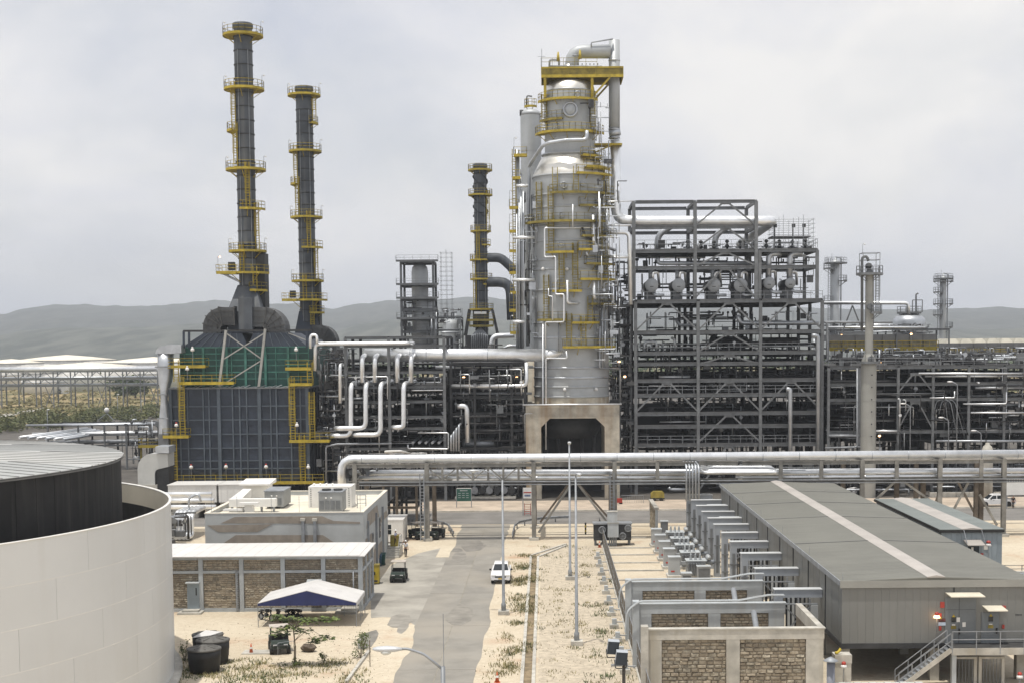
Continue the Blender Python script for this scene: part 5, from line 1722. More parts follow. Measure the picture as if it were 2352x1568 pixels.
# ---------------------------------------------------------------- chain-link fence along the gravel
def fence():
 x, y0, y1, h = 6.12, 66, 168, 2.0
 t = thing('chain_fence', 'long wire mesh fence between the gravel and the transformer yard', 'fence', (x, y0, 0))
 n = 0
 y = y0
 while y <= y1:
  MB().tube([(x, y, 0), (x, y, h)], .04, 6).build('post', GALV, t)
  y += 3.0
 for z in (.08, 1.0, h):
  MB().tube([(x, y0, z), (x, y1, z)], .025, 5).build('rail', GALV, t)
 MB().box(x - .12, x + .12, y0, y1, 0, .12).build('footing', CONC, t)
 b = MB()
 y = y0
 while y < y1:
  b.beam((x, y, .1), (x, y, h - .02), .012, .012)
  y += .11
 for i in range(16):
  b.beam((x, y0, .15 + i * .12), (x, y1, .15 + i * .12), .012, .012)
 b.build('wire_mesh', mat('rusty_mesh', (.22, .19, .15), .8, .2, .2, 1), t, kind='stuff')
fence()
ORD = ['first', 'second', 'third', 'fourth', 'fifth', 'sixth', 'seventh', 'eighth', 'ninth', 'tenth', 'eleventh', 'twelfth']
for i in range(11):
 y = 96 + 5.2 * i
 t = thing('anchor_block', ORD[i] + ' nearest pale concrete anchor block on the gravel beside the fence', 'concrete block', (5.2, y, 0), 'anchor blocks along the fence')
 MB().box(4.85, 5.55, y - .35, y + .35, 0, .32).build('base', CONC, t)
 MB().box(5.05, 5.4, y - .15, y + .2, .32, .75).build('junction_box', CONC_B, t)
 MB().tube([(5.4, y, .5), (5.95, y, .5)], .05, 6).build('conduit', GALV, t)
# ---------------------------------------------------------------- fan cooler at the fence's far end
def fan_cooler():
 g = gr(1408, 1252)
 y = g.y
 xa, xb = at(1364, 1240, y).x, at(1450, 1240, y).x
 zt = at(1408, 1200, y).z
 t = thing('fan_cooler', 'black radiator block with three round fans at the far fence end', 'cooler', ((xa + xb) / 2, y, 0))
 MB().box(xa, xb, y, y + 1.6, .6, zt - .15).build('core', DARK, t)
 MB().box(xa - .1, xb + .1, y - .1, y + 1.7, zt - .15, zt).build('header', GALV, t)
 for a in (xa + .2, xb - .2):
  MB().box(a - .12, a + .12, y + .2, y + 1.4, 0, .6).build('leg', STEEL, t)
 for px, py in ((1383, 1215.7), (1442.5, 1212), (1430, 1230)):
  p = at(px, py, y)
  ring(MB(), (p.x, y - .06, p.z), .36, .06, 'Y', 18, 6).build('fan_ring', GALV, t)
  MB().lathe([(.3, -.02), (.3, .02)], (p.x, y - .05, p.z), 14, axis='Y').build('fan_disc', STEEL, t)
  for k in range(4):
   a = k * math.pi / 4
   b = MB(); b.beam((p.x - .34 * math.cos(a), y - .1, p.z - .34 * math.sin(a)), (p.x + .34 * math.cos(a), y - .1, p.z + .34 * math.sin(a)), .02); b.build('fan_guard', GALV, t)
 for px, py, s, hh, lab in ((1408, 1221, .6, 1.05, 'pale junction cabinet standing before the fan cooler'), (1406, 1190, .55, .8, 'upper pale cabinet mounted above the fan cooler')):
  q = at(px, py, y - .5)
  c = thing('junction_cabinet', lab, 'cabinet', (q.x, y - .5, q.z))
  MB().box(q.x - s, q.x + s, y - .9, y - .3, q.z - hh / 2, q.z + hh).build('body', CONC_B, c)
  MB().box(q.x - s - .05, q.x + s + .05, y - .95, y - .25, q.z + hh, q.z + hh + .07).build('lid', CONC, c)
  for k in range(4):
   MB().tube([(q.x - s * .6 + k * s * .4, y - .6, 0), (q.x - s * .6 + k * s * .4, y - .6, q.z - hh / 2)], .05, 6).build('conduit', GALV, c)
fan_cooler()
# ---------------------------------------------------------------- guard rails at the junction
def guard_rail(pts, label):
 P_ = [gr(x, y, .7) for x, y in pts]
 t = thing('guard_rail', label, 'guard rail', (P_[0].x, P_[0].y, 0), 'guard rails at the junction')
 b = MB()
 for dz, w in ((.0, .08), (-.16, .08)):
  b.tube([p + V(0, 0, dz) for p in P_], w, 6, bend=1.0)
 b.build('rail', GALV, t)
 L = 0
 for a, c in zip(P_[:-1], P_[1:]):
  n = max(1, int((c - a).length / 2.0))
  for i in range(n):
   p = a.lerp(c, (i + .5) / n)
   MB().box(p.x - .07, p.x + .07, p.y + .03, p.y + .17, 0, .72).build('post', STEEL, t)
guard_rail(((860, 1188), (925, 1188), (968, 1189), (1005, 1194), (1029, 1202), (1042, 1221)), 'curved guard rail on the left side of the junction')
guard_rail(((1177, 1225), (1182, 1204), (1193, 1196), (1217, 1191), (1245, 1187), (1306, 1184)), 'curved guard rail on the right side of the junction')
# ---------------------------------------------------------------- signs, far road clutter
def signboard(px, py_base, w, z0, z1, face, label, strips=()):
 g = gr(px, py_base)
 t = thing('signboard', label, 'sign', g)
 for s in (-1, 1):
  MB().tube([(g.x + s * w / 2, g.y, 0), (g.x + s * w / 2, g.y, z1)], .06, 6).build('post', GALV, t)
 p = MB().box(g.x - w / 2 + .05, g.x + w / 2 - .05, g.y - .05, g.y, z0, z1).build('panel', face, t)
 MB().box(g.x - w / 2, g.x + w / 2, g.y - .03, g.y + .03, z1, z1 + .1).build('frame', WHITE, t)
 for a, c, za, zc, m in strips:
  MB().box(g.x + a, g.x + c, g.y - .065, g.y - .05, za, zc).build('marking', m, p)
signboard(1066, 1166, 2.05, 1.0, 2.7, GREEN_S, 'green noticeboard on two posts beyond the junction', [(-.55, .5, 2.4, 2.5, CONC_B)] + [(-.8 + .55 * (i % 3), -.45 + .55 * (i % 3), 2.05 - .3 * (i // 3), 2.12 - .3 * (i // 3), CONC_B) for i in range(9)])
signboard(1212, 1183, 1.2, 2.3, 3.6, WHITE, 'white sign with a red band beyond the junction', [(-.5, .5, 3.0, 3.15, RED), (-.4, .4, 2.55, 2.8, mat('blue_print', (.2, .25, .4), .6, 0, .2, 4))])
g = gr(1212, 1183)
t = thing('step_ladder', 'small red brown ladder leaning below the white sign', 'ladder', (g.x, g.y + .3, 0))
for s in (-.4, .4):
 MB().box(g.x + s - .04, g.x + s + .04, g.y + .2, g.y + .3, 0, 1.6).build('rail', RED, t)
for i in range(5):
 MB().box(g.x - .4, g.x + .4, g.y + .22, g.y + .28, .2 + .3 * i, .26 + .3 * i).build('rung', RED, t)
g = gr(2338, 1170)
t = thing('billboard', 'white billboard at the right edge beside the pickup', 'sign', g)
MB().box(g.x - 1.3, g.x + 3, g.y + 1, g.y + 1.1, 1.9, 4.4).build('panel', WHITE, t)
for i in range(7):
 MB().box(g.x - 1.1 + .34 * i, g.x - .92 + .34 * i, g.y + .98, g.y + 1.0, 3.75, 3.98).build('lettering', STEEL, t)
for s in (-1.1, 2.6):
 MB().tube([(g.x + s, g.y + 1.2, 0), (g.x + s, g.y + 1.2, 4.2)], .07, 6).build('post', GALV, t)
for px, lab in ((1421, 'red handcart on the far pavement right of the rack post'),):
 g = gr(px, 1158)
 t = thing('handcart', lab, 'cart', g)
 MB().box(g.x - .3, g.x + .5, g.y - .3, g.y + .3, .3, .9).build('tray', RED, t)
 MB().tube([(g.x - .2, g.y, .8), (g.x - .5, g.y, 1.9)], .05, 6).build('handle', RED, t)
 MB().lathe([(.25, -.05), (.25, .05)], (g.x + .3, g.y, .25), 12, axis='Y').build('wheel', BLACK, t)
g = gr(1510, 1150)
t = thing('compressor', 'yellow wheeled compressor on the far pavement', 'compressor', g)
MB().prism([(g.x - .95, .5), (g.x + .95, .5), (g.x + .95, 1.2), (g.x + .7, 1.45), (g.x - .6, 1.45), (g.x - .95, 1.15)], 'Y', g.y - .5, g.y + .6).build('canopy', YELLOW_D, t)
MB().box(g.x - 1.0, g.x + 1.0, g.y - .55, g.y + .65, .35, .5).build('chassis', BLACK, t)
for s in (-.5, .5):
 MB().lathe([(.28, -.08), (.28, .08)], (g.x + s, g.y - .55, .28), 12, axis='Y').build('wheel', BLACK, t)
g = gr(1560, 1132)
MB().tube([(g.x - 1.6, g.y, .9), (g.x - 1.3, g.y, .55), (g.x + 2.6, g.y + .5, .55)], .28, 10).build('hose_pipe', ALU_DULL, label='loose silver duct lying on the far pavement by the compressor', cat='pipe')
for i, (px, lab) in enumerate(((1537, 'left striped bollard beside the fan cooler road'), (1629, 'x'))):
 pass
for px, py, lab in ((1310 + 14, 1226, 'yellow striped bollard left of the fan cooler'), (1345, 1226, 'yellow striped bollard nearest the fan cooler')):
 g = gr(px, py)
 t = thing('bollard', lab, 'bollard', g)
 for k in range(5):
  MB().lathe([(.1, k * .28), (.1, k * .28 + .28)], g, 10).build('band', YELLOW if k % 2 else BLACK, t)
for i in range(9):
 px = 1430 + 9 * i
 g = gr(1430, 1146)
t = thing('crowd_barrier', 'light metal barrier on the pavement left of the compressor', 'barrier', gr(1452, 1156))
g = gr(1452, 1156)
MB().tube([(g.x - 1.6, g.y, 0), (g.x - 1.6, g.y, 1.2), (g.x + 1.6, g.y, 1.2), (g.x + 1.6, g.y, 0)], .03, 6, bend=.1).build('frame', GALV, t)
for i in range(12):
 MB().tube([(g.x - 1.4 + .25 * i, g.y, .1), (g.x - 1.4 + .25 * i, g.y, 1.18)], .015, 5).build('bar', GALV, t)
# ---------------------------------------------------------------- plant helpers
def railing(parent, pts, m, h=1.1, gap=1.6, name='railing'):
 """posts with two rails along a line of points at floor height"""
 b = MB()
 for z in (h, h * .55):
  for a, c in zip(pts[:-1], pts[1:]):
   b.beam(V(*a) + V(0, 0, z), V(*c) + V(0, 0, z), .055, .055)
 for a, c in zip(pts[:-1], pts[1:]):
  L = (V(*c) - V(*a)).length
  n = max(1, round(L / gap))
  for i in range(n + 1):
   p = V(*a).lerp(V(*c), i / n)
   b.beam(p, p + V(0, 0, h), .055, .055)
 return b.build(name, m, parent)
def ring_platform(t, c, z, r0, r1, a0=0.0, a1=2 * math.pi, m=YELLOW, rail=None, brackets=True, n=None):
 n = n or max(4, int(20 * (a1 - a0) / 6.28))
 p = MB().arc(c, r0, r1, z - .12, z, a0, a1, n).arc(c, r1, r1 + .06, z - .22, z + .12, a0, a1, n).build('platform', m, t)
 pts = [(c[0] + r1 * math.cos(a0 + (a1 - a0) * i / n), c[1] + r1 * math.sin(a0 + (a1 - a0) * i / n), z) for i in range(n + 1)]
 if a1 - a0 < 6.2:
  pts = [(c[0] + (r0 + .1) * math.cos(a0), c[1] + (r0 + .1) * math.sin(a0), z)] + pts + [(c[0] + (r0 + .1) * math.cos(a1), c[1] + (r0 + .1) * math.sin(a1), z)]
 railing(p, pts, rail or m, 1.1, 1.1)
 if brackets:
  k = max(2, n // 3)
  for i in range(k):
   b = MB()
   a = a0 + (a1 - a0) * (i + .5) / k
   b.beam((c[0] + r1 * .97 * math.cos(a), c[1] + r1 * .97 * math.sin(a), z - .15), (c[0] + r0 * math.cos(a), c[1] + r0 * math.sin(a), z - .15 - (r1 - r0) * .7), .08)
   b.build('bracket', m, p)
 return p
def rect_platform(t, x0, x1, y0, y1, z, m=YELLOW, sides='LFR', rail=None, thick=.2):
 p = MB().box(x0, x1, y0, y1, z - thick, z).box(x0, x1, y0 - .05, y0 - .004, z - thick - .1, z + .14).build('platform', m, t)
 pts = []
 if 'L' in sides: pts += [(x0, y1, z)]
 pts += [(x0, y0, z), (x1, y0, z)]
 if 'R' in sides: pts += [(x1, y1, z)]
 railing(p, pts, rail or m)
 return p
def ladder(t, x, y, z0, z1, m=YELLOW, cage=True, w=.55, axis='X'):
 """ladder with hooped cage, standing in front of (x, y)"""
 b = MB()
 d = V(1, 0, 0) if axis == 'X' else V(0, 1, 0)
 f = V(0, -1, 0) if axis == 'X' else V(-1, 0, 0)
 o = V(x, y, 0)
 for s in (-1, 1):
  b.beam(o + d * s * w / 2 + V(0, 0, z0), o + d * s * w / 2 + V(0, 0, z1 + 1.0), .12, .12)
 z = z0 + .3
 while z < z1:
  b.beam(o - d * w / 2 + V(0, 0, z), o + d * w / 2 + V(0, 0, z), .07, .07)
  z += .38
 l = b.build('ladder', m, t)
 if cage and z1 - z0 > 3:
  b = MB()
  z = z0 + 2.2
  R0 = w * .75
  while z < z1 + 1:
   q = [o + d * R0 * math.cos(a) + f * (R0 * math.sin(a) + .05) + V(0, 0, z) for a in [math.pi * i / 6 for i in range(7)]]
   for a, c in zip(q[:-1], q[1:]):
    b.beam(a, c, .05, .05)
   z += .8
  for i in (1, 2, 3, 4, 5):
   a = math.pi * i / 6
   p = o + d * R0 * math.cos(a) + f * (R0 * math.sin(a) + .05)
   b.beam(p + V(0, 0, z0 + 2.2), p + V(0, 0, z1 + 1), .04, .04)
  b.build('safety_cage', m, l)
 return l
def pipe(label, path, rpx, m=ALU, d=None, name='pipe', group=None, n=12, bend=None, flanges=0):
 """path of picture positions (x, y[, depth]) turned into a real pipe at that depth"""
 pts = []
 for q in path:
  pts.append(at(q[0], q[1], q[2] if len(q) > 2 else d))
 r = rpx / FPX * (d or path[0][2])
 if not flanges:
  return MB().tube(pts, r, n, bend=bend if bend else r * 2.6).build(name, m, label=label, cat='pipe', group=group)
 t = thing(name, label, 'pipe', pts[0], group)
 MB().tube(pts, r, n, bend=bend if bend else r * 2.6).build('run', m, t)
 for k in range(flanges):
  a, c = pts[0], pts[1]
  p = a.lerp(c, (k + 1) / (flanges + 1))
  dr_ = (c - a).normalized()
  b = MB(); b.tube([p - dr_ * .06, p + dr_ * .06], r * 1.18, n, bend=0); b.build('flange', m, t)
 return t
def area_lamp(t, x, y, z, h=1.8, lit=False):
 """small pole lamp on a platform"""
 b = MB(); b.tube([(x, y, z), (x, y, z + h), (x + .25, y, z + h + .1)], .03, 5, bend=.1)
 l = b.build('area_lamp', GALV, t)
 MB().ball((x + .3, y, z + h), .14, 1, 1, .8, 8, 5).build('lamp_glass', LIT if lit else LAMPW, l)
# ---------------------------------------------------------------- furnace stacks
def stack(label, px, d, ytop, ybase, rpx, rings, sides, ladders, flare=True, ringstep=31, lamps=(), group='tall dark furnace stacks', xat=None, strake=False):
 s = FPX / d
 r = rpx / s
 c = at(px, xat or 400, d)
 Z = lambda y: at(px, y, d).z
 zt, zb = Z(ytop), Z(ybase)
 t = thing('chimney_stack', label, 'stack', (c.x, d, zb), group)
 step = ringstep / s
 n = int((zt - zb) / step)
 for i in range(n):
  z1 = zt - i * step
  z0 = max(zb, z1 - step)
  MB().lathe([(r, z0 + .004), (r, z1)], (c.x, d, 0), 32, caps=False).build('shell_section', STACKM, t)
  if i:
   MB().lathe([(r, z1 - .09), (r + .10, z1 - .07), (r + .10, z1 + .07), (r, z1 + .09)], (c.x, d, 0), 32, caps=False).build('stiffener_ring', DARK, t)
 MB().lathe([(r, zb), (r, zt - n * step)], (c.x, d, 0), 32, caps=False).build('shell_section', STACKM, t)
 MB().lathe([(r + .002, zt - .9), (r * 1.12, zt - .7), (r * 1.12, zt - .12), (r * 1.02, zt), (r * .9, zt), (r * .9, zt - 2)], (c.x, d, 0), 32, caps=False).build('rim', STACKM, t)
 if strake:
  for k in range(3):
   b = MB()
   for i in range(48):
    a = k * 2.094 + i * .20
    z = zt - 1.5 - i * .19
    a2, z2 = a + .20, z - .19
    b.poly([(c.x + r * math.cos(a), d + r * math.sin(a), z), (c.x + (r + .28) * math.cos(a), d + (r + .28) * math.sin(a), z), (c.x + (r + .28) * math.cos(a2), d + (r + .28) * math.sin(a2), z2), (c.x + r * math.cos(a2), d + r * math.sin(a2), z2)])
   b.build('helical_strake', DARK, t)
 for y, ro in rings:
  ring_platform(t, (c.x, d), Z(y), r + .03, ro / s)
  for k in lamps:
   a = k
   area_lamp(t, c.x + ro / s * math.cos(a), d + ro / s * math.sin(a), Z(y))
 for y, ro, a0, a1 in sides:
  ring_platform(t, (c.x, d), Z(y), r + .03, ro / s, a0, a1, n=4)
 for a, y0, y1 in ladders:
  rr = r + .35
  ladder(t, c.x + rr * math.cos(a), d + rr * math.sin(a), Z(y0), Z(y1))
 for k in range(2):
  a = -2.0 + k * 1.1
  MB().tube([(c.x + (r + .08) * math.cos(a), d + (r + .08) * math.sin(a), zb), (c.x + (r + .08) * math.cos(a), d + (r + .08) * math.sin(a), zt - 4)], .05, 5).build('conduit', GALV, t)
 return t, c, Z, r
PI = math.pi
FD = 206.0
s1, S1C, S1Z, S1R = stack('tallest dark stack with yellow ring platforms, on the front furnace', 565, FD + 7, 54, 752, 20.5,
 [(82, 44.5), (205, 44.5), (390, 44.5), (577, 42)],
 [(301, 40, PI - .75, PI + .95), (481, 42, -1.75, -.05), (627, 48, -PI, -.05), (667, 42, -1.3, .1)],
 [(PI + .5, 300, 206), (PI + .75, 389, 302), (-1.25, 481, 391), (-.35, 577, 482), (-1.9, 626, 578), (-.75, 666, 628)], lamps=(PI + .15, -.25))
# widened lower platform, side duct and flared foot of the first stack
x0, x1 = at(500, 627, FD + 5).x, at(545, 627, FD + 5).x
rect_platform(s1, x0, x1, FD + 4, FD + 8, S1Z(627), sides='LF')
b = MB()
b.beam((x0 + .5, FD + 5, S1Z(629)), (x1 + .3, FD + 5, S1Z(650)), .14); b.beam((x0 + .5, FD + 8, S1Z(629)), (x1 + .3, FD + 8, S1Z(650)), .14)
b.beam(((x0 + x1) / 2, FD + 5, S1Z(629)), ((x0 + x1) / 2 + .4, FD + 5, S1Z(640)), .1)
b.build('support_truss', GALV, s1)
MB().cbox((x1 - .9, FD + 5.5, S1Z(627) + .9), .9, .9, 1.2).build('damper_drive', DARK, s1)
area_lamp(s1, x0 + .3, FD + 4, S1Z(627), 2.2, True)
MB().box(at(588, 640, FD + 8).x, at(613, 640, FD + 8).x, FD + 6.5, FD + 9.5, S1Z(712), S1Z(582)).build('side_duct', DARK, s1)
s2, S2C, S2Z, S2R = stack('second tallest dark stack, standing behind the furnace with yellow rings', 702, FD + 36, 199, 775, 18.8,
 [(219, 36.5), (348, 36.5), (499, 36), (645, 36)],
 [(284, 30, -.9, .5), (423, 34, PI - .75, PI + .95), (569, 36, -1.75, -.05), (689, 44, -PI, -.05), (718, 36, -1.3, .1)],
 [(PI + .5, 422, 350), (PI + .75, 498, 424), (-1.2, 568, 500), (-.4, 645, 570), (-1.7, 688, 646), (-.75, 717, 690), (-.2, 284, 225), (-1.0, 775, 720)], ringstep=26.5, lamps=(PI + .15, -.25))
x0, x1 = at(650, 689, FD + 34).x, at(684, 689, FD + 34).x
rect_platform(s2, x0, x1, FD + 33, FD + 37, S2Z(689), sides='LF')
MB().cbox((x1 - .9, FD + 34.5, S2Z(689) + .9), .9, .9, 1.2).build('damper_drive', DARK, s2)
MB().box(at(716, 700, FD + 37).x, at(737, 700, FD + 37).x, FD + 35.5, FD + 38, S2Z(775), S2Z(640)).build('side_duct', DARK, s2)
s3, S3C, S3Z, S3R = stack('short dark stack with spiral strakes left of the main column', 1104.5, 290, 377, 790, 14.6,
 [(391, 27), (448, 27), (531, 23), (597, 25), (641, 25), (710, 27)],
 [(563, 22, -1.4, .2), (653, 24, -1.3, .1)],
 [(-.4, 530, 450), (-1.9, 596, 532), (PI + .6, 640, 598), (PI + .7, 709, 642)], ringstep=22, group='short stack', xat=560, strake=True)
def swept_duct(t, name, pts, w, h, m, ribs=True):
 """rectangular duct swept along a path in the x-z plane; h = size in plane, w = size in y"""
 b, rb = MB(), MB()
 P_ = [V(*p) for p in pts]
 prev = None
 for i, p in enumerate(P_):
  a, c = P_[max(0, i - 1)], P_[min(len(P_) - 1, i + 1)]
  tg = (c - a).normalized()
  nr = V(-tg.z, 0, tg.x)
  q = [p + nr * h / 2 + V(0, -w / 2, 0), p + nr * h / 2 + V(0, w / 2, 0), p - nr * h / 2 + V(0, w / 2, 0), p - nr * h / 2 + V(0, -w / 2, 0)]
  k = len(b.v)
  b.v += [tuple(x) for x in q]
  if prev is not None:
   for j in range(4):
    b.f.append((prev + j, prev + (j + 1) % 4, k + (j + 1) % 4, k + j)); b.s.append(False)
  prev = k
  if ribs and i % 2 == 0:
   o = [p + nr * (h / 2 + .1) + V(0, -w / 2 - .1, 0), p - nr * (h / 2 + .1) + V(0, -w / 2 - .1, 0)]
   rb.beam(o[0], o[1], .16, .12)
   rb.beam(o[0], o[0] + V(0, w + .2, 0), .12, .12)
 o = b.build(name, m, t)
 if ribs:
  for f in (.30, -.0, -.30):
   for a, c in zip(range(len(P_) - 1), range(1, len(P_))):
    ta = (P_[c] - P_[a]).normalized(); nr = V(-ta.z, 0, ta.x)
    rb.beam(P_[a] + nr * h * f + V(0, -w / 2 - .06, 0), P_[c] + nr * h * f + V(0, -w / 2 - .06, 0), .1, .1)
  rb.build('stiffeners', mat('duct_ribs', (.085, .085, .083), .7, 0, .2, 1), o)
 return o
DUCT = mat('weathered_duct', (.115, .12, .125), .7, .05, .25, .5)
def furnace():
 F = lambda zx, zy, dd=0: at(346 + .1899 * zx, 708.1 + .1899 * zy, FD + dd)
 X = lambda zx, dd=0: F(zx, 900, dd).x
 Z = lambda zy, dd=0: F(1000, zy, dd).z
 c = F(1100, 1500)
 t = thing('furnace', 'big process furnace with dark blue lower casing and green upper casing', 'furnace', (c.x, FD, 0))
 xl, xr = X(232), X(1905)
 zb, zt = at(560, 1105, FD).z, Z(970)
 DEP = 24
 MB().box(xl + .1, xr - .1, FD + .25, FD + DEP, zb, zt).build('casing_core', BLUEG, t)
 cols = [232, 345, 440, 630, 700, 820, 985, 1070, 1155, 1310, 1445, 1515, 1690, 1805, 1890]
 wide = {232, 820, 1310, 1890}
 rows = [zb, at(560, 1075, FD).z, at(560, 1057, FD).z, at(560, 1028, FD).z, at(560, 996, FD).z, at(560, 963, FD).z, at(560, 932, FD).z, zt]
 xs = [X(k) for k in cols]
 for i in range(len(xs) - 1):
  for j in range(len(rows) - 1):
   MB().box(xs[i] + .05, xs[i + 1] - .05, FD + .12 + .03 * ((i + j) % 2), FD + .26, rows[j] + .05, rows[j + 1] - .05).build('panel', BLUEG, t)
 for k, x in zip(cols, xs):
  w = .24 if k in wide else .09
  MB().box(x - w, x + w, FD - (.2 if k in wide else .08), FD + .2, zb, zt).build('rib', BLUER, t)
 for z in rows[1:-1]:
  MB().box(xl, xr, FD - .06, FD + .14, z - .08, z + .08).build('girt', BLUER, t)
 MB().box(xl - .3, xr + .3, FD - .3, FD + DEP, zt, zt + .2).build('ledge', STEEL, t)
 for i in range(26):
  b = MB(); b.beam((xl + i * (xr - xl) / 26, FD - .2, zt + .2), (xl + (i + .9) * (xr - xl) / 26, FD + .5, zt + .32 + .1 * (i % 3)), .35, .04); b.build('flashing_sheet', ALU_DULL, t)
 # right side wall of the casing
 for j in range(8):
  MB().box(xr - .1, xr + .08, FD + 1 + j * 2.8, FD + 1.3 + j * 2.8, zb, zt).build('rib', BLUEG, t)
 # upper green casing
 gx0, gx1 = X(365, 1.2), X(1915, 1.2)
 gz0, gz1 = zt + .2, Z(470, 1.2)
 GD = FD + 1.2
 MB().box(gx0 + .1, gx1 - .1, GD + .22, FD + DEP - 1, gz0, gz1).build('upper_core', GREENP, t)
 gc = [365, 415, 530, 645, 800, 930, 985, 1155, 1275, 1395, 1520, 1670, 1790, 1915]
 gxs = [X(k, 1.2) for k in gc]
 grow = [gz0, Z(850, 1.2), Z(770, 1.2), Z(690, 1.2), Z(620, 1.2), Z(545, 1.2), gz1]
 for i in range(len(gxs) - 1):
  for j in range(len(grow) - 1):
   MB().box(gxs[i] + .05, gxs[i + 1] - .05, GD + .1 + .03 * ((i + j) % 2), GD + .24, grow[j] + .05, grow[j + 1] - .05).build('panel', GREENP, t)
 for k, x in zip(gc, gxs):
  w = .17 if k in (645, 930, 1155, 1395, 1670) else .06
  MB().box(x - w, x + w, GD - (.18 if w > .1 else .06), GD + .2, gz0, gz1).build('rib', GREENR, t)
 for z in grow[1:]:
  MB().box(gx0, gx1, GD - .04, GD + .12, z - .08, z + .08).build('girt', GREENR, t)
 # twin hoods narrowing to the goosenecks
 hz = F(1000, 300, 1.5).z
 xm = X(1180, 1.2)
 for a0, a1, b0, b1 in ((gx0 + .2, xm, X(640, 1.2), X(1110, 1.2)), (xm, gx1 - .2, X(1245, 1.2), X(1705, 1.2))):
  b = MB(); b.hexa([(a0, GD + .2, gz1 + .06), (a1, GD + .2, gz1 + .06), (a1, GD + 14, gz1 + .06), (a0, GD + 14, gz1 + .06), (b0, GD + .5, hz), (b1, GD + .5, hz), (b1, GD + 9, hz), (b0, GD + 9, hz)])
  h = b.build('hood', BLUEG, t)
  for k in range(1, 7):
   q = k / 7
   b = MB(); b.beam((a0 + (a1 - a0) * q, GD + .16, gz1 + .06), (b0 + (b1 - b0) * q, GD + .46, hz), .1, .1); b.build('rib', BLUER, h)
 # goosenecks
 for sx, xo in ((-1, 477), (1, 662.5)):
  xin = 517 if sx < 0 else 618
  xo_, xi_ = at(xo, 740, GD + 4).x, at(xin, 740, GD + 4).x
  xc = (xo_ + xi_) / 2
  hh = abs(xo_ - xi_)
  zt_ = at(560, 707, GD + 4).z
  zc = zt_ - hh / 2
  R_ = hh * .62
  xe = at(548 if sx < 0 else 586, 720, GD + 4).x
  pts = [(xc, GD + 5, hz - .1), (xc, GD + 5, zc - R_)]
  for k in range(1, 9):
   a = k / 8 * PI / 2
   pts.append((xc - sx * R_ * (1 - math.cos(a)), GD + 5, zc - R_ + R_ * math.sin(a)))
  pts.append((xe, GD + 5, zc))
  swept_duct(t, 'gooseneck_duct', [(a, GD + 3.2, z) for a, _, z in pts], 4.4, hh, DUCT)
 # stack foot: tapering box and plenum
 r = S1R
 zq0, zq1, zq2 = at(566, 757, FD + 6).z, at(566, 716, FD + 6).z, at(566, 655, FD + 6).z
 w0 = 2.5
 b = MB(); b.hexa([(S1C.x - w0, FD + 3.6, zq0), (S1C.x + w0, FD + 3.6, zq0), (S1C.x + w0, FD + 10.4, zq0), (S1C.x - w0, FD + 10.4, zq0), (S1C.x - w0, FD + 3.6, zq1), (S1C.x + w0, FD + 3.6, zq1), (S1C.x + w0, FD + 10.4, zq1), (S1C.x - w0, FD + 10.4, zq1)]); b.build('plenum', STACKM, t)
 b = MB(); b.hexa([(S1C.x - w0, FD + 3.6, zq1), (S1C.x + w0, FD + 3.6, zq1), (S1C.x + w0, FD + 10.4, zq1), (S1C.x - w0, FD + 10.4, zq1), (S1C.x - r, FD + 5.7, zq2), (S1C.x + r, FD + 5.7, zq2), (S1C.x + r, FD + 8.3, zq2), (S1C.x - r, FD + 8.3, zq2)]); b.build('stack_transition', STACKM, t)
 MB().box(at(553, 740, FD + 3).x, at(584, 740, FD + 3).x, FD + 1.6, FD + 3.5, at(566, 757, FD + 3).z, at(566, 684, FD + 3).z).build('access_duct', STACKM, t)
 MB().box(at(509, 740, FD + 2).x, at(618, 740, FD + 2).x, FD + 2.2, FD + 11, at(566, 764, FD + 2).z, at(566, 757.5, FD + 2).z).build('support_beam', BLUEG, t)
 # raking struts and braces
 st = mat('pale_strut', (.40, .40, .38), .6, .2, .1, .8)
 A0, A1 = F(830, 940, -.2), F(912, 265, -.2)
 B0, B1 = F(1310, 940, -.2), F(1386, 250, -.2)
 for p, q, w in ((A0, A1, .34), (B0, B1, .34), (F(925, 310, -.2), F(1335, 605, -.2), .16), (F(1370, 305, -.2), F(885, 610, -.2), .16), (F(1325, 635, -.2), F(845, 935, -.2), .16)):
  b = MB(); b.beam(p, q, w); b.build('strut', st, t)
 b = MB(); b.beam(F(395, 275, .5), F(1945, 265, .5), .3); b.build('top_rail_beam', DARK, t)
 b = MB(); b.beam(F(1665, 300, .5), F(1885, 385, .5), .14); b.build('strut', st, t)
 for k in (400, 465, 1890):
  b = MB(); b.beam(F(k, 275, .5), F(k, 480, .5), .28); b.build('corner_post', BLUEG, t)
 # yellow walkways
 def wk(x0, x1, y, d0, d1, sides='LFR'):
  rect_platform(t, at(x0, y, FD + d0).x, at(x1, y, FD + d0).x, FD + d0, FD + d1, at((x0 + x1) / 2, y, FD + d0).z, sides=sides)
 wk(372, 743, 1107, -1.6, .0, 'L'); wk(383, 472, 840, -.8, 1.3); wk(412, 537, 878, -.9, .4); wk(655, 714, 845, -.9, 1.2); wk(666, 717, 881, -1.0, .2)
 wk(374, 433, 1001, -1.2, .1); wk(664, 757, 1011, -1.2, .1)
 L = lambda px, y0, y1, dd=-.45: ladder(t, at(px, y0, FD + dd).x, FD + dd, at(px, y0, FD + dd).z, at(px, y1, FD + dd).z, w=.7)
 L(420, 1001, 880); L(402, 1105, 1003); L(673, 1010, 882); L(696, 1105, 1013); L(718, 1008, 915); L(405, 876, 842); L(712, 880, 847)
 # legs down to grade
 for k in range(8):
  x = xl + .6 + k * (xr - xl - 1.2) / 7
  for dd in (1, 12, 23):
   MB().box(x - .3, x + .3, FD + dd - .3, FD + dd + .3, 0, zb).build('leg', DARK, t)
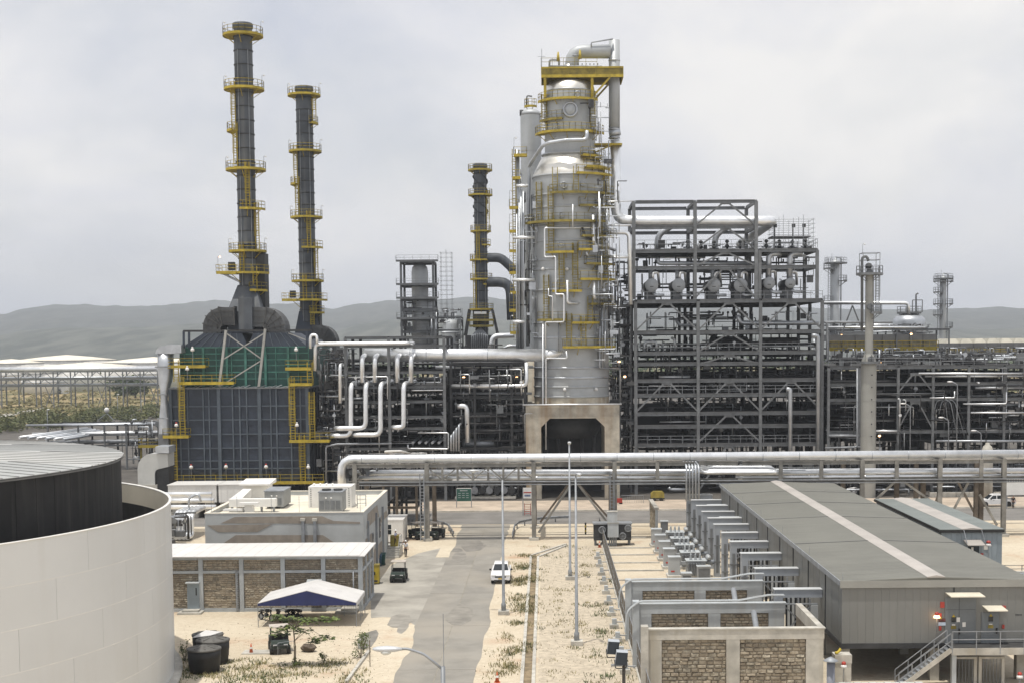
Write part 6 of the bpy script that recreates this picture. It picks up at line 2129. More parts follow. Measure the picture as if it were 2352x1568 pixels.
 # burner fronts
 for k in range(12):
  x = xl + 1.2 + k * (xr - xl - 2.4) / 11
  MB().lathe([(.28, -.12), (.28, .0)], (x, FD + .05, zb + 1.2), 10, axis='Y').build('peep_door', DARK, t)
 for px, py in ((380, 1086), (439, 1071), (519, 1070), (611, 1070), (708, 1071), (405, 975), (682, 975), (430, 846), (680, 802), (442, 802)):
  p = at(px, py, FD - .9)
  o = MB().lathe([(.06, -.3), (.3, -.2), (.26, .05), (.12, .2)], p, 12).build('bulkhead_lamp', LAMPW, t)
  MB().lathe([(.14, .2), (.14, .36), (.03, .4)], p, 10).build('lamp_cap', RED if (px % 2) else LAMPW, o)
  MB().tube([p + V(0, 0, -1.6), p + V(0, 0, -.3)], .035, 5).build('lamp_stem', GALV, o)
furnace()
def rear_furnace():
 d = FD + 32
 t = thing('furnace', 'second furnace mostly hidden behind the blue and green one', 'furnace', (S2C.x, d, 0))
 xa, xb = at(560, 900, d).x, at(742, 900, d).x
 MB().box(xa, xb, d, d + 20, 2, at(700, 812, d).z).build('casing', BLUEG, t)
 MB().hexa([(xa + 3, d + .5, at(700, 812, d).z), (xb, d + .5, at(700, 812, d).z), (xb, d + 10, at(700, 812, d).z), (xa + 3, d + 10, at(700, 812, d).z), (xa + 8, d + 2, at(700, 776, d).z), (xb - .2, d + 2, at(700, 776, d).z), (xb - .2, d + 8, at(700, 776, d).z), (xa + 8, d + 8, at(700, 776, d).z)]).build('hood', BLUEG, t)
 for k in range(6):
  x = xa + .4 + k * (xb - xa - .8) / 5
  MB().box(x - .3, x + .3, d + .2, d + .8, 0, 2).build('leg', DARK, t)
 xo, xi = at(776, 780, d + 4).x, at(742, 780, d + 4).x
 xc, hh = (xo + xi) / 2, xo - xi
 zc = at(750, 747, d + 4).z - hh / 2
 R_ = hh * .62
 pts = [(xc, d + 4, at(750, 810, d + 4).z), (xc, d + 4, zc - R_)]
 for k in range(1, 9):
  a = k / 8 * PI / 2
  pts.append((xc - R_ * (1 - math.cos(a)), d + 4, zc - R_ + R_ * math.sin(a)))
 pts.append((at(722, 760, d + 4).x, d + 4, zc))
 swept_duct(t, 'gooseneck_duct', pts, 4, hh, DUCT)
 b = MB(); r = S2R
 q0, q2 = at(702, 776, d + 4).z, at(702, 715, d + 4).z
 b.hexa([(S2C.x - 2.2, d + 2, q0), (S2C.x + 2.2, d + 2, q0), (S2C.x + 2.2, d + 6, q0), (S2C.x - 2.2, d + 6, q0), (S2C.x - r, d + 3, q2), (S2C.x + r, d + 3, q2), (S2C.x + r, d + 5.5, q2), (S2C.x - r, d + 5.5, q2)])
 b.build('stack_transition', BLUEG, t)
rear_furnace()
# silver hourglass duct, fan elbow and white flue boxes left of / before the furnace
def loft_duct():
 d = FD - 1
 t = thing('air_duct', 'silver hourglass shaped air duct at the left side of the furnace', 'duct', (at(374, 990, d).x, d, 0))
 secs = ((996, 27, 3.2), (975, 25, 3.0), (950, 21, 2.6), (932, 16, 2.0), (918, 13, 1.6), (905, 14, 1.6), (892, 19, 2.1), (875, 27, 2.7), (858, 31, 3.0), (842, 32, 3.0), (812, 32, 3.0))
 b = MB()
 prev = None
 for y, wpx, dp in secs:
  x0, x1 = at(374 - wpx / 2, y, d).x, at(374 + wpx / 2, y, d).x
  z = at(374, y, d).z
  k = len(b.v)
  for j in range(16):
   a = j * PI / 8
   ca, sa = math.cos(a), math.sin(a)
   b.v.append(((x0 + x1) / 2 + (x1 - x0) / 2 * math.copysign(abs(ca) ** .6, ca), d + dp / 2 + dp / 2 * math.copysign(abs(sa) ** .6, sa), z))
  if prev is not None:
   for j in range(16):
    b.f.append((prev + j, prev + (j + 1) % 16, k + (j + 1) % 16, k + j)); b.s.append(True)
  prev = k
 b.f.append(tuple(prev + j for j in range(16))); b.s.append(False)
 b.build('shaft', ALU_DULL, t)
 x0, x1 = at(357, 812, d).x, at(391, 812, d).x
 z0 = at(374, 812, d).z
 b = MB()
 prof = [(x0, z0), (x1, z0)] + [(x0 + (x1 - x0) * (1.9 - 1.9 * math.cos(a * PI / 16)), z0 + 1.35 * math.sin(a * PI / 16)) for a in range(5, 9)] + [(x0 + (x1 - x0) * (1 - math.cos(a * PI / 16)) * .8, z0 + 1.2 * math.sin(a * PI / 16)) for a in range(7, 0, -1)]
 b.prism([(x0, z0), (x1, z0), (x1 + 1.6, z0 + .1), (x1 + 1.6, z0 + 1.25), (x1 - .2, z0 + 1.3), (x0 + .6, z0 + 1.05), (x0 + .12, z0 + .55)], 'Y', d, d + 3); b.build('top_elbow', ALU_DULL, t)
 for y in (842, 905, 960):
  wpx = 34 if y == 842 else (15 if y == 905 else 23)
  b = MB(); b.box(at(374 - wpx / 2, y, d).x - .08, at(374 + wpx / 2, y, d).x + .08, d - .08, d, at(374, y, d).z - .08, at(374, y, d).z + .08); b.build('flange', GALV, t)
 MB().box(at(363, 990, d).x, at(386, 990, d).x, d, d + 3, 0, at(374, 996, d).z).build('pedestal', STEEL, t)
loft_duct()
def fan_elbow():
 d = FD - 14
 x0, x1 = at(316, 1080, d).x, at(386, 1080, d).x
 z0, z1 = at(350, 1112, d).z, at(350, 1041, d).z
 t = thing('fan_casing', 'pale rounded fan casing left of the furnace foot', 'fan casing', ((x0 + x1) / 2, d, 0))
 R_ = 2.0
 prof = [(x0, z0), (x0 + 2.3, z0), (x0 + 2.3, z0 + 1.4)] + [(x0 + 2.3 + .5 * (1 - math.cos(a)), z0 + 1.4 + .7 * math.sin(a)) for a in (.5, 1.0, 1.57)] + [(x1, z0 + 2.4), (x1, z1)] + [(x0 + R_ * (1 - math.cos(a)), z1 - R_ + R_ * math.sin(a)) for a in (1.57, 1.2, .8, .4, 0)]
 MB().prism(prof, 'Y', d, d + 3.4).build('casing', mat('pale_fan_casing', (.52, .53, .52), .5, .3, .06, .6), t)
 MB().box(x0 - .2, x0 + 2.6, d - .2, d + 3.6, 0, z0).build('plinth', CONC, t)
 MB().box(x1 - 2.0, x1, d + .3, d + 3.2, 0, z0 + 2.4).build('inlet_box', DARK, t)
 MB().box(x1 - 1.5, x1 + .3, d - .5, d + 3, z1 + .1, z1 + 1.0).build('duct_piece', ALU_DULL, t)
fan_elbow()
for x0, x1, lab in ((386, 497, 'left of two long white flue boxes in front of the furnace'), (502, 580, 'right of two long white flue boxes in front of the furnace')):
 d = FD - 20
 t = thing('flue_box', lab, 'duct', (at(x0, 1150, d).x, d, 0), 'white flue boxes')
 a, c = at(x0, 1130, d).x, at(x1, 1130, d).x
 z0, z1 = at(450, 1153, d).z, at(450, 1114, d).z
 MB().box(a, c, d, d + 5, z0, z1).build('casing', WHITE, t)
 MB().box(a - .1, c + .1, d - .1, d + 5.1, z1, z1 + .12).build('lid', WHITE_S, t)
 n = int((c - a) / .8)
 for i in range(n):
  MB().box(a + .3 + i * .8, a + .36 + i * .8, d - .04, d, z0 + .1, z1 - .1).build('rib', WHITE, t)
 for q in (.15, .5, .85):
  MB().box(a + (c - a) * q - .6, a + (c - a) * q + .6, d + .5, d + 4.5, 0, z0).build('saddle', CONC, t)
# ---------------------------------------------------------------- main distillation column
MD = 214.0
def main_column():
 s = FPX / MD
 c = at(1311, 600, MD)
 C2 = (c.x, MD)
 Z = lambda y: at(1311, y, MD).z
 X = lambda px, y=600, dd=0: at(px, y, MD + dd).x
 t = thing('distillation_column', 'huge silver distillation column ringed with yellow platforms on a concrete table', 'column', (c.x, MD, Z(925)))
 R1, R0 = 85.5 / s, 57.5 / s
 bands = [925, 908, 886, 865.5, 843, 775, 742, 668, 621, 600, 557, 524, 481, 452.5, 409]
 for a, b_ in zip(bands[:-1], bands[1:]):
  MB().lathe([(R1, Z(a) + .02), (R1, Z(b_) - .02)], (c.x, MD, 0), 56, caps=False).build('shell_course', VESSEL if a != 925 else CONC_R, t)
 for y in bands[1:]:
  big = y in (865.5, 843, 775)
  MB().lathe([(R1 - .02, Z(y) - .16), (R1 + .1, Z(y) - .12), (R1 + .1, Z(y) + .12), (R1 - .02, Z(y) + .16)], (c.x, MD, 0), 56, caps=False).build('band', VESSEL if not big else ALU_DULL, t)
 MB().lathe([(R1, Z(409)), (R1 * .985, Z(402)), (R0 * 1.15, Z(366)), (R0 * 1.05, Z(360))], (c.x, MD, 0), 56, caps=False).build('cone', CONE, t)
 MB().lathe([(R0 * 1.04, Z(361)), (R0 * 1.14, Z(359)), (R0 * 1.14, Z(356)), (R0, Z(355))], (c.x, MD, 0), 56, caps=False).build('band', ALU_DULL, t)
 for a, b_ in ((356, 322), (322, 288), (288, 236), (236, 213)):
  MB().lathe([(R0, Z(a) + .02), (R0, Z(b_) - .02)], (c.x, MD, 0), 56, caps=False).build('shell_course', VESSEL, t)
  MB().lathe([(R0 - .02, Z(b_) - .08), (R0 + .06, Z(b_) - .06), (R0 + .06, Z(b_) + .06), (R0 - .02, Z(b_) + .08)], (c.x, MD, 0), 56, caps=False).build('band', ALU_DULL, t)
 zt = Z(213)
 MB().lathe([(R0, zt), (R0 * .96, zt + .7), (R0 * .82, zt + 1.3), (R0 * .55, zt + 1.75), (.9, zt + 1.95), (.9, Z(150)), (0, Z(150))], (c.x, MD, 0), 56, caps=False).build('dome', CONE, t)
 def manhole(px, y, r, R_):
  xx = X(px, y, -R_)
  dx = xx - c.x
  yy = MD - math.sqrt(max(.1, R_ ** 2 - dx ** 2))
  o = MB().lathe([(r, .3), (r, -.35), (0, -.35)], (xx, yy, Z(y)), 24, axis='Y').build('manhole', VESSEL, t)
  ring(MB(), (xx, yy - .36, Z(y)), r * .86, r * .13, 'Y', 28, 8).build('flange_ring', ALU_DULL, o)
 manhole(1310, 262, 1.15, R0)
 for px, y, r, R_ in ((1326, 227, .45, R0), (1279, 300, .4, R0), (1295, 435, .5, R1), (1289, 502, .45, R1), (1289, 567, .45, R1), (1330, 780, .5, R1), (1345, 300, .35, R0), (1340, 432, .4, R1), (1283, 650, .4, R1)):
  manhole(px, y, r, R_)
 # ring platforms: (y, inner radius, outer px, angles from picture x range)
 def arcp(y, R_, ro, x0, x1, m=YELLOW):
  ro /= s
  a0 = math.acos(max(-1, min(1, (X(x0, y) - c.x) / ro)))
  a1 = math.acos(max(-1, min(1, (X(x1, y) - c.x) / ro)))
  ring_platform(t, C2, Z(y), R_ + .05, ro, -a0, -a1, m, n=max(4, int(18 * (a0 - a1) / 3)))
 arcp(236, R0, 72, 1236, 1371); arcp(310, R0, 78, 1230, 1386, YELLOW); arcp(365, R0 * 1.1, 80, 1337, 1391)
 arcp(408, R1, 100, 1323, 1404); arcp(451, R1, 104, 1262, 1408, YELLOW_D); arcp(515, R1, 108, 1203, 1387, YELLOW_D)
 arcp(584, R1, 102, 1250, 1316); arcp(579, R1, 108, 1327, 1362); arcp(645, R1, 110, 1331, 1415); arcp(671, R1, 104, 1268, 1334)
 arcp(735, R1, 104, 1235, 1299, YELLOW_D); arcp(742, R1, 106, 1313, 1375); arcp(796, R1, 108, 1291, 1411)
 arcp(281, R0, 70, 1240, 1290, YELLOW_D); arcp(392, R1 * .85, 92, 1345, 1400); arcp(480, R1, 102, 1330, 1408, YELLOW_D); arcp(548, R1, 104, 1335, 1408, YELLOW_D); arcp(610, R1, 104, 1345, 1412, YELLOW_D); arcp(700, R1, 104, 1355, 1412, YELLOW_D)
 def lad(px, y0, y1, R_=R1, m=YELLOW_D):
  xx = X(px, (y0 + y1) / 2, -R_)
  dx = xx - c.x
  yy = MD - math.sqrt(max(.1, (R_ + .5) ** 2 - dx ** 2))
  ladder(t, xx, yy, Z(y0), Z(y1), m, w=.7)
 lad(1323, 451, 409); lad(1265, 515, 452); lad(1266, 583, 517); lad(1321, 670, 580); lad(1255, 734, 650); lad(1307, 795, 737); lad(1356, 742, 700); lad(1250, 309, 237, R0); lad(1362, 309, 240, R0); lad(1372, 408, 366, R0 * 1.2); lad(1395, 515, 410); lad(1378, 578, 516); lad(1392, 644, 580); lad(1238, 514, 440); lad(1290, 670, 600); lad(1340, 795, 743); lad(1275, 450, 410)
 for px, y in ((1341, 757), (1308, 697), (1368, 699), (1297, 890), (1370, 890), (1375, 468), (1247, 620), (1302, 622)):
  xx = X(px, y, -R1); dx = xx - c.x
  p = V(xx, MD - math.sqrt(max(.1, (R1 + .3) ** 2 - dx ** 2)), Z(y))
  o = MB().lathe([(.06, -.3), (.28, -.2), (.24, .05), (.1, .2)], p, 10).build('bulkhead_lamp', LAMPW, t)
 # yellow crown gantry
 x0, x1 = X(1243, 175, -3), X(1432, 175, -3)
 y0, y1 = MD - 3.2, MD + 3.2
 zb, ztp = Z(187.5), Z(163)
 g = MB().box(x0, x1, y0, y1, ztp - .25, ztp).build('crown_platform', YELLOW, t)
 for yy in (y0, y1 - .12):
  MB().box(x0, x1, yy, yy + .12, zb, zb + .42).build('girder', YELLOW, t)
  MB().box(x0 + .1, x1 - .1, yy + .16, yy + .2, zb + .42, ztp - .25).build('girder_web', YELLOW_D, t)
  n = 9
  for i in range(n + 1):
   xx = x0 + .05 + (x1 - x0 - .2) * i / n
   MB().box(xx, xx + .1, yy + .02, yy + .14, zb + .42, ztp - .25).build('stiffener', YELLOW_D, t)
 MB().box(x1 - .12, x1, y0 + .14, y1 - .14, zb, ztp - .25).build('girder', YELLOW, t)
 MB().box(x0, x0 + .12, y0 + .14, y1 - .14, zb, ztp - .25).build('girder', YELLOW, t)
 for px in (1255, 1361):
  for yy in (y0 + .4, y1 - .4):
   MB().box(X(px) - .2, X(px) + .2, yy - .2, yy + .2, Z(232), zb).build('crown_post', YELLOW, t)
 for yy in (y0 + .2, y1 - .3):
  b = MB(); b.beam((X(1401), yy, zb), (X(1366), yy, Z(226)), .26); b.build('crown_brace', YELLOW, t)
 railing(g, [(x0, y1, ztp), (x0, y0, ztp), (X(1372), y0, ztp)], YELLOW_D, 1.25)
 MB().tube([(x0 + .1, y0, ztp), (x0 + .1, y0, Z(122))], .04, 5).build('mast', GALV, t)
 b = MB(); b.beam((x0 - .5, y0, Z(140)), (x0 + .6, y0, Z(140)), .05); b.build('anemometer', GALV, t)
 # second arm bracing the vertical line
 b = MB(); b.box(X(1363), X(1429), MD - 1.2, MD + 1.2, Z(337), Z(332.5)); b.build('guide_arm', YELLOW, t)
 b = MB(); b.beam((X(1405), MD - 1, Z(337)), (X(1370), MD - 1, Z(352)), .2); b.build('guide_brace', YELLOW, t)
 # valves and small lines on the crown
 for pts, r in (([(1255 + 7, 163), (1262, 138), (1284, 138), (1284, 150)], 2.2), ([(1315, 128), (1330, 128)], 2.0), ([(1262, 153), (1380, 153), (1388, 157), (1388, 163)], 2.4)):
  MB().tube([at(px, py, MD - 2) for px, py in pts], r / s, 8).build('crown_line', GALV, t)
 for px, py in ((1282, 131), (1332, 126)):
  MB().lathe([(.28, -.6), (.2, 0), (.1, .7)], at(px, py, MD - 2), 8).build('relief_valve', YELLOW, t)
 for i in range(6):
  MB().tube([at(1328 + 9 * i, 146, MD - 1.5), at(1328 + 9 * i, 158, MD - 1.5)], .06, 5).build('vent_stub', DARK, t)
 return t
main_column()
def table():
 d0, d1 = MD - 7.4, MD + 7.4
 X = lambda px: at(px, 1000, d0).x
 Z = lambda y: at(1311, y, d0).z
 t = thing('concrete_table', 'rust streaked concrete table carrying the big column', 'plinth', (X(1311), MD, 0))
 MB().box(X(1208), X(1423), d0, d1, Z(960), Z(930)).build('slab', CONC_R, t)
 for a, c, sgn in ((1208, 1243, 1), (1389, 1423, -1)):
  for dd in (d0 + .004, d1 - 2.4):
   MB().box(X(a), X(c), dd, dd + 2.4, 0, Z(960)).build('leg', CONC_R, t)
   xx = X(c) if sgn > 0 else X(a)
   MB().prism([(xx, Z(960)), (xx + sgn * 1.3, Z(960)), (xx, Z(980))], 'Y', dd + .006, dd + 2.39).build('haunch', CONC_R, t)
 MB().tube([(X(1201), d0 - .2, Z(928)), (X(1428), d0 - .2, Z(928))], .12, 8).build('edge_pipe', ALU, t)
 MB().lathe([(4.0, Z(1010)), (5.2, Z(962))], (X(1311), MD, 0), 40).build('bottom_head', DARK, t)
 for i in range(5):
  MB().tube([(X(1255 + 28 * i), MD - 2, Z(1005)), (X(1255 + 28 * i), MD - 2, 2), (X(1255 + 28 * i), MD + 12, 2)], .25, 8).build('bottom_line', PIPEDK, t)
 MB().box(X(1245), X(1388), MD + 4, MD + 7, 0, Z(990)).build('equipment_block', DARK, t)
table()
# overhead line and long transfer line
pipe('fat silver overhead line arching from the column top to the vertical drop', [(1314, 172, MD), (1314, 119, MD), (1402, 119, MD)], 15.5, VESSEL, MD, n=20, bend=2.0)
t = thing('pipe', 'thick pale vertical line dropping along the right of the column', 'pipe', at(1411, 480, MD))
MB().tube([at(1411, 93, MD), at(1411, 300, MD)], 12.6 / FPX * MD, 20).build('upper_run', VESSEL, t)
MB().tube([at(1411, 300, MD), at(1413, 312, MD)], 13.6 / FPX * MD, 20).build('expansion_joint', ALU_DULL, t)
for yy in (138, 296, 316):
 MB().tube([at(1411, yy, MD), at(1411, yy + 3, MD)], 13.5 / FPX * MD, 20).build('flange', ALU_DULL, t)
MB().tube([at(1413, 312, MD), at(1415, 505, MD), at(1468, 508, MD), at(1765, 508, MD), at(1775, 508, MD + 3), at(1700, 560, MD + 14)], 11.6 / FPX * MD, 20, bend=2.6).build('lower_run', ALU, t)
pipe('thin pipe over the top of the overhead line', [(1358, 108, MD - 1), (1358, 98, MD - 1), (1408, 90, MD - 1)], 1.6, GALV, MD)
# small bright pipework on the column face
def surf(px, y, extra=.4, R_=85.5 / FPX * MD):
 cx = at(1311, 600, MD).x
 xx = at(px, y, MD - R_).x
 dx = max(-R_, min(R_, xx - cx))
 return V(xx, MD - math.sqrt(max(0, R_ * R_ - dx * dx)) - extra, at(px, y, MD - R_).z)
def fpipe(label, path, rpx, m=ALU, extra=.45):
 MB().tube([surf(px, y, extra) for px, y in path], rpx / FPX * MD, 8, bend=rpx / FPX * MD * 2.5).build('pipe', m, label=label, cat='pipe')
fpipe('thin white pipe stepping down the column face in zigzags', [(1376, 441), (1376, 524), (1251, 524), (1251, 591), (1276, 591), (1276, 677), (1295, 677), (1295, 740), (1253, 740), (1253, 800)], 1.7, ALU, 1.9)
fpipe('thin white pipe from the long header down past the table', [(1300, 806), (1302, 822), (1254, 822), (1254, 1030)], 1.6, ALU, 3.2)
fpipe('second thin pipe beside it running down to the table', [(1247, 745), (1247, 945), (1222, 945)], 1.3, ALU, 3.0)
fpipe('short thin riser between the upper column platforms', [(1315, 473), (1315, 524)], 1.4, ALU, 1.9)
fpipe('medium pipe bending right below the upper platforms', [(1362, 495), (1364, 562), (1396, 565), (1415, 570)], 3.8, ALU, 1.2)
fpipe('medium pipe dropping from the right platform and bending right', [(1364, 650), (1364, 686), (1405, 686)], 3.4, ALU, 1.6)
fpipe('long silver pipe turning right across the lower column', [(1303, 645), (1303, 697), (1411, 697)], 2.6, ALU, 1.2)
fpipe('dark pipe curving beside the medium pipe on the upper right', [(1337, 524), (1345, 545), (1362, 553)], 2.4, PIPEDK, .8)
fpipe('pale pipe bending right below the small upper platform', [(1346, 579), (1348, 587), (1410, 588)], 2.4, ALU_DULL, 1.3)
for i, px in enumerate((1378, 1384, 1391)):
 fpipe(['left', 'middle', 'right'][i] + ' of three parallel pipes on the lower right of the column', [(px, 702), (px, 845)] + ([(1428, 847), (1428, 928)] if i == 0 else []), 2.0, ALU_DULL, 1.0)
fpipe('thin pipe on the small middle platform of the column', [(1260, 663), (1260, 680), (1269, 682), (1269, 735)], 1.2, ALU, 1.8)
fpipe('grey vertical pipe near the column centre line', [(1283, 740), (1283, 806)], 1.3, GALV, .6)
fpipe('pipe circling the narrow column top then slanting down left', [(1348, 300), (1348, 321), (1300, 323), (1262, 327), (1246, 332), (1214, 372), (1212, 500), (1211, 795)], 4.4, ALU_DULL, .3)
# slim column and risers to the left of the main column
def left_column():
 d = 228
 s = FPX / d
 c = at(1221, 500, d)
 Z = lambda y: at(1221, y, d).z
 t = thing('slim_column', 'slim pale column half hidden behind the big column', 'column', (c.x, d, 0))
 r = 23.5 / s
 for a, b_ in ((820, 700), (700, 580), (580, 460), (460, 350), (350, 266)):
  MB().lathe([(r, Z(a) + .02), (r, Z(b_) - .02)], (c.x, d, 0), 36, caps=False).build('shell_course', VESSEL, t)
 MB().lathe([(r, Z(266)), (r * .9, Z(258)), (r * .6, Z(253)), (0, Z(250))], (c.x, d, 0), 36).build('dome', VESSEL, t)
 MB().lathe([(r, 0), (r, Z(820))], (c.x, d, 0), 36).build('skirt', CONC_R, t)
 ring_platform(t, (c.x, d), Z(245), .3, 14 / s, PI * .9, PI * 1.9, n=6)
 MB().tube([at(1210, 245, d), at(1210, 220, d), at(1222, 222, d)], .12, 8).build('vent_line', STEEL, t)
 MB().lathe([(.5, -.3), (.5, .3)], at(1198, 335 - 75, d), 16, axis='X').build('nozzle', DARK, t)
left_column()
def riser_tower():
 d = 212
 t = thing('riser_tower', 'slender riser column with small yellow balconies left of the main column', 'column', (at(1190, 700, d).x, d, 0))
 c = at(1190, 600, d)
 Z = lambda y: at(1190, y, d).z
 MB().lathe([(.36, Z(830)), (.36, Z(345))], (c.x, d, 0), 14).build('riser', ALU_DULL, t)
 MB().lathe([(.22, Z(830)), (.22, Z(400))], (at(1198, 600, d).x, d - .2, 0), 12).build('riser', ALU_DULL, t)
 for y, x0, x1 in ((357, 1180, 1210), (409, 1177, 1196), (477, 1170, 1191), (531, 1170, 1190), (576, 1170, 1190), (626, 1170, 1190), (671, 1172, 1192), (712, 1170, 1190), (763, 1172, 1192)):
  p = rect_platform(t, at(x0, y, d).x, at(x1, y, d).x, d - .8, d + .9, Z(y))
  area_lamp(t, at(x0 + 1, y, d).x, d - .8, Z(y), 2.4)
 ladder(t, at(1183, 600, d).x, d - .6, Z(770), Z(360), YELLOW_D, False, w=.5)
 b = MB()
 for k in range(26):
  z = Z(780 - 17 * k)
  b.beam((at(1176, 600, d).x, d, z), (at(1186, 600, d).x, d, z), .06)
 b.build('pipe_brackets', GALV, t)
riser_tower()
for i, (y, x0, x1) in enumerate(((427, 1186, 1213), (546, 1178, 1228), (643, 1176, 1228), (739, 1178, 1206))):
 pipe(['topmost', 'second', 'third', 'lowest'][i] + ' short bright pipe stub crossing the risers left of the column', [(x0, y), (x1, y)], 3.6, ALU, 210)
for i, px in enumerate((1202, 1192.5, 1187)):
 pipe(['right', 'middle', 'left'][i] + ' thin riser pipe running up left of the column', [(px, 800), (px, 440 + 26 * i)], 1.8, ALU_DULL, 211)
# ---------------------------------------------------------------- framed structures
def frame(name, label, xs, ys, zs, cw, bw, bh, m, zlow=0.0, decks=True, chev=(), rails=(), cat='steel frame', skip_cols=(), deck_m=GRATE, front=None):
 """steel frame: columns, beams each way and grating decks, every member its own part"""
 t = thing(name, label, cat, ((xs[0] + xs[-1]) / 2, ys[0], zlow))
 for i, x in enumerate(xs):
  for j, y in enumerate(ys):
   if (i, j) in skip_cols: continue
   MB().ibeam((x, y, zlow), (x, y, zs[-1]), cw, cw).build('column', m if j == 0 or zlow > 5 else DARK, t)  # inner columns and beams in dark steel paint in the interior's shade
 for k, z in enumerate(zs):
  for j, y in enumerate(ys):
   if j == 0 and front is not None and k not in front: continue
   for i in range(len(xs) - 1):
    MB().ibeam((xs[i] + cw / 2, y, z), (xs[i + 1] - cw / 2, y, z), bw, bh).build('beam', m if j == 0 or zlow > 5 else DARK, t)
  for i, x in enumerate(xs):
   for j in range(len(ys) - 1):
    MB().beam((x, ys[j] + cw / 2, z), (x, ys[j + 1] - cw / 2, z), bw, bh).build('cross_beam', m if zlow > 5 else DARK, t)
  if decks is True or (decks and k in decks):
   MB().box(xs[0], xs[-1], ys[0] + .3, ys[-1], z + bh / 2, z + bh / 2 + .06).build('deck', deck_m, t)
 for i, z_ap, z_ft in chev:
  xm = (xs[i] + xs[i + 1]) / 2
  for xe in (xs[i], xs[i + 1]):
   b = MB(); b.beam((xm + (.5 if xe > xm else -.5), ys[0], z_ap), (xe, ys[0], z_ft), bw * .75, bw * .75); b.build('brace', m, t)
  MB().box(xm - .8, xm + .8, ys[0] - .03, ys[0] + .03, z_ap - .15, z_ap + .3).build('gusset', m, t)
 for z in rails:
  railing(t, [(xs[0], ys[0] - .1, z), (xs[-1], ys[0] - .1, z)], GALV, 1.1, 1.7)
 return t
def tangle(name, x0, x1, y0, y1, z0, z1, nh, nv, nd, seed, m=(ALU_DULL, STEEL, PIPEDK), rmax=.17):
 """small-bore piping too dense to count"""
 R = random.Random(seed)
 B = [MB() for _ in m]
 for _ in range(nh):
  b = B[R.choice((0, 1, 2, 2, 2, 2))] if len(B) > 2 else B[0]  # mostly dark pipe, so shade inside the units is put into the colour
  x = R.uniform(x0, x1); L = R.uniform(1.5, min(11, x1 - x0)); y = R.uniform(y0, y1); z = R.uniform(z0, z1); r = R.uniform(.035, rmax)
  xe = min(x1, x + L)
  pts = [(x, y, z), (xe, y, z)]
  if R.random() < .6: pts.append((xe, y, max(z0, min(z1, z + R.uniform(-3, 3)))))
  if R.random() < .4: pts.insert(0, (x, y + R.uniform(-2, 2), z))
  b.tube(pts, r, 7)
 for _ in range(nv):
  b = B[R.choice((0, 1, 1, 2, 2, 2))] if len(B) > 2 else B[0]
  x, y, z = R.uniform(x0, x1), R.uniform(y0, y1), R.uniform(z0, z1)
  h = R.uniform(1, 5); r = R.uniform(.03, rmax * .85)
  pts = [(x, y, z), (x, y, min(z1, z + h))]
  if R.random() < .5: pts.append((x + R.uniform(-2, 2), y, min(z1, z + h)))
  b.tube(pts, r, 7)
  if R.random() < .4:
   zz = z + h * .5
   b.ball((x, y, min(zz, z1)), r * 2.1, 1, 1, .9, 7, 5)
   b.lathe([(r * 2.4, 0), (r * 2.4, .05)], (x, y - r * 3, min(zz, z1)), 8, axis='Y')
 for _ in range(nd):
  b = B[R.choice((1, 2))] if len(B) > 2 else B[0]
  x, y, z = R.uniform(x0, x1), R.uniform(y0, y1), R.uniform(z0, z1)
  b.cbox((x, y, z), R.uniform(.3, 1.3), R.uniform(.3, 1), R.uniform(.3, 1.2))
 for b, mm in zip(B, m):
  if b.v: b.build(name, mm, kind='stuff')
def drum(x, y, z, r, L, label, axis='X', m=ALU_DULL, group=None):
 t = thing('drum', label, 'vessel', (x, y, z - r), group)
 MB().lathe([(0, -L / 2 - r * .35), (r * .7, -L / 2 - r * .22), (r, -L / 2), (r, L / 2), (r * .7, L / 2 + r * .22), (0, L / 2 + r * .35)], (x, y, z), 22, axis=axis).build('shell', m, t)
 for q in (-.3, .3):
  if axis == 'X': MB().box(x + q * L - .15, x + q * L + .15, y - r * .7, y + r * .7, z - r - .8, z - r * .6).build('saddle', STEEL, t)
  else: MB().box(x - r * .7, x + r * .7, y + q * L - .15, y + q * L + .15, z - r - .8, z - r * .6).build('saddle', STEEL, t)
 MB().tube([(x, y, z + r * .9), (x, y, z + r + .7)], .15, 8).build('nozzle', m, t)
D1 = 212.0
XL = [at(px, 900, D1).x for px in (1460.4, 1603.5, 1746.5, 1887.6)]
Zd = lambda y, d=D1: at(1674, y, d).z
lev = [Zd(y) for y in (1020.6, 978, 948.7, 906.4, 873, 834.5, 810, 762.7, 691.5)]
hl = lambda y: Zd(y)
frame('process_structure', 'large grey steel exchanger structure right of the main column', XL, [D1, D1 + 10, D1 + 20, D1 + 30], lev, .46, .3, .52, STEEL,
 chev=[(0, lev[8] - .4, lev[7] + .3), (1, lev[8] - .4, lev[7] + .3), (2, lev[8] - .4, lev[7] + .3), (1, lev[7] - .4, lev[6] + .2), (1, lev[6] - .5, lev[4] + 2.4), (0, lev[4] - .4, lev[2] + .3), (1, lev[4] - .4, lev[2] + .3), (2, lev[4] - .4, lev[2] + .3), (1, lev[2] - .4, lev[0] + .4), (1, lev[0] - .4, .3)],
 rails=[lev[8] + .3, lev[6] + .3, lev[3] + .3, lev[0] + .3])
XU = [at(px, 560, D1 + .6).x for px in (1455.8, 1596.4, 1736.7)]
up = [Zd(y, D1 + .6) for y in (614, 576, 521.7, 463)]
frame('upper_structure', 'open upper steel bays above the exchangers', XU, [D1 + .6, D1 + 11], up, .5, .32, .5, STEEL, zlow=lev[8] + .35, decks=[1],
 chev=[(1, up[3] - .3, up[2] + .2), (1, up[2] - .3, up[1] + .2), (1, up[1] - .4, up[0] + .2), (1, up[0] - .3, lev[8] + .5)])
XR = [XU[2] + .55, at(1877, 600, D1 + .6).x]
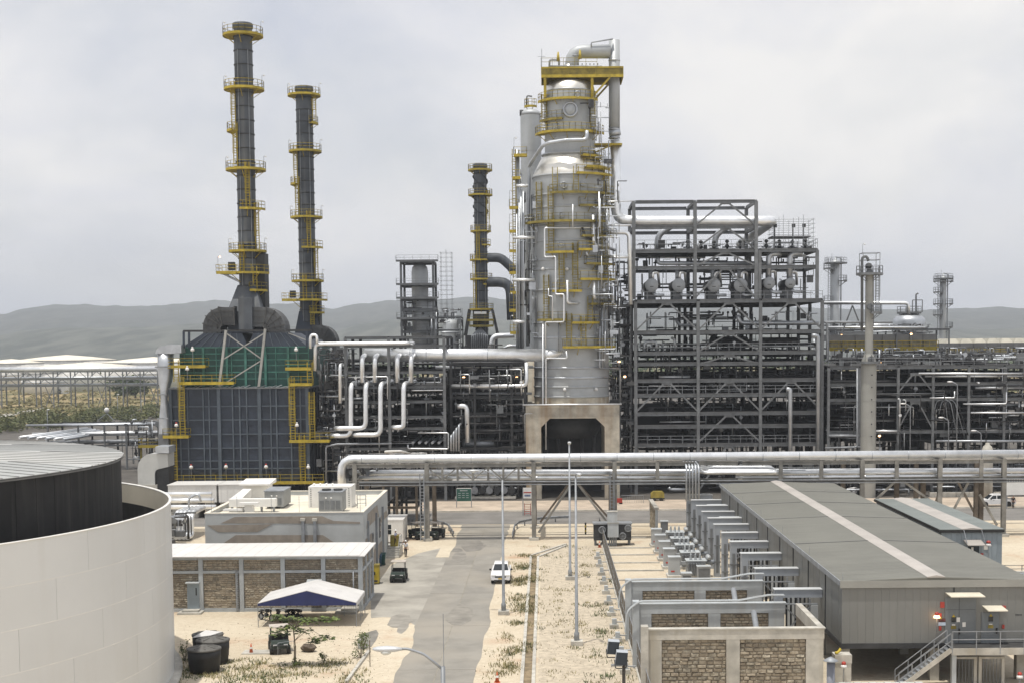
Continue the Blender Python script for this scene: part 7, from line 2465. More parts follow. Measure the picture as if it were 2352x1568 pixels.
frame('side_structure', 'lower steel bay with valve deck right of the upper bays', XR, [D1 + .6, D1 + 11], up[:2], .46, .32, .5, STEEL, zlow=lev[8] + .35, decks=[1])
t = thing('deck_railing', 'grey railing along the top valve deck', 'railing', (XU[0], D1 + .4, up[1] + .35))
railing(t, [(XU[0], D1 + .35, up[1] + .32), (XR[1], D1 + .35, up[1] + .32)], GALV, 1.3, 1.6)
railing(t, [(XU[0], D1 + 11, up[1] + .32), (XR[1], D1 + 11, up[1] + .32), (XR[1], D1 + .4, up[1] + .32)], GALV, 1.3, 1.6)
# six exchangers
for i, (px, py, rpx) in enumerate(((1497, 655, 15.5), (1559, 655, 15.5), (1640, 655, 15.5), (1701.6, 655, 15.8), (1767, 650, 13.8), (1815.8, 650, 12))):
 p = at(px, py, D1 + 1)
 r = rpx / FPX * (D1 + 1)
 t = thing('heat_exchanger', ['first', 'second', 'third', 'fourth', 'fifth', 'sixth and smallest'][i] + ' round ended heat exchanger from the column, on the upper deck', 'heat exchanger', (p.x, D1 + 1, lev[8] + .35), 'row of heat exchangers')
 MB().lathe([(r * .9, .25), (r * .9, 7.5), (r * .5, 8.2), (0, 8.4)], (p.x, D1 + 1, p.z), 28, axis='Y').build('shell', PIPEDK, t)
 MB().lathe([(0, -.02), (r * .97, 0), (r, .05), (r, .3), (r * .9, .32)], (p.x, D1 + 1, p.z), 32, axis='Y').build('head_cover', mat('head_grey', (.34, .36, .38), .6, .2, .06, 1.5), t)
 MB().box(p.x - .25, p.x + .25, D1 + .96, D1 + .985, p.z - .28, p.z - .18).build('name_plate', DARK, t)
 for dy in (1.5, 6):
  MB().box(p.x - r * .7, p.x + r * .7, D1 + 1 + dy, D1 + 1.4 + dy, lev[8] + .3, p.z - r * .7).build('saddle', STEEL, t)
 MB().tube([(p.x - .1, D1 + 2, p.z + r * .8), (p.x - .1, D1 + 2, up[0] - .3)], .33, 12).build('top_nozzle', GALV, t)
 MB().tube([(p.x + .2, D1 + 1.6, p.z + r * .8), (p.x + .2, D1 + 1.6, p.z + r + .9), (p.x + 1.0, D1 + 1.9, p.z + r + .9), (p.x + 1.3, D1 + 3, p.z - .2)], .2, 9).build('inlet', ALU, t)
 MB().tube([(p.x + .3, D1 + 2, p.z - r * .8), (p.x + .5, D1 + 1.4, p.z - r - .5), (p.x + 1.9, D1 + 1.4, p.z - r - .5)], .24, 9).build('outlet', ALU_DULL, t)
 if i > 3:
  MB().tube([(p.x, D1 + 1.6, p.z + r * .9), (p.x, D1 + 1.6, up[0] + 2.0), (p.x + 1.6, D1 + 1.8, up[0] + 2.0), (p.x + 1.9, D1 + 4, up[0] + 2.0)], .42, 12).build('riser', ALU_DULL, t)
pipe('silver header pipe lying behind the upper columns above the exchangers', [(1511, 590, D1 + 3), (1511, 605, D1 + 3), (1760, 605, D1 + 3)], 4.6, ALU_DULL, D1 + 3)
pipe('second long pipe under the top valve deck', [(1465, 592, D1 + 6), (1620, 592, D1 + 6)], 2.2, ALU, D1 + 6)
for i, px in enumerate((1510, 1642)):
 pipe(['left', 'right'][i] + ' vertical branch joining the long transfer line to the valve deck', [(px, 578, D1 + 8), (px, 540, D1 + 8), (px + 40, 515, D1 + 8), (px + 90, 513, D1 + 8)], 7, ALU_DULL, D1 + 8, bend=2.2)
# valves on the top deck
for i in range(10):
 px = 1580 + 30 * i
 p = at(px, 577, D1 + 3 + (i % 3))
 t = thing('control_valve', ORD[i] + ' dark control valve from the left on the top valve deck', 'valve', p, 'valves on the top deck')
 z = up[1] + .33
 b = MB(); b.tube([(p.x, p.y, z), (p.x, p.y, z + 1.0)], .16, 8); b.ball((p.x, p.y, z + .5), .35, 1, 1, .8, 8, 5); b.build('body', DARK, t)
 MB().lathe([(.06, 1.0), (.3, 1.05), (.3, 1.3), (.08, 1.5)], (p.x, p.y, z), 10).build('actuator', DARK, t)
 MB().tube([(p.x - .7, p.y, z + .35), (p.x + .7, p.y, z + .35)], .12, 7).build('spool', GALV, t)
for i, px in enumerate((1779, 1821, 1845)):
 p = at(px, 575, D1 + 4)
 z = up[1] + .33
 t = thing('davit_post', ['left', 'middle', 'right'][i] + ' of three dark davit posts on the valve deck', 'davit', (p.x, p.y, z), 'davit posts')
 MB().tube([(p.x, p.y, z), (p.x, p.y, z + 3.6)], .11, 8).build('post', DARK, t)
 MB().box(p.x - .15, p.x + .35, p.y - .15, p.y + .15, z + 3.3, z + 3.8).build('head', DARK, t)
# scaffolding
def scaffold(label, px0, px1, y0, y1, d, dep, nx, lifts):
 X = lambda px: at(px, 560, d).x
 Z = lambda y: at((px0 + px1) / 2, y, d).z
 t = thing('scaffold', label, 'scaffold', (X(px0), d, Z(y1)))
 for i in range(nx):
  x = X(px0) + (X(px1) - X(px0)) * i / (nx - 1)
  for yy in (d, d + dep):
   MB().tube([(x, yy, Z(y1)), (x, yy, Z(y0) + .5 * (i % 2))], .035, 5).build('standard', GALV, t)
 for k in range(lifts):
  z = Z(y1) + (Z(y0) - Z(y1)) * (k + 1) / lifts
  for yy in (d, d + dep):
   MB().tube([(X(px0) - .3, yy, z - .2), (X(px1) + .3, yy, z - .2)], .03, 5).build('ledger', GALV, t)
  MB().tube([(X(px0), d - .2, z - .2), (X(px0), d + dep + .2, z - .2)], .03, 5).build('transom', GALV, t)
  MB().tube([(X(px1), d - .2, z - .2), (X(px1), d + dep + .2, z - .2)], .03, 5).build('transom', GALV, t)
 return t
sc = scaffold('bare tube scaffold on the top deck right of the open bays', 1776, 1868, 501, 572, D1 + 3, 4, 5, 7)
MB().box(at(1773, 543, D1 + 3).x, at(1862, 543, D1 + 3).x, D1 + 3, D1 + 7, at(1820, 545, D1 + 3).z, at(1820, 542, D1 + 3).z).build('board', DARK, sc)
# tall pipes before the structure
pipe('tall grey pipe with hooked top at the right end of the structure', [(1864, 771, D1 - 1), (1879, 771, D1 - 1), (1879, 1130, D1 - 1)], 5.0, ALU_DULL, D1 - 1)
pipe('shorter grey pipe with hooked top in front of the third bay', [(1806, 893, D1 - 1), (1815, 893, D1 - 1), (1815, 1130, D1 - 1)], 5.0, ALU_DULL, D1 - 1)
pipe('grey pipe bending down at the far right corner of the structure', [(2050, 740, D1 + 1), (1893, 740, D1 + 1), (1900, 742, D1 + 1), (1900, 825, D1 + 1), (1886, 836, D1 + 1)], 2.6, GALV, D1 + 1)
pipe('bright short drum like pipe on the middle deck of the first bay', [(1513, 865, D1 + 2), (1585, 865, D1 + 2)], 3.4, ALU, D1 + 2, flanges=1)
pipe('hooked grey pipe on the upper first bay deck', [(1480, 810, D1 + 1), (1480, 786, D1 + 1), (1508, 784, D1 + 1), (1508, 810, D1 + 1)], 3.0, ALU_DULL, D1 + 1)
pipe('second hooked pipe right of it on the first bay deck', [(1542, 775, D1 + 2), (1550, 780, D1 + 2), (1550, 812, D1 + 2)], 3.0, ALU_DULL, D1 + 2)
pipe('grey pipe under the exchangers bending up in the second bay', [(1553, 735, D1 + 3), (1560, 747, D1 + 3), (1600, 747, D1 + 3)], 3.4, GALV, D1 + 3)
pipe('thicker grey pipe under the exchangers running right', [(1694, 724, D1 + 3), (1700, 742, D1 + 3), (1880, 742, D1 + 3)], 5.0, ALU_DULL, D1 + 3)
pipe('bright pipe crossing bay two below the exchangers', [(1590, 764, D1 + 4), (1840, 762, D1 + 4)], 2.4, ALU, D1 + 4)
pipe('silver pipe joining column and structure at the upper left', [(1385, 534, D1 - 1), (1445, 534, D1 - 1), (1449, 700, D1 - 1)], 5.0, ALU, D1 - 1)
pipe('thin silver pipe above it crossing to the structure', [(1378, 531 - 13, D1 - 1), (1450, 531 - 13, D1 - 1)], 2.4, ALU, D1 - 1)
pipe('silver pipe crossing to the structure below the elbow', [(1375, 591, D1 - 1), (1448, 591, D1 - 1)], 3.0, ALU, D1 - 1)
pipe('thin line crossing to the open bays near the transfer elbow', [(1366, 464, D1 - 2), (1455, 462, D1 - 2)], 1.4, ALU, D1 - 2)
# drums and dense piping inside the structure
for i, (bay, k, yy, r) in enumerate(((0, 0, 6, .9), (1, 1, 5, .8), (2, 0, 7, 1.0), (0, 3, 7, .9), (1, 3, 8, .9), (2, 3, 6, .8), (0, 5, 6, .6), (2, 5, 8, .6), (1, 6, 7, .8), (2, 6, 6, .7))):
 xm = (XL[bay] + XL[bay + 1]) / 2
 drum(xm + (i % 3 - 1) * .8, D1 + yy, lev[k] + .35 + r + .5, r, 5.5, 'dark exchanger shell on deck ' + ORD[k] + ' from below in the ' + ['left', 'middle', 'right'][bay] + ' bay of the structure', 'X', PIPEDK, 'shells inside the grey structure')
tangle('dense_piping', XL[0], XL[3], D1 + 1.5, D1 + 12, .2, lev[6] + 1.5, 150, 230, 60, 41)
tangle('dense_piping', XL[0], XL[3], D1 + 3, D1 + 12, lev[6] + .4, lev[8] - 1.5, 40, 55, 12, 42)
tangle('dense_piping', XL[0] + .5, XL[3] - .5, D1 + 4, D1 + 12, lev[8] + .5, up[1] - .6, 34, 60, 12, 43, rmax=.15)
tangle('dense_piping', XU[0], XR[1], D1 + 3, D1 + 10, up[1] + .4, up[1] + 1.5, 8, 26, 6, 44, rmax=.12)
BR = (ALU, STEEL, PIPEDK)
tangle('bright_small_piping', XL[0], XL[3], D1 + .3, D1 + 2.5, 1, lev[6], 26, 40, 4, 46, BR, .1)
tangle('bright_small_piping', at(1352, 600, D1).x, at(1420, 600, D1).x, MD - 6.5, MD - 3, Zd(840), Zd(420), 26, 70, 8, 47, (GALV, PIPEDK, ALU_DULL), .12)
tangle('bright_small_piping', at(1345, 600, D1).x, at(1400, 600, D1).x, MD - 5, MD - 3, Zd(400), Zd(240), 6, 18, 3, 48, (GALV, PIPEDK, ALU_DULL), .1)
tangle('bright_small_piping', at(1205, 600, D1).x, at(1236, 600, D1).x, MD - 4, MD, Zd(800), Zd(430), 10, 40, 4, 49, (GALV, PIPEDK, ALU_DULL), .12)
# link bay between column and structure
XK = [at(1424, 900, D1 + 3).x, at(1449, 900, D1 + 3).x]
frame('link_bay', 'narrow ladder like steel bay between the column and the structure', XK, [D1 + 3, D1 + 10], [Zd(y, D1 + 3) for y in (1040, 1000, 960, 920, 885, 848, 815, 780, 745, 700)], .22, .2, .25, STEEL, chev=[])
tangle('dense_piping', at(1400, 800, D1).x, XL[0] - .3, D1 + 2, D1 + 10, Zd(1040), Zd(590), 60, 90, 26, 45)
# ---------------------------------------------------------------- left frame with header and loops
LD = 206.0
XF = [at(px, 900, LD).x for px in (795, 894, 1021)]
lz = [at(900, y, LD).z for y in (1030, 984, 958, 922.6, 889, 855, 795, 775)]
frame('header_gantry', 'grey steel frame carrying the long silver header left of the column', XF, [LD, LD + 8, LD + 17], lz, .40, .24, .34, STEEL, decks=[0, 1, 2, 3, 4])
H = thing('header_pipe', 'long fat silver header pipe running from the frame into the column', 'pipe', at(838, 815, LD + 3))
p0, p1 = at(838, 815, LD + 3), at(1252, 815, LD + 3)
MB().tube([p0, p1], 14.6 / FPX * (LD + 3), 24).build('run', ALU, H)
MB().tube([p1, at(1262, 814, LD + 3), at(1296, 808, LD + 3)], 13.5 / FPX * (LD + 3), 24, r_end=.45).build('reducer', ALU, H)
for k in (.25, .34, .68):
 q = p0.lerp(p1, k)
 MB().tube([q, q + V(.12, 0, 0)], 15 / FPX * (LD + 3), 24, bend=0).build('cladding_band', ALU_DULL, H)
for i, px in enumerate((832, 861, 912.5, 944)):
 pipe(['first', 'second', 'third', 'fourth'][i] + ' silver branch pipe dropping from the header', [(px + 6, 816, LD + 2), (px, 820, LD - .2), (px, 878, LD - .2)], 5.6, ALU, LD, bend=.9, group='header branches')
for i, (px, yb, xe) in enumerate(((806, 1000, 764), (840, 983, 775), (874, 998, 815), (927, 981, 905))):
 pipe(['first', 'second', 'third', 'fourth'][i] + ' big silver loop pipe hanging in front of the frame', [(px + 26, 876, LD + 4), (px, 881, LD - .6 - .2 * i), (px, yb, LD - .6 - .2 * i), (xe, yb, LD - .6 - .2 * i), (xe - 5, yb, LD + 2)], 5.8, ALU, LD, bend=1.0, group='hanging pipe loops')
pipe('silver pipe along the frame top with a drop at its left end', [(724, 851, LD - .5), (724, 790, LD - .5), (940, 788, LD - .5), (949, 788, LD + 3)], 4.2, ALU, LD)
pipe('short silver stirrup loop above the pipe end beside the furnace', [(713, 800, LD - 1), (713, 769, LD - 1), (728, 769, LD - 1), (728, 790, LD - 1)], 3.2, ALU, LD)
pipe('white vertical pipe left of the hanging loops', [(786, 836, LD + .5), (781, 838, LD - .8), (781, 925, LD - .8)], 4.0, ALU, LD)
pipe('short horizontal pipe behind the first hanging loop', [(781, 916, LD + .6), (832, 914, LD + .6), (840, 908, LD + 4)], 3.2, ALU, LD)
pipe('thin white pipe along the frame above the loops', [(800, 866, LD - .4), (890, 864, LD - .4), (890, 916, LD - .4)], 1.5, ALU, LD)
pipe('silver pipe with upturned right end below the header', [(1036, 886, LD + 2), (1209, 886, LD + 2), (1209, 832, LD + 2)], 4.8, ALU, LD)
pipe('bright straight pipe just under the header', [(1000, 843, LD + 6), (1225, 842, LD + 6)], 3.4, ALU, LD)
pipe('grey pipe below the upturned one', [(1036, 903, LD + 3), (1222, 903, LD + 3)], 3.0, GALV, LD)
pipe('hooked silver pipe near the concrete table', [(1050, 933, LD + 1), (1072, 931, LD + 1), (1074, 1015, LD + 1)], 6.0, ALU, LD, bend=1.4)
pipe('small elbow pipe beneath the header', [(1070, 878, LD + 5), (1140, 876, LD + 5), (1142, 862, LD + 5)], 2.6, ALU_DULL, LD)
pipe('thin pipe arch at the lower left of the frame', [(749, 1105, LD - 1), (749, 1024, LD - 1), (775, 1019, LD - 1), (900, 1018, LD - 1)], 2.2, GALV, LD)
pipe('white pipe crossing low between frame and rack', [(905, 1042, LD - 2), (880, 1036, LD - 4), (920, 1035, LD - 4), (940, 1040, LD - 2)], 2.6, WHITE, LD)
for i in range(5):
 pipe(ORD[i] + ' slanting pale pipe end from the left, low in the frame', [(948 + 15 * i, 1016, LD + .5), (966 + 15 * i, 1000, LD + 6)], 3.2, ALU_DULL, LD, group='row of slanting pipe ends')
pipe('thin white rectangular pipe loop at the foot of the frame', [(937, 1020, LD - .5), (937, 1029, LD - .5), (1030, 1030, LD - .5), (1030, 993, LD - .5), (960, 993, LD - .5)], 1.4, ALU, LD)
for i in range(4):
 pipe(ORD[i] + ' upright silver pipe from the left right of the frame', [(1036 + 6 * i, 1035, LD - 1), (1036 + 6 * i, 1000 - 8 * i, LD - 1), (1042 + 6 * i, 995 - 8 * i, LD + 2)], 2.4, ALU_DULL, LD, group='upright bundle by the frame')
XM = [at(px, 900, LD + 2).x for px in (1036, 1090, 1175, 1206)]
frame('low_rack', 'dark steel rack below the header left of the concrete table', XM, [LD + 2, LD + 10, LD + 18], [at(1100, y, LD + 2).z for y in (1030, 988, 950, 912, 870, 836)], .34, .24, .34, DARK)
tangle('dense_piping', at(722, 900, LD).x, XF[2], LD + 2, LD + 12, .3, at(900, 870, LD).z, 120, 170, 50, 51)
tangle('dense_piping', at(722, 900, LD).x, XF[0], LD + .5, LD + 7, at(900, 1040, LD).z, at(900, 800, LD).z, 55, 80, 24, 52)
tangle('dense_piping', XM[0], XM[3], LD + 3, LD + 13, .3, at(900, 838, LD).z, 90, 120, 40, 53)
tangle('bright_small_piping', at(722, 900, LD).x, XF[2], LD - .6, LD + 2, 4, at(900, 860, LD).z, 34, 60, 8, 55, BR, .12)
tangle('bright_small_piping', XM[0], XM[3], LD + .5, LD + 2.5, 4, at(900, 850, LD).z, 26, 40, 6, 56, BR, .13)
for i, (px, y, r) in enumerate(((760, 1002, .65), (765, 985, .5), (1100, 1018, .8), (1150, 965, .9), (950, 940, .9), (860, 1010, .8))):
 p = at(px, y, LD + 5)
 drum(p.x, LD + 5, p.z, r, 4.5, ['silver drum low beside the furnace ladder', 'smaller silver drum above it beside the furnace', 'pale drum on the low rack near the ground', 'dark drum in the middle of the low rack', 'dark drum deep inside the pipe frame', 'dark drum at the foot of the pipe frame'][i], 'X', ALU_DULL if i < 3 else PIPEDK)
# unit frames behind, blocking the view: rear pipe racks
XB = [at(px, 900, 236).x for px in (735, 850, 960, 1080, 1200)]
frame('rear_rack', 'dark rear pipe rack behind the frame and header', XB, [236, 246, 256], [at(950, y, 236).z for y in (1010, 980, 950, 925, 900, 875, 850, 828)], .35, .25, .4, DARK)
tangle('dense_piping', XB[0], XB[-1], 234, 240, .5, at(950, 830, 236).z, 90, 100, 40, 54)
# ---------------------------------------------------------------- back units: frame tower, dome vessel, coil stack base
BD = 300.0
bx = lambda px, d=BD: at(px, 680, d).x
bz = lambda y, d=BD: at(980, y, d).z
frame('vessel_tower', 'open steel tower round a domed silver vessel, far left of the column', [bx(925), bx(998)], [BD - 3, BD + 4], [bz(y) for y in (790, 762, 734, 712, 688, 657, 604)], .45, .35, .5, STEEL, decks=[2, 4, 5, 6])
for y in (734, 688, 657, 604):
 t = thing('balcony', {734: 'lowest', 688: 'third', 657: 'second', 604: 'topmost'}[y] + ' railed balcony of the open vessel tower', 'balcony', (bx(960), BD - 4, bz(y)))
 rect_platform(t, bx(915), bx(1010), BD - 4.2, BD - 3, bz(y) + .3, STEEL, rail=GALV)
t = thing('vessel', 'domed silver vessel standing inside the open tower', 'vessel', (bx(965), BD, 0))
MB().lathe([(1.75, bz(800)), (1.75, bz(626)), (1.6, bz(615)), (1.2, bz(609)), (.5, bz(606)), (0, bz(605))], (bx(965), BD, 0), 32).build('shell', VESSEL, t)
MB().lathe([(2.1, bz(800)), (2.1, bz(692)), (1.78, bz(688))], (bx(973), BD, 0), 32).build('lower_shell', VESSEL, t)
for k in range(12):
 MB().lathe([(2.12, bz(780 - 7 * k) - .06), (2.2, bz(780 - 7 * k)), (2.12, bz(780 - 7 * k) + .06)], (bx(973), BD, 0), 28, caps=False).build('band', GALV, t)
scaffold('tall tube scaffold tower right of the domed vessel', 1011, 1036, 578, 728, BD, 3, 3, 14)
t = thing('vessel', 'shorter domed vessel right of the scaffold tower', 'vessel', (bx(1035), BD - 10, 0))
zt = at(1035, 733, BD - 10).z
MB().lathe([(1.65, 0), (1.65, zt - 1.1), (1.45, zt - .5), (.9, zt - .1), (0, zt)], (at(1035, 760, BD - 10).x, BD - 10, 0), 32).build('shell', VESSEL, t)
MB().tube([(at(1037, 733, BD - 10).x, BD - 10, zt), (at(1037, 733, BD - 10).x, BD - 10, zt + 1.4), (at(1050, 733, BD - 10).x, BD - 10, zt + 1.4)], .15, 8).build('nozzle', STEEL, t)
frame('vessel_cradle', 'light steel frame round the shorter domed vessel', [bx(1010), bx(1066)], [BD - 14, BD - 6], [bz(760), bz(732)], .22, .2, .25, STEEL, decks=False)
tangle('dense_piping', bx(925), bx(1000), BD - 3, BD + 3, bz(790), bz(690), 24, 40, 14, 61)
tangle('dense_piping', bx(1000), bx(1068), BD - 12, BD - 6, bz(800), bz(712), 16, 26, 12, 62)
# coil heater under the short stack
t = thing('coil_heater', 'yellow railed heater base with looped coil tubes under the short stack', 'heater', (S3C.x, 290, 0))
X3 = lambda px: at(px, 740, 290).x
Z3 = lambda y: at(1105, y, 290).z
for a, c in (((1079, 711), (1069, 770)), ((1131, 711), (1143, 768))):
 for yy in (287.5, 292.5):
  b = MB(); b.beam((X3(a[0]), yy, Z3(a[1])), (X3(c[0]), yy, Z3(c[1])), .4); b.build('splayed_leg', DARK, t)
MB().box(X3(1087), X3(1123), 288.5, 291.5, Z3(752), Z3(712)).build('hood', DARK, t)
MB().box(X3(1090), X3(1118), 288.4, 288.5, Z3(722), Z3(716)).build('hood_band', ALU, t)
rect_platform(t, X3(1080), X3(1134), 286.5, 290, Z3(748), YELLOW_D)
rect_platform(t, X3(1076), X3(1136), 286.0, 290, Z3(735), YELLOW_D)
for i in range(9):
 px = 1085 + 4.5 * i
 MB().tube([(X3(px), 286.4, Z3(805)), (X3(px), 286.4, Z3(772 - 5 * (1 - abs(i - 4) / 4))), (X3(1104), 287.4, Z3(752))], .14, 8, bend=.5).build('coil_tube', GALV, t)
MB().box(X3(1070), X3(1142), 287, 293, 0, Z3(770)).build('radiant_box', DARK, t)
pipe('dark curved flue duct leaving the short stack high on the right', [(1118, 592, 289), (1150, 592, 289), (1172, 612, 289), (1184, 628, 289)], 10.5, STACKM, 289, name='flue_duct', bend=2.5, n=18)
pipe('dark flue duct leaving the short stack lower and turning down', [(1118, 648, 289), (1172, 648, 289), (1176, 735, 289)], 11.5, STACKM, 289, name='flue_duct', bend=3, n=18)
pipe('silver elbow pipe right of the coil tubes', [(1130, 802, 270), (1130, 772, 270), (1182, 770, 270)], 6, ALU, 270, bend=1.6)
pipe('small white pipe stub near the header top', [(1158, 800, 262), (1168, 794, 262), (1185, 794, 262)], 3.4, ALU, 262)
tangle('dense_piping', at(1050, 800, 250).x, at(1200, 800, 250).x, 246, 256, 8, at(1100, 792, 250).z, 20, 26, 8, 63)
# ---------------------------------------------------------------- right-hand unit
QD = 212.0
qx = lambda px, d=QD: at(px, 900, d).x
qz = lambda y, d=QD: at(2120, y, d).z
XQ = [qx(1903), qx(1975), qx(2063), qx(2143), qx(2225), qx(2306.6), qx(2390)]
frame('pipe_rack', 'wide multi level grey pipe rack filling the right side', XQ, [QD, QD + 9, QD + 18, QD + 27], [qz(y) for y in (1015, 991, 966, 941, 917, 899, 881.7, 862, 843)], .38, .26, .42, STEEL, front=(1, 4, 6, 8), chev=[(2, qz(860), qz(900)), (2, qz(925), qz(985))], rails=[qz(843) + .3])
tangle('dense_piping', XQ[0], XQ[-1], QD + 1, QD + 10, .5, qz(845), 220, 190, 50, 71)
tangle('dense_piping', XQ[0], XQ[-1], QD + 2, QD + 9, qz(843) + .3, qz(815), 34, 90, 26, 72)
for i, (y, x0, x1, r, m_) in enumerate(((857, 2110, 2360, 2.4, ALU), (863, 2125, 2352, 2.6, ALU), (929, 2225, 2352, 3.4, ALU_DULL), (947, 2230, 2352, 2.2, ALU), (890, 2240, 2352, 3.0, ALU_DULL), (988, 2070, 2145, 3.4, ALU), (989, 2012, 2060, 3.0, ALU), (989, 2262, 2330, 3.4, ALU), (965, 2012, 2064, 2.6, ALU_DULL), (1012, 2150, 2352, 2.8, ALU_DULL), (905, 2012, 2140, 3.6, PIPEDK), (925, 1903, 1975, 3.6, GALV), (1000, 1903, 1975, 3.4, GALV), (875, 1903, 2060, 3.8, PIPEDK))):
 lab = ['upper thin bright pipe near the top of the right rack', 'lower thin bright pipe near the top of the right rack', 'dull pipe at mid height on the far right of the rack', 'bright pipe under the dull one on the far right', 'dull pipe behind the tall lamp on the far right', 'bright pipe low in front of the coiled hoses', 'bright stub pipe right of the tall pale column', 'bright pipe low at the right edge of the rack', 'dull stub pipe above the bright stub by the pale column', 'long dull pipe at the rack foot on the right', 'dark pipe right of the pale column at mid height', 'grey beam like pipe left of the pale column', 'grey pipe low left of the pale column', 'dark thick pipe left of the pale column under the deck'][i]
 pipe(lab, [(x0, y, QD + (i % 3) - .6), (x1, y, QD + (i % 3) - .6)], r, m_, QD)
tangle('bright_small_piping', XQ[0], XQ[-1], QD - .8, QD + 1.5, 1, qz(846), 60, 70, 12, 76, BR, .12)
for i in range(6):
 p = at(2160 + (i % 3) * 6 + (16 if i > 2 else 0), 950, QD - .4)
 MB().tube([p + V(-1.0, 0, 0), p + V(-.6, 0, 1.9), p + V(.2, 0, 2.2), p + V(.7, -.2, 1.6), p + V(1.3 + .2 * i, -.2, -3.2)], .07, 7, bend=.8).build('looped_hose', DARK if i % 2 else GALV, label=ORD[i] + ' looped hose from the left hanging on the right rack', cat='hose', group='looped hoses on the right rack')
pipe('white pipe dropping and turning left at the foot of the pale column', [(1989 - 20, 845, QD - 1.5), (1969, 1026, QD - 1.5), (1895, 1028, QD - 1.5)], 2.4, GALV, QD)
# pale column in front
def pale_column():
 d = 205
 c = at(1995, 900, d)
 s = FPX / d
 Z = lambda y: at(1995, y, d).z
 t = thing('regenerator_column', 'tall pale grey column with narrow upper shaft at the right', 'column', (c.x, d, 0))
 body = mat('pale_column_paint', (.36, .36, .335), .6, .15, .07, .4, streak=((.29, .285, .26), .8, .5, .75))
 r0, r1 = 17.5 / s, 9.2 / s
 for a, b_ in ((None, 1000), (1000, 920), (920, 838)):
  MB().lathe([(r0, 0 if a is None else Z(a) + .01), (r0, Z(b_) - .01)], (c.x, d, 0), 32, caps=False).build('lower_shell', body, t)
 MB().lathe([(r0, Z(838)), (r0 * .9, Z(826)), (r1, Z(812))], (c.x, d, 0), 32, caps=False).build('cone', body, t)
 for a, b_ in ((812, 740), (740, 680), (680, 630)):
  MB().lathe([(r1, Z(a) + .01), (r1, Z(b_) - .01)], (c.x, d, 0), 28, caps=False).build('upper_shell', body, t)
 MB().lathe([(r1, Z(630)), (r1 * .8, Z(622)), (.3, Z(618)), (.3, Z(606)), (0, Z(606))], (c.x, d, 0), 28).build('head', STEEL, t)
 ring_platform(t, (c.x, d), Z(629), r1 + .03, 30 / s, m=STEEL, rail=GALV, n=12)
 ring_platform(t, (c.x, d), Z(831), r0 * .9, 27 / s, m=STEEL, rail=GALV, n=12, brackets=False)
 ring_platform(t, (c.x, d), Z(718), r1 + .03, 28 / s, -1.6, .6, m=STEEL, rail=GALV, n=5)
 for y, px in ((705, 1996), (824, 1997)):
  MB().lathe([(.45, -.5), (.45, .2)], (at(px, y, d).x, d - (r1 if y < 800 else r0 * .8), Z(y)), 16, axis='Y').build('manway', STEEL, t)
 MB().tube([at(1980, 760, d), at(1980, 592, d), at(1990, 588, d), at(1995, 600, d)], .2, 9, bend=.5).build('overhead_line', STEEL, t)
 MB().tube([at(2006, 750, d), at(2006, 632, d)], .08, 7).build('riser', STEEL, t)
 ladder(t, at(2014, 700, d).x, d - .3, Z(717), Z(632), GALV, w=.5)
 b = MB()
 for dx, dy in ((-1, -1), (1, -1), (1, 1), (-1, 1)):
  b.beam((c.x + dx * 1.2, d + dy * 1.2, Z(629)), (c.x + dx * 1.2, d + dy * 1.2, Z(582)), .07)
 for z in (Z(582), Z(598)):
  b.beam((c.x - 1.2, d - 1.2, z), (c.x + 1.2, d - 1.2, z), .07); b.beam((c.x - 1.2, d + 1.2, z), (c.x + 1.2, d + 1.2, z), .07)
  b.beam((c.x - 1.2, d - 1.2, z), (c.x - 1.2, d + 1.2, z), .07); b.beam((c.x + 1.2, d - 1.2, z), (c.x + 1.2, d + 1.2, z), .07)
 b.build('top_cage', STEEL, t)
 area_lamp(t, c.x - 1.3, d - 1.2, Z(582), 1.2)
 b = MB(); b.ball((c.x - .2, d - .3, Z(612)), .5); b.build('valve', DARK, t)
 for k in range(6):
  MB().lathe([(.1, -.1), (.1, 0)], (c.x + .2, d - r0, Z(860 + 28 * k)), 8, axis='Y').build('lug', DARK, t)
pale_column()
def far_column(px, wpx, ytop, ybot, d, label, plats):
 c = at(px, 700, d)
 s = FPX / d
 Z = lambda y: at(px, y, d).z
 t = thing('thin_column', label, 'column', (c.x, d, 0))
 r = wpx / 2 / s
 MB().lathe([(r, 0), (r, Z(ytop + 6)), (r * .7, Z(ytop + 2)), (.2, Z(ytop)), (.2, Z(ytop - 5)), (0, Z(ytop - 5))], (c.x, d, 0), 24).build('shell', VESSEL, t)
 for y, a0, a1 in plats:
  ring_platform(t, (c.x, d), Z(y), r + .03, r + 1.5, a0, a1, m=STEEL, rail=GALV, n=5)
 MB().tube([(c.x + r + .3, d, 0), (c.x + r + .3, d, Z(ytop - 4)), (c.x, d, Z(ytop - 6))], .14, 8).build('riser', GALV, t)
 MB().tube([(c.x - r, d - r, Z(ytop)), (c.x - r, d - r, Z(ytop - 14))], .04, 5).build('rod', GALV, t)
 ladder(t, c.x - r - .4, d - .5, Z(ybot), Z(ytop + 8), GALV, False, w=.5)
far_column(1918, 20, 597, 760, 300, 'pale thin column behind the right end of the structure', [(617, PI * .8, PI * 1.4), (645, -1, .5), (692, PI * .8, PI * 1.3), (604, 0, 6.283)])
far_column(2166, 14, 634, 770, 330, 'pale thin column standing alone at the far right', [(646, PI * .7, PI * 1.5), (646, -1, .6), (671, PI * .7, PI * 1.4), (698, PI * .7, PI * 1.4), (698, -1, .6), (723, PI * .7, PI * 1.4), (751, -1, .6), (640, 0, 6.283)])
pipe('long silver overhead pipe from the structure to the domed drum', [(1890, 696, 232), (2078, 696, 232), (2086, 698, 232), (2087, 722, 232)], 4.0, ALU, 232)
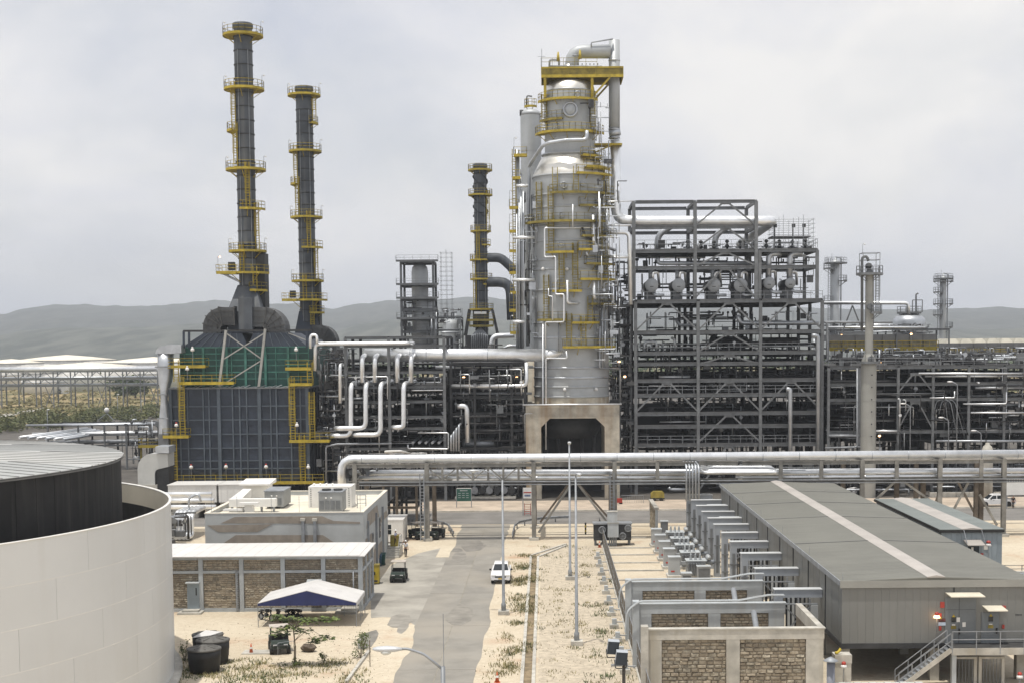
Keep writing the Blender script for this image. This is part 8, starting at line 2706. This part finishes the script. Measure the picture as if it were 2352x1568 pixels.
t = thing('pipe_stand', 'A shaped steel stand holding the long silver overhead pipe', 'pipe stand', (at(1958, 700, 232).x, 232, 0))
for a, c in (((1958, 702), (1935, 762)), ((1958, 702), (1982, 762))):
 b = MB(); b.beam(at(*a, 232), at(*c, 232), .2); b.build('leg', STEEL, t)
MB().box(at(1930, 762, 232).x, at(1986, 762, 232).x, 231, 233, at(1958, 768, 232).z, at(1958, 762, 232).z).build('base', STEEL, t)
t = thing('domed_drum', 'wide silver drum with shallow dome at the right', 'vessel', (at(2088, 740, 262).x, 262, 0))
c = at(2088, 740, 262)
Z = lambda y: at(2088, y, 262).z
MB().lathe([(2.95, Z(790)), (2.95, Z(738)), (2.8, Z(732)), (2.2, Z(725)), (1.2, Z(721)), (0, Z(720))], (c.x, 262, 0), 40).build('shell', ALU_DULL, t)
MB().lathe([(3.0, 0), (3.0, Z(790))], (c.x, 262, 0), 32).build('skirt', DARK, t)
ring_platform(t, (c.x, 262), Z(718), .3, 2.2, m=STEEL, rail=STEEL, n=12)
MB().tube([at(2104, 720, 262), at(2104, 676, 262), at(2109, 674, 262)], .15, 8).build('vent', STEEL, t)
b = MB()
for dx in (-.9, .9):
 b.beam((at(2104, 700, 262).x + dx, 261, Z(718)), (at(2104, 700, 262).x + dx, 261, Z(690)), .15)
b.beam((at(2104, 700, 262).x - .9, 261, Z(690)), (at(2104, 700, 262).x + .9, 261, Z(690)), .15)
b.build('vent_frame', STEEL, t)
# air coolers with yellow walkways
def air_cooler(label, px0, px1, ytop, ymid, ybot, d, dep, cream, bays):
 X = lambda px: at(px, ytop, d).x
 Z = lambda y: at((px0 + px1) / 2, y, d).z
 t = thing('air_cooler', label, 'air cooler', (X(px0), d, Z(ybot)))
 n = bays
 w = (X(px1) - X(px0)) / n
 for i in range(n):
  x = X(px0) + i * w
  MB().box(x + .05, x + w - .05, d, d + dep, Z(ymid), Z(ytop)).build('bay', mat('cooler_grey', (.15, .155, .165), .6, .2, .12, .6), t)
  if cream:
   b = MB(); b.hexa([(x + .1, d + .2, Z(ytop)), (x + w - .1, d + .2, Z(ytop)), (x + w - .1, d + dep, Z(ytop)), (x + .1, d + dep, Z(ytop)), (x + w * .25, d + 1, Z(ytop) + 1.0), (x + w * .75, d + 1, Z(ytop) + 1.0), (x + w * .75, d + dep - 1, Z(ytop) + 1.0), (x + w * .25, d + dep - 1, Z(ytop) + 1.0)])
   b.build('fan_hood', mat('cream_hoods', (.46, .44, .37), .6, .1, .1, .5), t)
  MB().box(x, x + .2, d + .1, d + .3, Z(ybot + 40), Z(ymid)).build('leg', DARK, t)
 rect_platform(t, X(px0), X(px1), d - 1.4, d, Z(ybot), YELLOW, rail=YELLOW, thick=.4)
 railing(t, [(X(px0), d - 1.3, Z(ybot)), (X(px1), d - 1.3, Z(ybot))], YELLOW, 1.15, 2.4)
 MB().box(X(px0), X(px1), d, d + dep, Z(ybot + 3), Z(ybot)).build('soffit', DARK, t)
 MB().box(X(px0), X(px1), d + .3, d + .5, Z(ybot), Z(ymid)).build('louvre', mat('cooler_louvre', (.24, .24, .22), .6, .2, .2, 2.5), t)
 return t
air_cooler('nearer air cooler bank with yellow walkway behind the pale column', 1902, 2151, 768, 783, 798, 246, 12, False, 8)
air_cooler('farther air cooler bank with cream hoods at the right edge', 2175, 2390, 787, 797, 813, 320, 12, True, 7)
frame('cooler_support', 'steel support frame above the nearer air cooler', [at(px, 760, 244).x for px in (1903, 2060, 2180)], [244, 252], [at(2050, y, 244).z for y in (828, 757)], .22, .2, .3, STEEL, decks=False)
tangle('dense_piping', at(1903, 760, 246).x, at(2150, 760, 246).x, 247, 256, at(2050, 768, 246).z, at(2050, 745, 246).z, 26, 30, 10, 73)
pipe('bright pipe along the top of the nearer air cooler', [(1900, 752, 246), (2125, 752, 246)], 2.6, ALU, 246)
pipe('second pipe above the nearer air cooler', [(1990, 746, 250), (2050, 746, 250)], 2.0, ALU, 250)
tangle('dense_piping', at(1903, 820, 238).x, at(2390, 820, 238).x, 234, 242, at(2050, 845, 238).z, at(2050, 800, 238).z, 50, 90, 30, 74)
frame('rear_rack', 'dark rear rack behind the right pipe rack', [at(px, 900, 244).x for px in (1890, 2000, 2120, 2240, 2400)], [244, 254, 264], [at(2100, y, 244).z for y in (1000, 970, 940, 915, 890, 865, 845)], .35, .25, .4, DARK)
frame('rear_rack', 'dark rear rack behind the exchanger structure', [at(px, 900, 246).x for px in (1420, 1540, 1670, 1780, 1890)], [246, 256, 266], [at(1650, y, 246).z for y in (1000, 970, 940, 910, 885, 860, 840, 815)], .35, .25, .4, DARK)
tangle('dense_piping', at(1440, 900, 244).x, at(1890, 900, 244).x, 243, 249, 1, at(1650, 780, 244).z, 70, 80, 30, 75)
# lamp posts among the right rack
for px, y0, lab in ((2273 - 80 + 4, 876, 'slim lamp post with bent arm high on the right rack'), (2090, 926, 'flat headed lamp post before the right rack'), (2178, 958, 'slim lamp post with bent arm low on the right rack'), (2253, 988, 'short bent lamp post at the foot of the right rack')):
 p = at(px, 1040, QD - 3)
 t = thing('lamp_post', lab, 'lamp post', (p.x, QD - 3, 0))
 zt = at(px, y0, QD - 3).z
 MB().tube([(p.x, QD - 3, 0), (p.x, QD - 3, zt - .4), (p.x - .8, QD - 3, zt)], .08, 8, bend=.5).build('pole', GALV, t)
 MB().ball((p.x - 1.1, QD - 3, zt), .3, 1.5, .7, .45, 10, 6).build('lamp_head', LAMPW, t)
# warm lit lamps seen inside the units
for i, (px, py, d, lab) in enumerate(((1065, 866, LD + 3, 'left'), (1187, 866, LD + 3, 'right'), (1435, 864, D1 + 1, 'lower'), (1369 + 53, 720 + 100 + 10, D1 + 1, 'upper'), (2021, 832, 210, 'beside the pale column'), (2020, 1000, 210, 'low beside the pale column'), (1933, 767, 243, 'left'), (2093, 767, 243, 'right'))):
 labs = ['left warm lamp glowing below the long header', 'right warm lamp glowing below the long header', 'warm lamp glowing right of the column foot', 'warm lamp glowing right of the column at mid height', 'warm lamp glowing beside the neck of the pale column', 'warm lamp glowing low beside the pale column', 'left warm lamp on the nearer air cooler', 'right warm lamp on the nearer air cooler']
 p = at(px, py, d)
 t = thing('bulkhead_lamp', labs[i], 'lamp', p)
 MB().ball(tuple(p), .2, 1, 1, .8, 10, 6).build('lamp_glass', LIT, t)
 MB().lathe([(.2, .12), (.2, .28), (.05, .34)], p, 10).build('cap', STEEL, t)
 MB().tube([p + V(0, 0, -1.5), p + V(0, 0, -.1)], .03, 5).build('stem', GALV, t)
# ---------------------------------------------------------------- pipe rack across the foreground road
RD0, RD1 = 163.0, 173.5
def front_rack():
 X = lambda px, d=RD0: at(px, 1080, d).x
 Z = lambda y, d=RD0: at(1255, y, d).z
 zb1 = Z(1066)            # upper beam
 zb2 = Z(1104)            # lower beam
 m = mat('weathered_rack_steel', (.30, .29, .265), .7, .15, .2, .8)
 mdk = mat('brown_rack_steel', (.17, .14, .11), .75, .1, .25, .8)
 t = thing('front_pipe_rack', 'long pipe rack on posts spanning the road junction', 'pipe rack', (0, RD0, 0))
 for px in (816, 981, 1226, 1412, 1980, 2158, 2305):
  for d, mm in ((RD0, m), (RD1, mdk)):
   x = at(px, 1150, RD0).x
   MB().ibeam((x, d, 0), (x, d, zb1 + .3), .5, .5).build('post', mm, t)
   MB().box(x - .55, x + .55, d - .55, d + .55, 0, .3).build('footing', CONC, t)
  for z in (zb1, zb2):
   MB().beam((x, RD0 + .25, z), (x, RD1 - .25, z), .3, .4).build('cross_beam', m, t)
 xs = [at(px, 1150, RD0).x for px in (795, 816, 981, 1226, 1412, 1510, 1600, 1700, 1793, 1886, 1980, 2059, 2158, 2253, 2305, 2420)]
 for d in (RD0, RD1):
  for a, c in zip(xs[:-1], xs[1:]):
   MB().ibeam((a + .26, d, zb1), (c - .26, d, zb1), .3, .42).build('beam', m, t)
   MB().ibeam((a + .26, d, zb2), (c - .26, d, zb2), .3, .36).build('beam', m, t)
 for px in (1510, 1793, 1886, 2059, 2253):
  x = at(px, 1150, RD0).x
  MB().box(x - .22, x + .22, RD0 - .1, RD0 + .1, zb2 - .2, zb1 + .2).build('hanger', m, t)
 # lattice between the tiers over the junction
 x0, x1 = X(981), X(1226)
 n = 7
 for i in range(1, n):
  x = x0 + (x1 - x0) * i / n
  MB().box(x - .12, x + .12, RD0 - .1, RD0 + .1, zb2 + .18, zb1 - .21).build('lattice_post', m, t)
 for i in range(n):
  a, c = x0 + (x1 - x0) * i / n, x0 + (x1 - x0) * (i + 1) / n
  if i % 2: a, c = c, a
  b = MB(); b.beam((a, RD0, zb1 - .2), (c, RD0, zb2 + .2), .13); b.build('lattice_brace', m, t)
 # knee and cross braces
 for a, c, d, mm in (((1237, 1222), (1312, 1110), RD0, m), ((1327, 1110), (1396, 1200), RD0 + .3, m), ((1241, 1198), (1305, 1112), RD1, mdk), ((1330, 1112), (1395, 1185), RD1, mdk),
      ((2063, 1098), (2008, 1150), RD0, m), ((2066, 1098), (2140, 1150), RD0, m), ((2225, 1105), (2190, 1170), RD0 + .2, m), ((2200, 1105), (2248, 1195), RD1, mdk), ((2250, 1135), (2290, 1205), RD0, m), ((2165, 1105), (2150, 1150), RD1, mdk)):
  b = MB(); b.beam(at(*a, d), at(*c, d), .24); b.build('brace', mm, t)
 x = at(2059, 1150, RD0).x
 for px in (2059, 2253, 2120):
  x = at(px, 1150, RD0 + 4).x
  MB().ibeam((x, RD0 + 4, 0), (x, RD0 + 4, zb2), .5, .5).build('post', mdk, t)
 for px, d, y0 in ((970, RD0 - .6, 1105), (1406, RD0 - .6, 1110)):
  x = at(px, 1170, d).x
  ladder(t, x, d, .1, zb2, GALV, False, .45)
 # the pipes it carries
 zt = Z(1051)
 p = thing('pipe', 'long fat silver pipe along the top of the front rack', 'pipe', (X(1500), RD0 + .6, zt))
 r = .50
 MB().tube([(X(783), RD0 + .6, Z(1112)), (X(783), RD0 + .6, zt), (X(2440), RD0 + .6, zt)], r, 20, bend=1.5).build('run', ALU, p)
 for i in range(20):
  xx = X(830) + i * 4.2
  MB().tube([(xx, RD0 + .6, zt), (xx + .06, RD0 + .6, zt)], r + .012, 20, bend=0).build('cladding_band', ALU_DULL, p)
 pipe('silver pipe beside the fat one on the rack top', [(800, 1049, RD0 + 3), (2440, 1049, RD0 + 3)], 6, ALU, RD0 + 3)
 for i, (y, d, rp, lab) in enumerate(((1086, RD0 + .9, 4.6, 'upper bright pipe on the lower tier of the front rack'), (1096, RD0 + .4, 4.2, 'front bright pipe on the lower tier of the front rack'), (1083, RD0 + 3, 4.4, 'rear bright pipe on the lower tier of the front rack'), (1082, RD0 + 5, 4.2, 'hindmost pipe on the lower tier of the front rack'))):
  if i < 2:
   pipe(lab, [(845 - 20 * i, y, d), (1600, y, d)], rp, ALU, RD0, flanges=4)
   pipe(lab + ', right half', [(1690, y, d), (2440, y - 6, d)], rp, ALU, RD0, flanges=3)
  else:
   pipe(lab, [(850, y, d), (2440, y - 5, d)], rp, ALU, RD0)
 for i in range(3):
  pipe(['upper', 'middle', 'lower'][i] + ' thin conduit strung under the front rack', [(825, 1107 + 3.4 * i, RD0 - .5), (2440, 1098 + 3.4 * i, RD0 - .5)], 1.3, GALV if i != 1 else PIPEDK, RD0)
 # expansion loop and falling pipes
 for i in range(4):
  e = 1618 + 6 * i
  pipe(['front', 'second', 'third', 'rear'][i] + ' pipe of the expansion loop on the front rack', [(1580 + 16 * i, 1068 + i, RD0 + 6), (e, 1084 - 4 * i, RD0 - 1 + .9 * i), (1788 - 3 * i, 1084 - 4 * i, RD0 - 1 + .9 * i), (1740 - 3 * i, 1066 + i, RD0 + 6)], 4.0, ALU, RD0, bend=.8, group='expansion loop pipes')
 for i in range(5):
  pipe(ORD[i] + ' bent grey pipe from the left falling from the front rack', [(1570 + 7 * i, 1060, RD0 + 2), (1577 + 7 * i, 1068, RD0 - .9), (1577 + 7 * i, 1149, RD0 - .9)], 2.4, ALU_DULL, RD0, bend=.9, group='falling pipes by the bus ducts')
 tangle('dense_piping', X(790), X(860), RD0 + .5, RD0 + 7, zb2, zb1 - .2, 14, 18, 8, 81)
 tangle('dense_piping', X(1610), X(1900), RD0 + 2, RD0 + 8, zb2 + .2, zb1, 26, 12, 6, 82)
front_rack()
# equipment at grade seen below the rack
frame('low_platform', 'low dark steel platform beside the flat roofed building', [at(px, 1130, 178).x for px in (885, 915, 960)], [176, 182, 188], [2.4, 5.2], .3, .24, .3, mat('brown_rack_steel', (.17, .14, .11)), decks=[1])
skid = thing('pump_skid', 'pump skid under a white pipe shed beyond the junction', 'pump skid', (at(1100, 1150, 206).x, 206, 0))
MB().box(at(1045, 1150, 206).x, at(1185, 1150, 206).x, 206, 214, .1, .4).build('base', CONC, skid)
for i in range(6):
 xx = at(1090 + 17 * i, 1150, 206).x
 MB().lathe([(.5, -.5), (.55, 0), (.5, .6), (.2, .8)], (xx, 207, 1.3), 14, axis='Y').build('pump', DARK if i % 2 else GALV, skid)
 MB().tube([(xx, 207, 1.6), (xx, 207, 3.0), (xx + .8, 207, 3.0), (xx + .8, 210, 3.0)], .2, 8).build('discharge', ALU_DULL, skid)
for y, z, x0, x1 in ((206.2, 3.7, 1052, 1160), (205.6, 2.9, 1040, 1145)):
 MB().tube([(at(x0, 1120, y).x, y, z), (at(x1, 1120, y).x, y, z)], .22, 10).build('white_pipe', WHITE, skid)
tangle('dense_piping', at(1060, 1130, 206).x, at(1190, 1130, 206).x, 206.5, 212, .3, 3.6, 26, 50, 18, 91)
tangle('dense_piping', at(1460, 1130, 206).x, at(1900, 1130, 206).x, 214, 222, .3, 4, 40, 80, 30, 92)
tangle('dense_piping', at(1900, 1130, 206).x, at(2380, 1130, 206).x, 206, 212, .3, 3.5, 40, 110, 40, 93)
t = thing('bund_wall', 'low concrete bund wall before the right hand pipes', 'wall', (at(2200, 1130, 203).x, 203, 0))
for i in range(6):
 a, c = at(2135 + 30 * i, 1140, 204.5).x, at(2164 + 30 * i, 1140, 204.5).x
 MB().box(a, c, 204.2, 204.6, .1, .75).build('panel', CONC, t)
g = gr(2262, 1150)
t = thing('van', 'dark van with pale roof parked behind the side on pickup', 'van', (g.x, 200, .1))
x0, x1 = at(2241, 1140, 200).x, at(2278, 1140, 200).x
MB().prism([(x0, .45), (x1, .45), (x1, 1.95), (x1 - .2, 2.1), (x0 + .5, 2.1), (x0, 1.3)], 'Y', 199.2, 201).build('body', DARK, t)
MB().box(x0 + .5, x1 - .15, 199.15, 201.05, 2.1, 2.25).build('roof', WHITE, t)
MB().box(x0 + .5, x1 - .3, 199.17, 199.2, 1.35, 1.95).build('window', GLASS, t)
for xx in (x0 + .5, x1 - .5):
 MB().lathe([(.33, -.12), (.33, .12)], (xx, 199.3, .43), 14, axis='Y').build('wheel', BLACK, t)
# vent dome seen above the rack at right
p = at(2268, 1036, 196)
t = thing('vent_dome', 'small pale domed vent showing above the front rack at right', 'vent', (p.x, 196, 0))
MB().lathe([(.75, 0), (.75, p.z + .2), (.6, p.z + .7), (.3, p.z + .95), (.25, p.z + 1.2), (0, p.z + 1.25)], (p.x, 196, 0), 20).build('body', CONC_W, t)
# ---------------------------------------------------------------- pipe sleepers at left, between tank and furnace
SD = 262.0
sx = lambda px, d=SD: at(px, 1000, d).x
szz = lambda y, d=SD: at(250, y, d).z
frame('sleeper_rack', 'low grey pipe rack between the big tank and the furnace', [sx(px) for px in (110, 180, 240, 290, 345, 395)], [SD, SD + 8], [szz(y) for y in (1022, 998, 975)], .3, .24, .3, STEEL, decks=False)
for i in range(9):
 y = (972, 992, 1012)[i % 3]
 pipe(['front', 'middle', 'rear'][i // 3] + ' pipe on the ' + ['top', 'middle', 'bottom'][i % 3] + ' tier of the low rack left of the furnace', [(60 + 14 * i, y + 4 - i * .4, SD + .7 * i), (392, y + 1 - i * .4, SD + .7 * i)], 2.4 + (i % 3) * .6, (ALU_DULL, ALU, GALV)[i % 3], SD, group='pipes on the low left rack')
for i in range(6):
 pipe(ORD[i] + ' silver pipe from the left slanting towards the low left rack', [(45 + 20 * i, 1004 + i, SD - 14), (200 + 9 * i, 982 + 2 * i, SD + 6 + i)], 3.0, (ALU, ALU_DULL)[i % 2], SD, group='slanting pipes left of the furnace')
tangle('dense_piping', sx(290), sx(395), SD - 6, SD + 4, .5, szz(965), 26, 40, 12, 95)
t = thing('yellow_walkway', 'short yellow walkway left of the silver air duct', 'walkway', (sx(345), SD - 40, 0))
rect_platform(t, at(322, 1015, 222).x, at(366, 1015, 222).x, 221, 223, at(345, 1022, 222).z)
for px in (326, 362):
 MB().box(at(px, 1040, 222).x - .12, at(px, 1040, 222).x + .12, 221.5, 221.8, 0, at(345, 1022, 222).z).build('leg', YELLOW_D, t)
for i, (px, y0, y1, lab) in enumerate(((110, 940, 1000, 'thin lamp post at far left before the scrub'), (271, 905, 962, 'thin lamp post in the scrub left of the furnace'), (325, 920, 950, 'short thin lamp post nearest the furnace in the scrub'))):
 g = gr(px, y1)
 t = thing('lamp_post', lab, 'lamp post', g)
 zt = at(px, y0, g.y).z
 MB().lathe([(.12, 0), (.07, zt)], g, 8).build('pole', GALV, t)
 MB().ball((g.x + .3, g.y, zt), .3, 1.4, .7, .5, 8, 5).build('lamp_head', LAMPW, t)
p = at(244, 940, 270)
t = thing('tripod_mast', 'white tripod mast with round head on the low left rack', 'mast', (p.x, 270, 0))
for px in (224, 262):
 b = MB(); b.beam(at(245, 948, 270), at(px, 965, 270), .14); b.build('leg', GALV, t)
b = MB(); b.ball(tuple(at(245, 941, 270)), .5); b.build('head', LAMPW, t)
# pipes between the big tank and the flat building (left of the latter)
for i in range(5):
 p = gr(405 + 9 * i, 1236)
 MB().tube([(p.x, p.y + 6, 3.0), (p.x, p.y + 1, 3.0), (p.x, p.y, 2.5), (p.x, p.y, .4), (p.x, p.y - 2, .4)], .28, 10, bend=.6).build('elbow_pipe', ALU, label=ORD[i] + ' bent silver pipe from the left, right of the big tank', cat='pipe', group='bent pipes by the big tank')
for i in range(3):
 p = gr(385, 1225)
 MB().tube([(p.x - 2, p.y + 2 + i, 4.6 - .9 * i), (p.x + 5.0, p.y + 2 + i, 4.6 - .9 * i)], .28, 10).build('pipe', ALU, label=['topmost', 'middle', 'lowest'][i] + ' silver pipe crossing above the bent pipes by the big tank', cat='pipe')
p = gr(436, 1232)
MB().tube([(p.x, p.y, 0), (p.x, p.y, 4.6), (p.x + 1.2, p.y, 5.2), (p.x + 1.4, p.y, 4.2)], .14, 8, bend=.5).build('pipe', ALU_DULL, label='hooked grey standpipe left of the flat building', cat='pipe')
tangle('dense_piping', gr(386, 1230).x, gr(455, 1230).x, 160, 166, .2, 3.2, 10, 16, 8, 96)
# ---------------------------------------------------------------- haze
HZ = bpy.data.materials.new('haze_air')
HZ.use_nodes = True
nt = HZ.node_tree
nt.nodes.clear()
o = nt.nodes.new('ShaderNodeOutputMaterial')
v = nt.nodes.new('ShaderNodeVolumePrincipled')
v.inputs['Color'].default_value = (.86, .92, 1.0, 1)
v.inputs['Density'].default_value = 0.00018
v.inputs['Anisotropy'].default_value = 0.2
nt.links.new(v.outputs['Volume'], o.inputs['Volume'])
hz = MB().box(-4400, 4400, -70, 5900, -1.2, 260).build('haze', HZ, kind='stuff')
